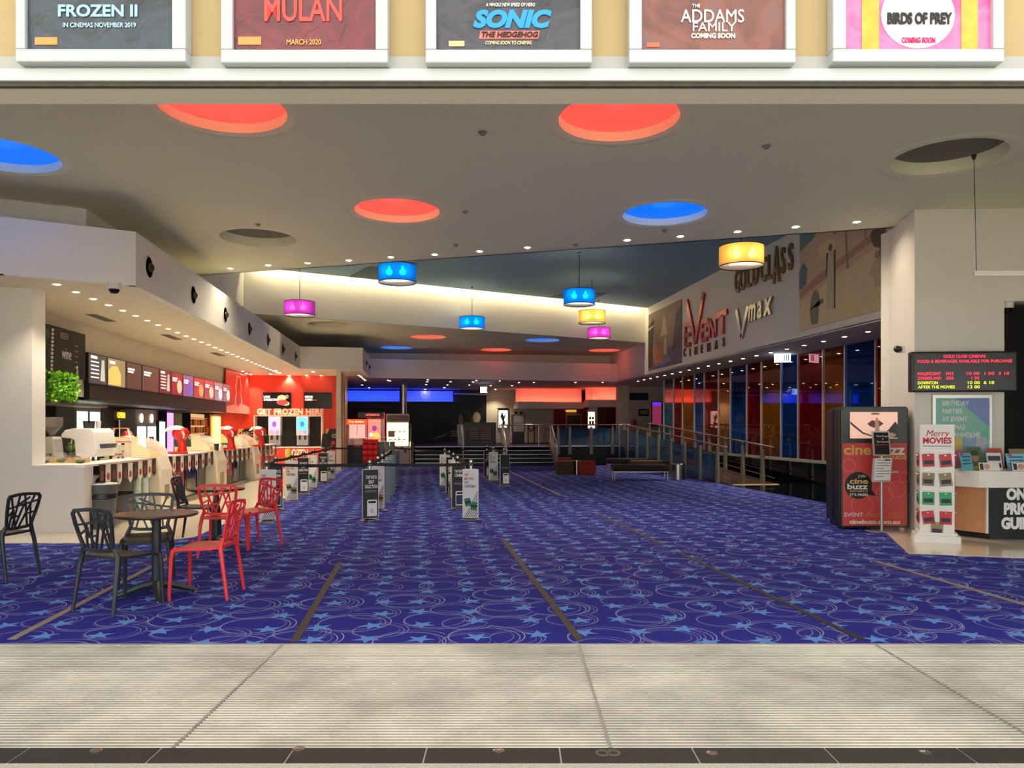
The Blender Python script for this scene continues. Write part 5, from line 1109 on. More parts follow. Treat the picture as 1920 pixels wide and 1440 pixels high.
# tray, terrarium globes, small plant
t = thing('wooden_tray', 'shallow pale wooden tray on the counter end', 'tray', onz(124, 868, ZT)+Vector((0, .12, 0)), -TH)
TW = mat('pale timber', rgb(206, 164, 110), .5, noise=.15, nscale=9)
MB().box(-.25, .25, -.12, .12, 0, .012).build('base', TW, t)
for bx in ((-.25, .25, -.12, -.105), (-.25, .25, .105, .12), (-.25, -.235, -.105, .105), (.235, .25, -.105, .105)): MB().box(*bx, .012, .075).build('side', TW, t)
s_ = MB().lathe([(0, .06), (.1, .05), (.13, .013)], 18).build('pebbles', mat('white pebbles', rgb(226, 216, 200), .8, noise=.2, nscale=60), t, True); s_['kind'] = 'stuff'
for i, (px, dx) in enumerate(((83, 0), (112, .0), (148, .0))):
    t = thing('glass_terrarium', ['round glass terrarium with moss left of the wooden tray', 'round glass terrarium on the wooden tray, left', 'round glass terrarium at right end of the wooden tray'][i], 'terrarium', onz(px, 869, ZT)+Vector((0, .0 if i == 0 else .05, .013 if i == 1 else 0)), 0, 'glass terrariums')
    MB().lathe([(.03, 0), (.075, .03), (.09, .08), (.07, .13), (.045, .15)], 18).build('globe', CL, t, True)
    MB().lathe([(0, .06), (.05, .055), (.07, .03), (.035, .005)], 14).build('moss', mat('moss green', rgb(62, 78, 40), .9, noise=.4, nscale=40), t, True)
def leafball(rx, ry, rz, n, ls, seed):
    r_ = random.Random(seed); mb = MB()
    for k in range(n):
        while True:
            x, y, z = (r_.uniform(-1, 1) for _ in range(3))
            if max(abs(x), abs(y), abs(z)) > .55: break
        c = Vector((x*rx, y*ry, z*rz)); a = Vector((r_.uniform(-1, 1), r_.uniform(-1, 1), r_.uniform(-.3, 1))).normalized()*ls*r_.uniform(.7, 1.3); b = a.cross(Vector((r_.uniform(-1, 1), r_.uniform(-1, 1), r_.uniform(-1, 1)))).normalized()*ls*.38
        mb.add([c, c+a*.5+b, c+a, c+a*.5-b], [(0, 1, 2, 3)])
    return mb
t = thing('small_plant', 'small green plant in a white pot with dark label on counter', 'plant', onz(136, 862, ZT)+Vector((-.05, .15, 0)))
MB().lathe([(.05, 0), (.07, .12), (.06, .12), (0, .11)], 16).build('pot', PLAST, t, True); MB().box(-.035, .035, -.075, -.068, .03, .07).build('pot_label', SATIN, t)
f_ = MB()
for k in range(60):
    q = rnd.uniform(0, 6.28); r1 = rnd.uniform(.03, .12); f_.bar((0, 0, .11), (r1*math.cos(q), r1*math.sin(q), .11+rnd.uniform(.08, .16)), .004, .009)
o = f_.build('foliage', mat('grass green', rgb(120, 160, 70), .6), t); o['kind'] = 'stuff'
# red drink dispensers with curved heads
def dispenser(px, py, lb, i):
    t = thing('drink_dispenser', lb, 'dispenser', onz(px, py, ZT), R(35), 'red drink dispensers on the counter')
    RD = mat('dispenser red', rgb(214, 42, 30), .25)
    MB().box(-.2, .14, -.1, .12, 0, .05).build('base', RD, t, bevel=.01)
    MB().tube([(.05, 0, .04), (.05, 0, .18), (.03, 0, .30), (.0, 0, .40)], [.10, .075, .09, .12], 16).build('column', RD, t, True)
    m = MB().lathe([(0, -.15), (.09, -.12), (.145, -.04), (.15, .03), (.11, .11), (0, .15)], 20); xf(m, lambda v: Vector((v.x*1.15+.02, v.y, v.z+.42))); m.build('head', RD, t, True)
    m = MB().lathe([(.12, .0), (.10, .05), (.04, .085), (0, .09)], 18); xf(m, lambda v: Vector((v.x*1.3-.05, v.y*1.05, v.z+.50))); m.build('cap', PLAST, t, True)
    m = MB().extr([(-.30, .46), (-.12, .54), (-.12, .58), (-.22, .56)], -.07, .07); m.build('visor', PLAST, t)
    MB().tube([(.15, -.02, .36), (.19, -.02, .34), (.19, -.02, .30)], .018, 8).build('spout', ALU, t, True)
    MB().tube([(.0, -.13, .47), (.03, -.15, .40), (.03, -.12, .33)], .02, 8).build('band', PLAST, t, True)
dispenser(337, 851, 'large red drink dispenser with white cap, nearest on counter', 0); dispenser(430, 843, 'red drink dispenser with white cap in the middle of the counter', 1); dispenser(487, 837, 'red drink dispenser with white cap nearest the red wall', 2)
# assorted small goods on the counter
goods = [(305, 851, 'cone', rgb(110, 24, 60), 'purple red cone shaped sign on the counter beside red dispenser', 'sign'), (322, 850, 'box', rgb(236, 230, 222), 'white menu card holder before the first red dispenser', 'card'), (362, 848, 'till', rgb(30, 30, 32), 'black till screen right of the first red dispenser', 'till'), (395, 842, 'till', rgb(36, 38, 36), 'black till screen behind the second popcorn warmer', 'till'), (412, 841, 'box', rgb(200, 60, 50), 'red snack carton on counter left of second dispenser', 'carton'), (424, 845, 'cup', rgb(40, 44, 40), 'dark paper cup on counter below the second dispenser', 'cup'), (438, 843, 'box', rgb(60, 140, 70), 'green snack carton on the counter', 'carton'), (452, 841, 'case', rgb(200, 190, 170), 'rounded clear snack case on the counter', 'display case'), (472, 838, 'cup', rgb(44, 40, 40), 'dark cup in front of the last red dispenser', 'cup'), (500, 836, 'box', rgb(190, 170, 150), 'pale carton at the far end of counter', 'carton'), (262, 836, 'santa', rgb(190, 60, 50), 'small red and white plush ball on the snack case', 'decoration')]
for px, py, k, c, lb, cat in goods:
    zt = ZT if k != 'santa' else ZT
    p = onz(px, py if k != 'santa' else 856, zt)
    p.x -= .22
    if k == 'santa': p = onz(262, 857, ZT)+Vector((-.25, .1, 0))
    t = thing({'cone': 'table_cone', 'box': 'snack_carton', 'till': 'till_screen', 'cup': 'paper_cup', 'case': 'snack_dome', 'santa': 'plush_ball'}[k], lb, cat, p, R(30)); m = mat('goods %d' % px, c, .4, noise=.15, nscale=15)
    if k == 'cone': MB().lathe([(0, 0), (.13, 0), (.12, .08), (.05, .30), (.045, .36), (0, .36)], 16).build('cone', m, t, True); MB().lathe([(.125, .03), (.132, .035), (.122, .08)], 16).build('band', mat('magenta band', rgb(170, 30, 110), .4), t, True)
    elif k == 'box': MB().box(-.07, .07, -.06, .06, 0, .17).build('carton', m, t, bevel=.004); MB().box(-.05, .05, -.063, -.06, .04, .12).build('label_print', RTXT if c[0] > .8 else PLAST, t)
    elif k == 'till':
        MB().box(-.08, .08, -.08, .08, 0, .03).build('foot', m, t); MB().tube([(0, 0, .02), (0, .02, .18)], .02, 8).build('neck', m, t); xf(MB().box(-.17, .17, -.015, .015, -.12, .12), lambda v: Matrix.Rotation(R(-15), 3, 'X')@v+Vector((0, 0, .24))).build('screen', SATIN, t)
    elif k == 'cup': MB().lathe([(0, 0), (.045, 0), (.06, .16), (.062, .165), (.0, .165)], 16).build('cup', m, t, True); MB().lathe([(.064, .165), (.06, .18), (0, .185)], 16).build('lid', PLAST, t, True)
    elif k == 'case': MB().lathe([(.17, 0), (.17, .06), (.14, .16), (.07, .22), (0, .23)], 18).build('dome', CL, t, True); MB().lathe([(.18, 0), (.18, .012), (0, .012)], 18).build('plate', PLAST, t, True); [MB().lathe([(0, 0), (.04, .02), (0, .07)], 8, (.08*math.cos(q), .08*math.sin(q), .012)).build('snack', mat('snack %d' % q, (rgb(180, 60, 50), rgb(90, 130, 60), rgb(200, 180, 90), rgb(120, 60, 90))[q], .6), t) for q in range(4)]
    else: MB().lathe([(.02, 0), (.02, .30), (.03, .31)], 8).build('stick', ALU, t); MB().lathe([(0, .28), (.08, .31), (.11, .38), (.08, .46), (0, .49)], 16).build('ball', m, t, True); MB().lathe([(.113, .36), (.12, .375), (.113, .39)], 16).build('trim', PLAST, t, True)
# ================================================================ MENU SCREENS ON THE WALL
XM = XB+.12
bz = MB().box(XB+.001, XB+.10, cy(157, XB), cy(424, XB), 2.05, 2.95)
tag(bz.build('menu_backing', BLACK), 'long black backing band carrying the menu screens', 'panel')
mp = [164, 200, 235, 265, 297.5, 320, 342, 362, 382, 401, 417, 431]
mc = [(54, 50, 46), (120, 104, 70), (62, 42, 34), (70, 46, 34), (84, 24, 26), (110, 24, 28), (96, 70, 110), (130, 44, 40), (120, 50, 60), (112, 96, 104), (92, 74, 84)]
md = ['dark menu screen with white price list, nearest', 'menu screen picturing yellow popcorn, second from the front', 'dark brown menu screen, third from the front', 'dark brown menu screen, fourth from the front', 'dark red price list menu screen, fifth from front', 'red menu screen, sixth from the front', 'purple tinted menu screen, seventh from the front', 'red combo menu screen, eighth from the front', 'rosy menu screen, ninth from the front', 'grey menu screen, tenth from the front', 'last small menu screen beside the red bottle panel']
for i in range(11):
    a, b = cy(mp[i], XM), cy(mp[i+1], XM)
    t = thing('menu_screen', md[i], 'screen', (XM, (a+b)/2, 2.66), R(90), 'menu screens above the snack counter'); w = b-a-.03; h = .60
    MB().box(-w/2, w/2, -.01, .05, -h/2, h/2).build('bezel', SATIN, t)
    dsp = MB().box(-w/2+.02, w/2-.02, -.014, -.01, -h/2+.02, h/2-.02).build('display', mat('menu display %d' % i, rgb(*mc[i]), .3, emit=rgb(*mc[i]), es=.8, noise=.2, nscale=4), t)
    lt_ = mat('menu white print', rgb(230, 226, 220), .5, emit=rgb(230, 226, 220), es=.7)
    if i in (0, 4): 
        for k in range(6): flat('price_line', rect(-w*.38, w*(.05 if k else -.05), .2-.075*k, .225-.075*k+(.03 if k == 0 else 0)), lt_, dsp, -.0145)
        flat('picture', [(w*.12, -.22), (w*.38, -.22), (w*.34, .2), (w*.2, .2)], mat('menu pale picture', rgb(170, 170, 150), .4, emit=rgb(170, 170, 150), es=.6), dsp, -.0145)
    elif i == 1:
        flat('popcorn_picture', [(-w*.45, -.26), (w*.2, -.26), (w*.22, -.02), (w*.0, .15), (-w*.3, .12), (-w*.45, .02)], mat('menu popcorn picture', rgb(190, 164, 90), .5, emit=rgb(190, 160, 84), es=.7, noise=.3, nscale=25), dsp, -.0145); flat('title', rect(-w*.4, -w*.1, .17, .23), lt_, dsp, -.015)
    else:
        flat('title', rect(-w*.4, w*.02, .12, .16), lt_, dsp, -.0145); flat('title', rect(-w*.4, -w*.05, .06, .10), lt_, dsp, -.0145); flat('title_bar', rect(-w*.4, w*.1, .02, .035), RTXT, dsp, -.0145)
        if i > 4: flat('cup_picture', ell(w*.2, -.06, w*.22, .18, 14), mat('menu snack picture %d' % i, [rgb(200, 180, 150), rgb(120, 90, 180), rgb(200, 150, 90), rgb(220, 190, 170), rgb(210, 210, 220), rgb(230, 200, 190)][i-5], .5, emit=[rgb(200, 180, 150), rgb(120, 90, 180), rgb(200, 150, 90), rgb(220, 190, 170), rgb(210, 210, 220), rgb(230, 200, 190)][i-5], es=.5, noise=.4, nscale=9), dsp, -.0145)
# chalk style wine board
a, b = cy(84, XM), cy(159, XM)
t = thing('chalkboard', 'black chalk style drinks board reading wine beside the white column', 'board', (XM, (a+b)/2, 2.86), R(90)); w = b-a
MB().box(-w/2-.5, w/2, -.01, .118, -.44, .42).build('board', mat('chalkboard black', rgb(40, 36, 32), .6, noise=.4, nscale=7), t)
text('wine', .30, WTXT, t, (w*.0, -.015, -.03), fit=w*.24, rot=(R(90), 0, 0)); text('BEER', .16, mat('chalk grey', rgb(150, 146, 138), .7), t, (-w*.06, -.015, .28), fit=w*.2)
for k in range(11): flat('film_notch', rect(-w*.36-.004*k, -w*.31-.004*k, .32-.068*k, .365-.068*k), WTXT, t, -.012)
for k in range(5): flat('chalk_line', rect(w*.2, w*.3, .15-.1*k, .17-.1*k), MT['chalk grey'], t, -.012)
text('$', .2, WTXT, t, (w*.27, -.015, -.28)); flat('leaf_drawing', ell(-w*.45, .26, .07, .08, 12), mat('chalk green', rgb(50, 100, 50), .7), t, -.012)
# green hedge box
c = onx(114, 726, -6.0); t = thing('hedge_box', 'bright green artificial hedge box below the drinks board', 'plant', c, R(90))
MB().box(-.45, .42, -.02, .12, -.17, .17).build('box', mat('hedge core', rgb(50, 96, 20), .8), t)
o = xf(leafball(.46, .14, .23, 1500, .07, 3), lambda v: v+Vector((0, .03, 0))).build('foliage', mat('lime leaf', rgb(120, 186, 40), .6, noise=.3, nscale=9), t); o['kind'] = 'stuff'
MB().box(-.5, 1.9, -.03, .398, -.3, -.26).build('shelf', mat('dark timber shelf', rgb(70, 56, 44), .5), t)
# ---------------------------------------------------------------- servery at the back: fridges, shelves
XS = -7.5
FRG = mat('fridge interior glow', rgb(220, 236, 226), .5, emit=rgb(226, 240, 230), es=1.1); GRF = mat('fridge grey', rgb(120, 124, 122), .4)
def fridge(px0, px1, lb, logos=False):
    a, b = cy(px0, XS), cy(px1, XS); t = thing('drinks_fridge', lb, 'fridge', (XS, (a+b)/2, 0), R(90), 'upright drinks fridges'); w = b-a
    MB().box(-w/2, w/2, .02, .4, 0, 2.02).build('case', GRF, t)
    for k in range(2):
        x0 = -w/2+.04+k*(w/2-.02); x1 = x0+w/2-.06
        d = MB().box(x0, x1, .0, .02, .15, 1.62 if logos else 1.95).build('door', GRF, t)
        MB().box(x0+.05, x1-.05, -.006, .0, .25, 1.55 if logos else 1.88).build('pane', FRG, d)
        for z in (.55, .85, 1.15, 1.42): MB().box(x0+.05, x1-.05, -.01, -.006, z, z+.015).build('shelf_edge', GRF, d)
        MB().tube([(x1-.03, -.03, .8), (x1-.03, -.03, 1.2)], .012, 6).build('handle', SATIN, d)
        if logos: MB().extr(ell((x0+x1)/2, 1.78, .12, .13, 16), -.008, 0).build('round_logo', mat('logo glow', rgb(250, 220, 180), .5, emit=rgb(255, 226, 180), es=1.2), t)
fridge(141, 190, 'grey double door drinks fridge glowing behind the espresso machine'); fridge(255, 294, 'black double door fridge with two round glowing logos', True)
fridge(196, 250, 'dim drinks fridge with red led display before it') if False else None
t = thing('led_ticker', 'small orange red led display on a pole behind the counter', 'sign', onx(226, 779, -5.3), R(90))
MB().box(-.22, .22, -.01, .03, -.08, .08).build('case', SATIN, t); text('OPEN', .13, glow('amber led', rgb(255, 130, 20), 2.5), t, (0, -.014, 0), fit=.36, bold=.006)
MB().tube([(0, .02, -.08), (0.02, .02, ZT-t.location.z)], .01, 6).build('pole', PLAST, t)
t = thing('glow_panel', 'slim purple lit drinks panel behind the counter', 'sign', onx(321, 800, XS+.1), R(90)); MB().box(-.22, .22, 0, .05, -.9, .42).build('panel', mat('purple glow', rgb(180, 130, 240), .5, emit=rgb(180, 130, 240), es=1.0), t); MB().box(-.25, .25, .05, .3, -1.5, .48).build('case', SATIN, t)
t = thing('white_panel_unit', 'white lit panel between black fridge and purple panel', 'sign', onx(306, 810, XS+.1), R(90)); MB().box(-.18, .18, 0, .05, -.9, .30).build('panel', mat('green white glow', rgb(214, 230, 214), .5, emit=rgb(214, 230, 214), es=.8), t); MB().box(-.2, .2, .05, .3, -1.5, .34).build('case', SATIN, t)
# snack shelves
a, b = cy(356, XS), cy(394, XS); t = thing('snack_shelf', 'lit snack shelves with rows of packets behind the counter', 'shelf', (XS, (a+b)/2, 0), R(90)); w = b-a
MB().box(-w/2, w/2, .2, .24, .3, 2.0).build('back', mat('warm shelf back', rgb(236, 206, 160), .5, emit=rgb(255, 210, 150), es=.35), t)
for k in range(5): MB().box(-w/2, w/2, -.02, .2, .8+.26*k, .82+.26*k).build('shelf_board', ALU, t)
for sx in (-w/2, w/2): MB().box(sx-.02, sx+.02, -.02, .24, 0, 2.02).build('side', SATIN, t)
pcs = [rgb(200, 60, 30), rgb(236, 180, 60), rgb(90, 40, 30), rgb(230, 120, 40), rgb(160, 170, 60), rgb(120, 30, 30)]
pm = [mat('packet %d' % k, c, .35) for k, c in enumerate(pcs)]; pme = [MB().extr([(-.07, 0), (.07, 0), (.062, .10), (.07, .2), (-.07, .2), (-.062, .1)], -.02, .03).mesh('packet', m_) for m_ in pm]
for k in range(4):
    for j in range(8):
        q = (k*3+j*5+k*j) % 6; o = inst('snack_packet', pme[q], None, Vector((XS, (a+b)/2, .825+.26*k))+Vector((-.02, -w/2+.14+(w-.28)*j/7, 0)), (0, 0, R(90)))
        tag(o, '%s snack packet, %s from left on the %s lit shelf' % (['red', 'yellow', 'brown', 'orange', 'green', 'maroon'][q], ORD[j], ['lowest', 'second', 'third', 'top'][k]), 'packet', 'snack packets on the lit shelves')
t = thing('tube_lights', 'amber glowing vertical tube rack beside the red wall', 'display', (XS+.2, 29.3, 0), R(90))
MB().box(-.5, .5, .1, .14, .3, 2.0).build('back', mat('amber back', rgb(206, 120, 60), .5), t)
for k in range(7): MB().lathe([(.05, .5), (.05, 1.92), (0, 1.93)], 10, (-.45+.15*k, .02, 0)).build('tube', mat('amber tube %d' % (k % 2), (rgb(255, 190, 110), rgb(236, 214, 170))[k % 2], .4, emit=(rgb(255, 180, 90), rgb(255, 226, 180))[k % 2], es=.9), t, True)
MB().box(-.52, .52, -.05, .14, 1.95, 2.0).build('cap', WHITE, t)
# ================================================================ RED WALL
def rw(px, py): q = ony(px, py, YR-.002); return q
def on_red(name, lb, cat, px0, px1, py0, py1, grp=None):
    a, b = rw(px0, py1), rw(px1, py0); return thing(name, lb, cat, ((a.x+b.x)/2, YR-.005, (a.z+b.z)/2), 0, grp), b.x-a.x, b.z-a.z
for i, (p0, p1) in enumerate(((493, 546), (570, 622))):
    t, w, h = on_red('wall_screen', ['wall screen showing a double combo meal on the red wall', 'mostly black wall screen reading MEDIUM COMBO on the red wall'][i], 'screen', p0, p1, 736, 766)
    MB().box(-w/2, w/2, -.06, 0, -h/2, h/2).build('bezel', SATIN, t); d = MB().box(-w/2+.02, w/2-.02, -.065, -.06, -h/2+.02, h/2-.02).build('display', mat('black display', rgb(18, 18, 20), .2), t)
    SW = mat('screen white', rgb(235, 235, 235), .4, emit=rgb(235, 235, 235), es=.7)
    for k, s in enumerate((('LARGE', 'DOUBLE COMBO'), ('MEDIUM', 'COMBO'))[i]): text(s, .11, SW, d, (-w*.46, -.066, h*.22-.11*k), align='LEFT', fit=None, sx=.7, bold=.003)
    flat('red_underline', rect(-w*.46, w*(-.02 if i else .0), -.0, .025), mat('screen red', rgb(214, 50, 50), .4, emit=rgb(214, 50, 50), es=.6), d, -.066)
    if i == 0:
        for cx_, cz_, rx_, rz_, c_ in ((.18, .14, .2, .13, (226, 196, 120)), (.36, .2, .08, .1, (120, 110, 120)), (.2, -.1, .26, .13, (196, 50, 44)), (.32, -.16, .16, .1, (226, 216, 206))): flat('meal_picture', ell(w*cx_, h*cz_*1.2, w*rx_*.8, h*rz_*1.3, 16), mat('meal %d' % c_[0], rgb(*c_), .5, emit=rgb(*c_), es=.7, noise=.2, nscale=9), d, -.066-.001*rx_)
t, w, h = on_red('wall_lettering', 'pale letters GET FROZEN HERE on the red wall', 'letters', 482, 607, 766.5, 778.5)
o = text('GET FROZEN HERE', .30, mat('cream letter', rgb(250, 232, 206), .4), t, (0, -.02, 0), fit=w, bold=.018, ext=.02, space=1.08); o.scale[1] = h/.25
t, w, h = on_red('frozen_niche', 'black pale pink edged niche holding frozen drink machines in the red wall', 'niche', 483, 605, 781, 837)
MB().box(-w/2, w/2, -.04, 0, -h/2, h/2).build('back', BLACK, t)
for bx in ((-w/2-.05, w/2+.05, h/2, h/2+.04), (-w/2-.05, -w/2, -h/2, h/2), (w/2, w/2+.05, -h/2, h/2)): MB().box(bx[0], bx[1], -.5, 0, bx[2], bx[3]).build('edge', mat('pale pink edge', rgb(250, 214, 196), .5), t)
MB().box(-w/2-.05, w/2+.05, -.7, 0, -h/2-.05, -h/2).build('ledge', PLAST, t)
zl = rw(540, 837).z
for i, (px, c_, lb) in enumerate(((516, rgb(190, 120, 240), 'frozen drink machine with purple lit panel'), (568, rgb(70, 170, 255), 'frozen drink machine with blue lit panel'))):
    x = ony(px, 800, YR-.4).x; t = thing('frozen_drink_machine', lb, 'drink machine', (x, YR-.4, zl), 0, 'frozen drink machines')
    MB().box(-.21, .21, -.1, .3, 0, .42).build('body', ALU, t, bevel=.01)
    MB().box(-.22, .22, -.18, .3, .42, 1.12).build('head', PLAST, t, bevel=.02)
    MB().box(-.19, .19, -.19, -.18, .62, 1.09).build('lit_panel', mat('panel glow %d' % i, c_, .5, emit=c_, es=1.6), t); MB().extr(ell(0, .84, .08, .11, 14), -.195, -.19).build('cup_picture', mat('panel deep %d' % i, tuple(v*.5 for v in c_), .5, emit=tuple(v*.6 for v in c_), es=.9), t)
    for sx in (-.1, .1): MB().box(sx-.07, sx+.07, -.19, -.18, .48, .59).build('lower_panel', mat('lower glow %d%d' % (i, sx > 0), (rgb(226, 120, 130), rgb(110, 120, 240))[sx > 0], .5, emit=(rgb(226, 120, 130), rgb(110, 120, 240))[sx > 0], es=.9), t); MB().tube([(sx, -.13, .42), (sx, -.16, .34), (sx, -.16, .26)], .03, 10).build('tap', SATIN, t, True)
    MB().box(-.21, .21, -.22, -.1, 0, .05).build('drip_tray', SATIN, t)
a, b = ony(519, 800, YR-.75).x, ony(612, 800, YR-.75).x
t = thing('frozen_counter', 'red counter front reading FROZEN below the drink machines', 'counter', ((a+b)/2, YR-.75, 0)); w = b-a
MB().box(-w/2, w/2, 0, .74, 0, zl-.06).build('body', REDW, t); text('FROZEN', .3, MT['cream letter'], t, (-w*.10, -.01, zl-.22), fit=w*.46, bold=.015); text('Coke', .32, MT['cream letter'], t, (-w*.05, -.01, zl-.52), fit=w*.4, shear=.3)
for i, (p0, p1, q0, q1) in enumerate(((447, 481, 804, 828), (611, 631, 804, 838))):
    t, w, h = on_red('wall_poster', ['dark poster on the red wall behind the counter end', 'dark poster lettered PARLO at right end of the red wall'][i], 'poster', p0, p1, q0, q1)
    MB().box(-w/2, w/2, -.03, 0, -h/2, h/2).build('board', mat('poster black', rgb(38, 30, 28), .4), t); text('PARLO', .22, MT['cream letter'], t, (w*.08 if i else 0, -.034, h*.1), fit=w*.7, shear=.1)
    flat('corner_flash', [(-w/2, h/2), (-w*.15, h/2), (-w/2, h*.1)], mat('peach flash', rgb(240, 190, 120), .5), t, -.031); flat('red_picture', ell(0, -h*.28, w*.4, h*.12, 14), RTXT, t, -.031)
# canted red panel with bottle outline
pa_, pb_ = onx(424, 735, XB+.06), ony(470, 742, YR-.05)
v0, v1 = Vector((XB+.10, cy(424, XB+.10))), Vector((ony(468, 742, YR-.06).x, YR-.06)); L = (v1-v0).length; an = math.atan2((v1-v0).y, (v1-v0).x)
t = thing('bottle_panel', 'canted red wall panel with a pale cola bottle outline', 'panel', ((v0.x+v1.x)/2, (v0.y+v1.y)/2, 2.75), an)
BPN = mat('bright red panel', rgb(226, 50, 40), .4, noise=.1, nscale=2)
MB().box(-L/2, L/2, 0, .03, -.72, .74).build('panel', BPN, t)
bo = [(-.16, -.62), (-.17, -.2), (-.12, .0), (-.16, .2), (-.10, .42), (-.08, .60), (.08, .60), (.10, .42), (.16, .2), (.12, 0), (.17, -.2), (.16, -.62)]; k_ = L/1.25
flat('bottle', [(x*1.15*k_, z) for x, z in bo], mat('pale bottle print', rgb(246, 206, 190), .5), t, -.001); flat('bottle_inner', [(x*.75*k_, z*.93) for x, z in bo], BPN, t, -.003); flat('foam', [(-L/2, -.72), (L/2, -.72), (L/2, -.45), (.2, -.36), (-.1, -.5), (-.3, -.4), (-L/2, -.52)], mat('pink foam print', rgb(240, 150, 136), .5), t, -.005)
# glass screen beyond the red wall
gs2 = bpy.data.objects.new('window_2', None); COL.objects.link(gs2); struct(gs2, 'clear glass screen with bronze edges beside the red wall')
for k in range(3): MB().box(-2.74, -2.725, YR-2.4+.9*k, YR-2.4+.9*k+.88, .1, ZS-.02).build('pane', wg.m, gs2)
for k in range(4): MB().box(-2.77, -2.69, YR-2.42+.9*k, YR-2.39+.9*k, 0, ZS).build('mullion', mat('bronze edge', rgb(150, 110, 70), .35, .6), gs2)
# ================================================================ BACK LOUNGE, STAIRS, RAMP, SEATING
PI = math.pi
# arcade and photo machines
def bx_at(px0, px1, Y): a, b = ony(px0, 800, Y).x, ony(px1, 800, Y).x; return (a+b)/2, b-a
def zat(py, Y, px=720): return ony(px, py, Y).z
Ym = 30.3
RDM = mat('arcade red', rgb(200, 40, 36), .35)
c, w = bx_at(650, 687, Ym); t = thing('claw_machine', 'red claw machine full of plush toys, left one', 'arcade machine', (c, Ym, 0))
MB().box(-w/2, w/2, 0, .8, 0, .85).build('cabinet', SATIN, t); MB().box(-w/2, w/2, -.02, .8, 1.65, 1.85).build('header', mat('arcade header', rgb(226, 70, 40), .4, emit=rgb(236, 80, 40), es=.5), t); text('Toy Soldier', .12, mat('gold letter glow', rgb(255, 220, 150), .4, emit=rgb(255, 220, 150), es=.8), t, (0, -.03, 1.75), fit=w*.8)
for sx in (-w/2+.02, w/2-.02): MB().box(sx-.02, sx+.02, -.01, .03, .85, 1.65).build('corner_post', RDM, t)
MB().box(-w/2+.04, w/2-.04, .7, .75, .85, 1.65).build('mirror_back', mat('pink lit back', rgb(246, 200, 190), .4, emit=rgb(255, 190, 180), es=.7), t); MB().box(-w/2+.03, w/2-.03, 0, .006, .85, 1.65).build('front_glass', wg.m, t)
MB().tube([(0, .3, 1.65), (0, .3, 1.35)], .015, 6).build('claw_rod', CHROME, t); [MB().tube([(0, .3, 1.35), (.08*math.cos(q*2.1), .3+.08*math.sin(q*2.1), 1.3), (.04*math.cos(q*2.1), .3+.04*math.sin(q*2.1), 1.22)], .01, 5).build('claw_arm', CHROME, t) for q in range(3)]
MB().box(-.1, .15, -.06, .0, .78, .84).build('control_shelf', RDM, t)
for k in range(14):
    q = [rgb(236, 230, 226), rgb(206, 50, 44), rgb(180, 40, 40), rgb(230, 150, 60)][k % 4]; x_, y_ = -w*.38+w*.76*(k % 7)/6, .12+.28*(k//7)
    o = thing('plush_toy', ['white', 'red', 'dark red', 'orange'][k % 4]+' plush toy in the claw machine, %s from left in %s row' % (ORD[k % 7], 'front' if k < 7 else 'rear'), 'toy', (c+x_, Ym+y_, .85), 0, 'plush toys in the claw machine')
    MB().lathe([(0, 0), (.07, .02), (.08, .09), (.05, .14), (.065, .19), (.04, .25), (0, .26)], 10).build('body', mat('plush %d' % (k % 4), q, .9), o, True); [MB().lathe([(0, 0), (.025, .015), (0, .04)], 8, (sx, 0, .23)).build('ear', MT['plush %d' % (k % 4)], o) for sx in (-.04, .04)]
c, w = bx_at(669, 722, Ym+.9); c, w = bx_at(688, 721, Ym+.3); t = thing('prize_machine', 'red and black prize machine with pink lit picture panel', 'arcade machine', (c, Ym+.3, 0))
MB().box(-w/2, w/2, 0, .7, 0, .75).build('cabinet', SATIN, t); MB().box(-w/2-.35, w/2, -.03, .7, 1.92, 2.12).build('header', SATIN, t); text('ARTEMISTAR', .11, mat('red neon', rgb(255, 90, 80), .4, emit=rgb(255, 90, 80), es=1.2), t, (-.12, -.04, 2.02), fit=w*.8)
MB().box(-w/2, w/2, 0, .7, .75, 1.92).build('tower', RDM, t); MB().box(-w*.44, w*.28, -.02, 0, .85, 1.85).build('picture_panel', mat('prize panel', rgb(240, 110, 96), .4, emit=rgb(244, 110, 90), es=.8, noise=.1, nscale=4), t)
for cx_, cz_, r_, cc in ((-.05, 1.5, .1, rgb(130, 50, 140)), (.02, 1.2, .14, rgb(250, 180, 90)), (-.18, 1.25, .08, rgb(250, 210, 190)), (-.1, 1.1, .1, rgb(246, 130, 70))): MB().extr(ell(cx_, cz_, r_, r_*1.1, 12), -.024, -.02).build('prize_picture', mat('prize pic %d' % int(cz_*100), cc, .4, emit=cc, es=.6), t)
MB().box(w*.30, w*.46, -.015, 0, .85, 1.85).build('side_glass', mat('grey side glass', rgb(130, 130, 130), .1), t); MB().box(w*.47, w*.5, -.03, 0, .75, 2.12).build('red_neon_edge', mat('neon edge', rgb(240, 50, 50), .4, emit=rgb(250, 50, 50), es=1), t)
c, w = bx_at(724, 767, Ym); t = thing('ticket_machine', 'tall pale machine with bright yellow lit front panel before the stairs', 'vending machine', (c, Ym, 0))
h_ = zat(776, Ym); MB().box(-w/2, w/2, 0, .7, 0, h_).build('case', mat('machine beige', rgb(196, 186, 174), .45), t, bevel=.01)
MB().box(-w*.46, w*.46, -.02, 0, .82, zat(793, Ym)).build('lit_panel', mat('yellow lit panel', rgb(255, 240, 170), .5, emit=rgb(255, 238, 160), es=1.6, noise=.06, nscale=9), t); MB().box(-w*.46, w*.46, -.02, 0, zat(790, Ym), h_-.05).build('header', mat('brown header', rgb(110, 92, 80), .4), t)
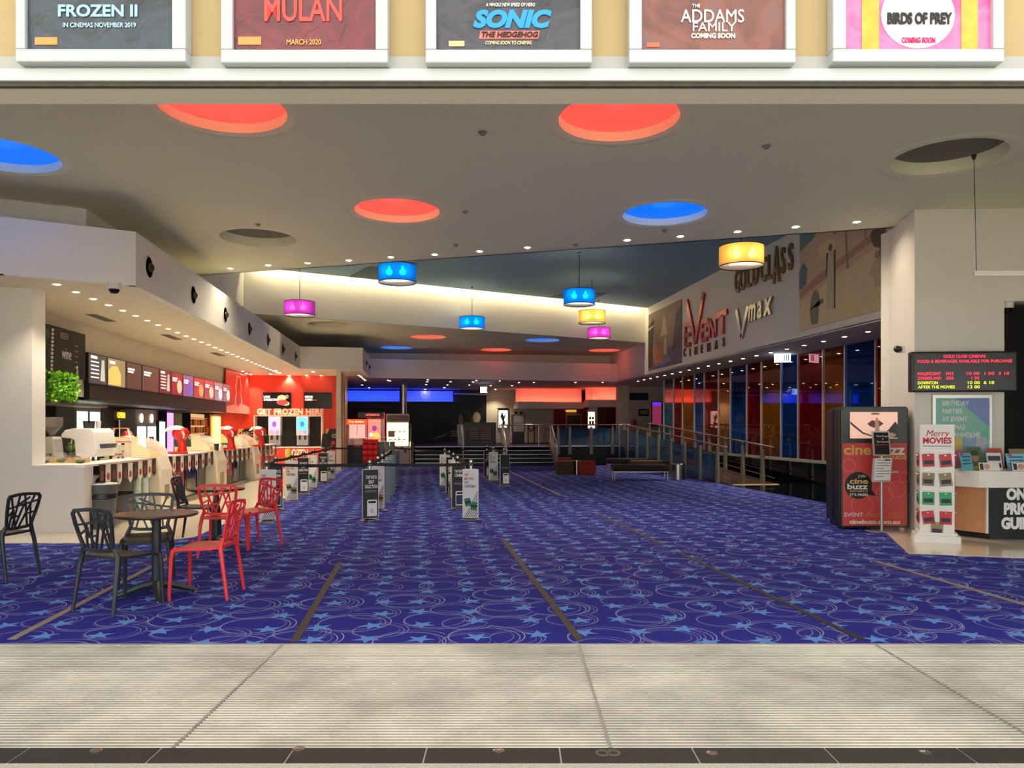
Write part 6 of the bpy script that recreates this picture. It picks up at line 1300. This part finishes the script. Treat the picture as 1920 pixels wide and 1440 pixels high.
text('Photo', .14, mat('faint header print', rgb(160, 120, 96), .5), t, (0, -.025, h_-.17)); MB().box(-w*.44, -w*.05, -.012, 0, .18, .46).build('purple_notice', mat('purple notice', rgb(70, 56, 130), .5), t)
for x_, z_ in ((.15, .68), (.28, .55)): MB().box(w*x_, w*x_+.09, -.02, 0, z_, z_+.1).build('slot', SATIN, t)
for k in range(8): MB().box(-w*.38+(k % 4)*w*.2, -w*.38+(k % 4)*w*.2+w*.13, -.023, -.02, 1.05+.3*(k//4), 1.09+.3*(k//4)).build('panel_print', mat('panel print', rgb(214, 180, 110), .5), t)
# candy stand in the middle row
Yc = 19.5; c, w = bx_at(700, 741, Yc); t = thing('merchandise_podium', 'grey panelled podium with glass top in the middle queue row', 'podium', (c, Yc, 0))
for k in range(4): MB().box(-w/2+w*k/4, -w/2+w*(k+1)/4-.012, 0, .25, .02, 1.16).build('panel', mat('podium grey %d' % (k % 2), (rgb(104, 100, 94), rgb(84, 80, 76))[k % 2], .4), t)
MB().box(-w/2-.2, w/2+.1, -.1, .35, 1.16, 1.19).build('glass_top', wg.m, t); MB().box(-w/2-.2, w/2+.1, -.1, .35, 1.27, 1.285).build('glass_lid', wg.m, t)
for sx in (-w/2-.18, w/2+.08): MB().box(sx-.01, sx+.01, -.08, .33, 1.19, 1.27).build('glass_side', PLAST, t)
p = ony(733, 820, Yc+.05); o = thing('brass_box', 'small brown box standing on the podium', 'box', (p.x, Yc+.1, 1.285)); MB().box(-.07, .09, -.06, .06, 0, .15).build('box', mat('brown carton', rgb(120, 84, 52), .6), o); MB().box(-.07, .09, -.062, -.06, .06, .09).build('tape', mat('tan tape', rgb(150, 132, 112), .7), o)
c, w = bx_at(681, 708, Yc-.35); t = thing('snack_bag_rack', 'dark rack hung with shiny red snack bags', 'rack', (c, Yc-.35, 0))
for sx in (-w/2, w/2): MB().tube([(sx, .1, 0), (sx, .05, 1.25)], .012, 6).build('upright', SATIN, t)
MB().box(-w/2, w/2, .04, .06, .6, 1.22).build('mesh_back', SATIN, t); MB().box(-w/2-.05, w/2+.05, -.12, .16, 0, .03).build('foot', SATIN, t)
for k in range(12):
    x_, z_ = -w*.36+w*.36*(k % 3), .65+.14*(k//3)
    o = thing('snack_bag', 'red foil snack bag, %s column and %s row up on the rack' % (ORD[k % 3], ORD[k//3]), 'snack bag', (c+x_, Yc-.35, z_), 0, 'red snack bags on the rack')
    xf(MB().extr([(-.06, 0), (.06, 0), (.05, .08), (.06, .16), (-.06, .16), (-.05, .08)], -.05, -.0), lambda v: Vector((v.x, v.y-.02*math.sin(v.z*18), v.z))).build('bag', mat('red foil', rgb(196, 30, 30), .2, .3), o); MB().box(-.05, .05, -.053, -.05, .06, .10).build('bag_label', mat('peach label', rgb(240, 170, 110), .4), o)
# stair handrails
def rail(pts, r, name, par, m=CHROME): return MB().tube(pts, r, 10).build(name, m, par, True)
SX = [ony(p, 838, 31.0).x for p in (770, 866, 945, 1037)]
for i, x in enumerate(SX):
    t = thing('stair_handrail', 'steel stair handrail frame, %s from the left' % ORD[i], 'handrail', (x, 0, 0), 0, 'steel stair handrails')
    rail([(0, YS-.15, .0), (0, YS-.15, .82), (0, YS-.05, .9), (0, YS+1.2, 1.62), (0, YS+1.55, 1.66)], .028, 'top_rail', t)
    rail([(0, YS+1.5, .75), (0, YS+1.5, 1.66)], .028, 'post', t); rail([(0, YS-.1, .45), (0, YS+1.2, 1.2), (0, YS+1.5, 1.22)], .018, 'mid_rail', t)
    MB().box(-.06, .06, YS-.3, YS-.02, .0, .012).build('foot_plate', ALU, t)
    MB().extx([(YS-.1, .30), (YS+1.4, 1.05), (YS+1.4, 1.5), (YS-.1, .72)], -.006, .006).build('glass_panel', wg.m, t)
# platform guard rail with blue glass
BLG = NG('blue tinted glass'); BLG.b.inputs['Base Color'].default_value = lin(26, 90, 130); BLG.b.inputs['Roughness'].default_value = .06; BLG.b.inputs['Alpha'].default_value = .62
PSTM = mat('green grey post', rgb(150, 150, 134), .4, .5)
t = thing('platform_guardrail', 'steel guard rail with blue glass along the platform edge', 'railing', (0, 0, 0)); yg = YS+.56
gx = [ony(p, 840, yg).x for p in (1046, 1068, 1108, 1148, 1170)]
for x in gx: MB().extr([(x-.07, PZ-.3), (x+.07, PZ-.3), (x+.045, 1.55), (x-.045, 1.55)], yg-.09, yg-.03).build('post', PSTM, t)
for a, b in zip(gx[:-1], gx[1:]): MB().box(a+.08, b-.08, yg-.07, yg-.058, PZ+.05, 1.5).build('glass_panel', BLG.m, t); MB().tube([(a, yg-.06, PZ+.02), (b, yg-.06, PZ+.02)], .018, 8).build('bottom_rail', ALU, t)
rail([(gx[0]-.4, yg-.06, 1.64), (gx[-1]+.2, yg-.06, 1.64)], .03, 'top_rail', t)
for x in gx: rail([(x, yg-.06, 1.55), (x, yg-.06, 1.62)], .012, 'bracket', t)
t = thing('landing_rail', 'thin steel rail on the landing before the lit cream wall', 'railing', (0, 0, 0)); yl = YS+1.6
lx = [ony(p, 840, yl).x for p in (952, 1010)]; rail([(SX[2], yl, 1.64), (SX[3]-.2, yl, 1.64)], .028, 'top_rail', t)
for x in lx: rail([(x, yl, PZ), (x, yl, 1.64)], .026, 'post', t)
# ramp balustrades
for sd, X in (('left', 8.2), ('right', 9.5)):
    t = thing('ramp_balustrade', 'steel and %s sloping balustrade on the %s side of ramp' % ('blue glass' if sd == 'left' else 'open wire', sd), 'railing', (0, 0, 0))
    y0, y1_ = 20.3, YS+.5; zr = lambda y: max(0, min(PZ, (y-19.4)/(YS+.6-19.4)*PZ)); n_ = 9
    yy = [y0+(y1_-y0)*k/(n_-1) for k in range(n_)]
    for k, y in enumerate(yy):
        z = zr(y); MB().extx([(y-.09, 0 if sd == 'left' else z), (y+.09, 0 if sd == 'left' else z), (y+.05, z+.86), (y-.05, z+.86)], X-.05, X+.02).build('post', PSTM, t)
        MB().bar((X-.02, y, z+.84), (X-.06, y-.05, z+.95), .03, .012).build('bracket', PSTM, t)
    rl_ = [(X-.02, y, zr(y)+.97) for y in (y0-.75, y0-.4, y0, yy[2], yy[4], yy[6], yy[8])]; rl_ = [(X-.02, y0-.7, zr(y0)+.85)]+rl_
    rail(rl_, .028, 'handrail', t); 
    rail([(X+.1, y, zr(y)+.12) for y in (y0-.5, yy[4], yy[8])], .018, 'kerb_rail', t)
    for a, b in zip(yy[:-1], yy[1:]):
        if sd == 'left': MB().add([(X-.015+dx, y, z) for dx in (0, .01) for y, z in ((a+.1, .08), (b-.1, .08), (b-.1, zr(b)+.75), (a+.1, zr(a)+.75))], [(0, 1, 2, 3), (7, 6, 5, 4), (0, 4, 5, 1), (1, 5, 6, 2), (2, 6, 7, 3), (3, 7, 4, 0)]).build('glass_panel', BLG.m, t)
        else:
            for k in range(2): MB().tube([(X, a, zr(a)+.3+.25*k), (X, b, zr(b)+.3+.25*k)], .006, 5).build('wire', CHROME, t)
# ottomans, benches, steel bins
OLV, OTR, OTB = mat('olive upholstery', rgb(84, 66, 40), .9, noise=.2, nscale=30), mat('red upholstery', rgb(150, 40, 32), .9, noise=.15, nscale=30), mat('dark upholstery', rgb(40, 34, 30), .85, noise=.2, nscale=30)
def ottoman(px0, px1, py, m, lb):
    a, b = onz(px0, py), onz(px1, py); w = (b-a).length; c = (a+b)/2
    t = thing('ottoman', lb, 'ottoman', (c.x, c.y+w*.4, 0), -TH)
    MB().extr(rrect(-w/2, w/2, .03, .46, .07), -w*.4, w*.4).build('cushion', m, t, bevel=.05); MB().box(-w*.42, w*.42, -w*.34, w*.34, 0, .03).build('plinth', SATIN, t)
    MB().tube([(-w/2+.07, -w*.4-.003, .445), (w/2-.07, -w*.4-.003, .445)], .008, 5).build('piping', m, t)
ottoman(1044, 1078, 891, OLV, 'olive cube ottoman left of the steel drum'); ottoman(1088, 1119, 892, OTR, 'red cube ottoman right of the steel drum'); ottoman(1046, 1075, 883, OTR, 'dark red ottoman behind the olive one')
def drum(px, py, r, h, lb):
    p = onz(px, py); t = thing('steel_drum', lb, 'bin', (p.x, p.y+r, 0)); MB().lathe([(0, 0), (r, 0), (r, h), (r-.02, h), (r-.02, h-.05), (0, h-.05)], 28).build('body', CHROME, t, True); MB().lathe([(r, h-.01), (r+.006, h-.004), (r, h+.004), (r-.02, h)], 28).build('rim', CHROME, t, True)
drum(1083, 890, .12, .46, 'slim polished steel drum between the two ottomans'); drum(1276, 900, .2, .46, 'polished steel drum bin beside the dark bench')
def bench(px0, px1, py, dep, m, lb, rz=0, top=.45):
    a, b = onz(px0, py), onz(px1, py); w = (b-a).length; c = (a+b)/2
    t = thing('bench', lb, 'bench', (c.x, c.y+dep/2, 0), -TH+rz)
    MB().extr(rrect(-w/2, w/2, top-.19, top, .05), -dep/2, dep/2).build('seat', m, t, bevel=.04)
    MB().box(-w/2+.03, w/2-.03, -dep/2+.03, dep/2-.03, top-.215, top-.19).build('frame', ALU, t)
    for sx in (-w/2+.05, w/2-.05):
        for sy in (-dep/2+.05, dep/2-.05): MB().tube([(sx, sy, 0), (sx, sy, top-.2)], .018, 8).build('leg', ALU, t)
bench(1152, 1258, 901, .55, OTB, 'dark upholstered bench with steel legs in front of the ramp')
bench(1140, 1232, 884, .5, OTB, 'dark bench behind, nearer the platform'); 
bench(1185, 1262, 889, .35, mat('brown upholstery', rgb(92, 70, 48), .85), 'brown edged bench against the ramp balustrade')
# session board, posters and signs on the platform
def stand(name, lb, cat, px0, px1, py0, py1, Y, grp=None):
    a, b = ony(px0, py1, Y), ony(px1, py0, Y); return thing(name, lb, cat, ((a.x+b.x)/2, Y, a.z), 0, grp), b.x-a.x, b.z-a.z
t, w, h = stand('session_board', 'black free standing session board with rows of times on the platform', 'board', 870, 930, 792, 837, 32.0)
t.location.z = PZ; h = ony(900, 792, 32).z-PZ
MB().box(-w/2, w/2, -.05, .05, 0, h).build('board', KB, t); text('Today', .12, RTXT, t, (0, -.055, h-.14), shear=.3)
MB().box(-w*.4, w*.4, -.06, -.05, .22, h-.27).build('red_border', mat('red border', rgb(150, 40, 40), .5), t); MB().box(-w*.38, w*.38, -.066, -.06, .24, h-.29).build('list_panel', mat('dim list panel', rgb(70, 64, 60), .5), t)
for k in range(6):
    for x0, x1 in ((-.35, -.05), (.0, .34)): flat('session_line', rect(w*x0, w*x1, .30+k*.09, .33+k*.09), mat('session print', rgb(170, 166, 150), .5), t, -.067)
# easels
for i, (p0, p1) in enumerate(((859, 871), (941, 957))):
    t, w, h = stand('sign_easel', ['leaning steel framed easel left of the session board', 'leaning steel framed easel right of the session board'][i], 'easel', p0, p1, 795, 830, 31.6); t.location.z = PZ; h = ony(900, 796, 31.6).z-PZ
    sh = lambda v: Vector((v.x+v.z*-.12*(1 if i else .3), v.y+v.z*.15, v.z))
    for bx in ((-w/2, -w/2+.035, 0, h), (w/2-.035, w/2, 0, h), (-w/2, w/2, h-.035, h), (-w/2, w/2, .1, .135)): xf(MB().box(bx[0], bx[1], -.015, .015, bx[2], bx[3]), sh).build('frame_bar', CHROME, t)
    xf(MB().box(-w/2+.035, w/2-.035, -.004, .004, .135, h-.035), sh).build('pane', wg.m, t)
# faint mural print (abstract) on the black wall
t = thing('mural_print', 'faint pale abstract swoops printed on the black mural wall', 'mural', (ony(845, 800, YB).x, YB-.01, 1.9)); GM = mat('mural grey', rgb(58, 56, 52), .6); PM_ = mat('mural pale', rgb(150, 138, 118), .6)
flat('swoop', [(-1.6, -.6), (-1.1, .2), (-.5, .62), (.2, .7), (-.3, .5), (-.8, .1), (-1.2, -.5)], GM, t, -.001); flat('swoop', [(.5, .6), (.9, .55), (1.25, .1), (1.1, -.3), (1.0, .15), (.75, .45)], GM, t, -.001); flat('swoop', [(-1.1, -.95), (-.4, -.85), (.3, -.5), (-.3, -.7)], PM_, t, -.001)
flat('pale_shape', ell(.52, .0, .12, .35, 16), PM_, t, -.003); flat('pale_shape', ell(1.35, .15, .2, .3, 16), mat('mural cream', rgb(190, 172, 140), .6), t, -.003); flat('caption_block', rect(-.1, .9, -.95, -.4), mat('mural caption', rgb(40, 40, 40), .6), t, -.001)
for k in range(3): flat('caption_line', rect(0, .8-.1*k, -.58-.12*k, -.52-.12*k), PM_, t, -.003)
MB().tube([(bpx(851, 39.8)-t.location.x, -.15, zat(737, 39.8)-1.9), (bpx(920, 39.8)-t.location.x, -.15, zat(739, 39.8)-1.9)], .04, 8).build('light_bar', WHITE, t)
# posters
def poster(lb, px0, px1, py0, py1, Y, m, shapes=(), fm=SATIN, lit=None):
    t, w, h = stand('lounge_poster', lb, 'poster', px0, px1, py0, py1, Y); MB().box(-w/2, w/2, -.05, 0, 0, h).build('frame', fm, t); p_ = MB().box(-w*.42, w*.42, -.056, -.05, h*.05, h*.88).build('print', m, t)
    for k, (nm, pts, mm) in enumerate(shapes): flat(nm, [(u*w*.42, h*.465+v*h*.41) for u, v in pts], mm, p_, -.0565-.001*k)
    return t, w, h
WL = mat('lit white print', rgb(244, 236, 220), .5, emit=rgb(255, 240, 214), es=.7); BK_ = mat('ink black print', rgb(24, 22, 22), .5)
poster('white poster with black brush shape on the cream wall', 933, 953.5, 765, 804, YB-.02, WL, [('brush_shape', [(-.5, -.9), (-.1, -.3), (-.6, .3), (-.2, .9), (.1, .3), (.6, .7), (.2, -.1), (.5, -.5), (0, -.7)], BK_)])
t, w, h = poster('dark purple and red film poster on the toilets wall', 1221, 1241, 753, 799, 35.95, mat('poster magenta', rgb(120, 40, 70), .4, emit=rgb(150, 50, 90), es=.35, noise=.7, nscale=9)); MB().box(-w*.42, w*.42, -.06, -.05, h*.84, h*.97).build('header', mat('violet header', rgb(90, 50, 200), .4, emit=rgb(80, 40, 200), es=.8), t)
poster('tall white lit notice with small pictures in the lobby', 1101, 1116, 768, 805, 37.48, WL, [('picture', rect(-.7, -.1, .1, .4), BK_), ('picture', rect(.1, .7, .1, .4), GM), ('picture', rect(-.7, -.1, -.5, -.1), GM), ('picture', rect(.1, .7, -.5, -.1), BK_)], fm=ALU)
t, w, h = stand('cinema_sign', 'bronze framed cinema notice board in the lobby', 'sign', 1061, 1090, 776, 812, 42.98); MB().box(-w/2, w/2, -.06, 0, 0, h).build('frame', ALU, t); MB().box(-w*.45, w*.45, -.07, -.06, .06, h-.08).build('board', mat('bronze board', rgb(120, 78, 52), .4), t); flat('gold_arch', ell(0, h*.5, w*.36, h*.24, 16, 0, PI), mat('dark bronze', rgb(80, 46, 32), .4), t, -.071); MB().box(-w*.5, w*.15, -.1, 0, h+.1, h+.32).build('lit_header', mat('amber sign', rgb(190, 150, 60), .4, emit=rgb(200, 150, 50), es=.6), t)
def wallsign(lb, px0, px1, py0, py1, Y, col, txt=None, tc=WTXT):
    t, w, h = stand('direction_sign', lb, 'sign', px0, px1, py0, py1, Y); MB().box(-w/2, w/2, -.06, 0, 0, h).build('plate', mat('sign plate %d' % px0, col, .4), t); MB().box(-w/2, w/2, -.02, 0, -.03, 0).build('lower_lip', ALU, t)
    if txt: text(txt, h*.7, tc, t, (0, -.064, h*.5), fit=w*.75, bold=.004)
wallsign('long dark blue direction sign high on the cream wall', 1180, 1215, 737, 750, 35.95, rgb(26, 34, 70), 'CINEMAS', mat('dim blue print', rgb(60, 80, 120), .5)); wallsign('black sign reading TOILETS on the cream wall', 1197, 1216, 767, 780, 35.95, rgb(24, 24, 24), 'TOILETS')
t, w, h = stand('fire_hose_box', 'small red fire fitting on the cream wall', 'fire equipment', 1187, 1193.5, 787, 797, 35.95); MB().box(-w/2, w/2, -.1, 0, 0, h).build('box', RTXT, t); MB().box(-w, -w/2, -.08, -.03, h*.4, h*.75).build('valve', RTXT, t)
# glass display cabinet and rope stands
t, w, h = stand('display_cabinet', 'tall black framed glass cabinet with white figurine on the platform', 'cabinet', 961, 982, 777, 833, 36.0); t.location.z = PZ; h = ony(970, 777, 36).z-PZ
MB().box(-w/2, w/2, -.25, .25, 0, h*.42).build('base', KB, t); MB().box(-w/2, w/2, -.25, .25, h-.05, h).build('top', KB, t)
for sx in (-1, 1):
    for sy in (-1, 1): MB().box(sx*w/2-.02, sx*w/2+.02, sy*.25-.02, sy*.25+.02, h*.42, h).build('corner_post', KB, t)
MB().box(-w/2+.02, w/2-.02, -.24, .24, h*.42, h-.05).build('glass', wg.m, t)
o = thing('figurine', 'small white figurine inside the black glass cabinet', 'figurine', (t.location.x, t.location.y, PZ+h*.42)); MB().lathe([(.1, 0), (.06, .1), (.05, .3), (.08, .4), (.03, .46), (.05, .54), (0, .6)], 14).build('body', PLAST, o, True)
for k, (dx, lb) in enumerate(((-.12, 'small dark bird ornament on cabinet top, left'), (.14, 'small dark bird ornament on cabinet top, right'))):
    o = thing('bird_ornament', lb, 'ornament', (t.location.x+dx, t.location.y, PZ+h)); m = MB().lathe([(0, -.1), (.045, -.04), (.05, .02), (.02, .09), (0, .1)], 12); xf(m, lambda v: Vector((v.z, v.y, v.x+.07))); m.build('body', BLACK, o, True); MB().lathe([(0, 0), (.03, .03), (0, .06)], 10, (.07, 0, .09)).build('head', BLACK, o, True); MB().tube([(0, 0, 0), (0, 0, .05)], .008, 5).build('leg', BLACK, o)
for i, px in enumerate((990, 1002)):
    p = ony(px, 830, 36.5); o = thing('rope_stand', 'dark red rope stand on the platform, %s one' % ('left' if i == 0 else 'right'), 'rope stand', (p.x, 36.5, PZ), 0, 'rope stands'); MB().lathe([(.14, 0), (.14, .02), (.03, .04), (.025, .92), (.05, .96), (0, 1.0)], 16).build('post', mat('dark brass', rgb(110, 70, 40), .35, .7), o, True)
    if i == 0: q = ony(1002, 830, 36.5).x-p.x; MB().tube([(q*k/8, 0, .88-.28*math.sin(PI*k/8)) for k in range(9)], .025, 8).build('rope', mat('red rope', rgb(120, 24, 26), .8), o, True)
for i, px in enumerate((1022, 1036)):
    p = ony(px, 830, 38.0); o = thing('bar_stool', 'red metal bar stool on the platform, %s one' % ('left' if i == 0 else 'right'), 'stool', (p.x, 37.2, PZ), 0, 'red bar stools')
    for sx in (-1, 1):
        for sy in (-1, 1): MB().tube([(sx*.2, sy*.2, 0), (sx*.14, sy*.14, .72)], .014, 6).build('leg', REDP, o)
    MB().lathe([(0, .72), (.18, .72), (.19, .74), (0, .76)], 16).build('seat', REDP, o, True); MB().tube([(-.2, .16, .74), (-.2, .2, 1.05), (.2, .2, 1.05), (.2, .16, .74)], .014, 6).build('backrest', REDP, o, True)
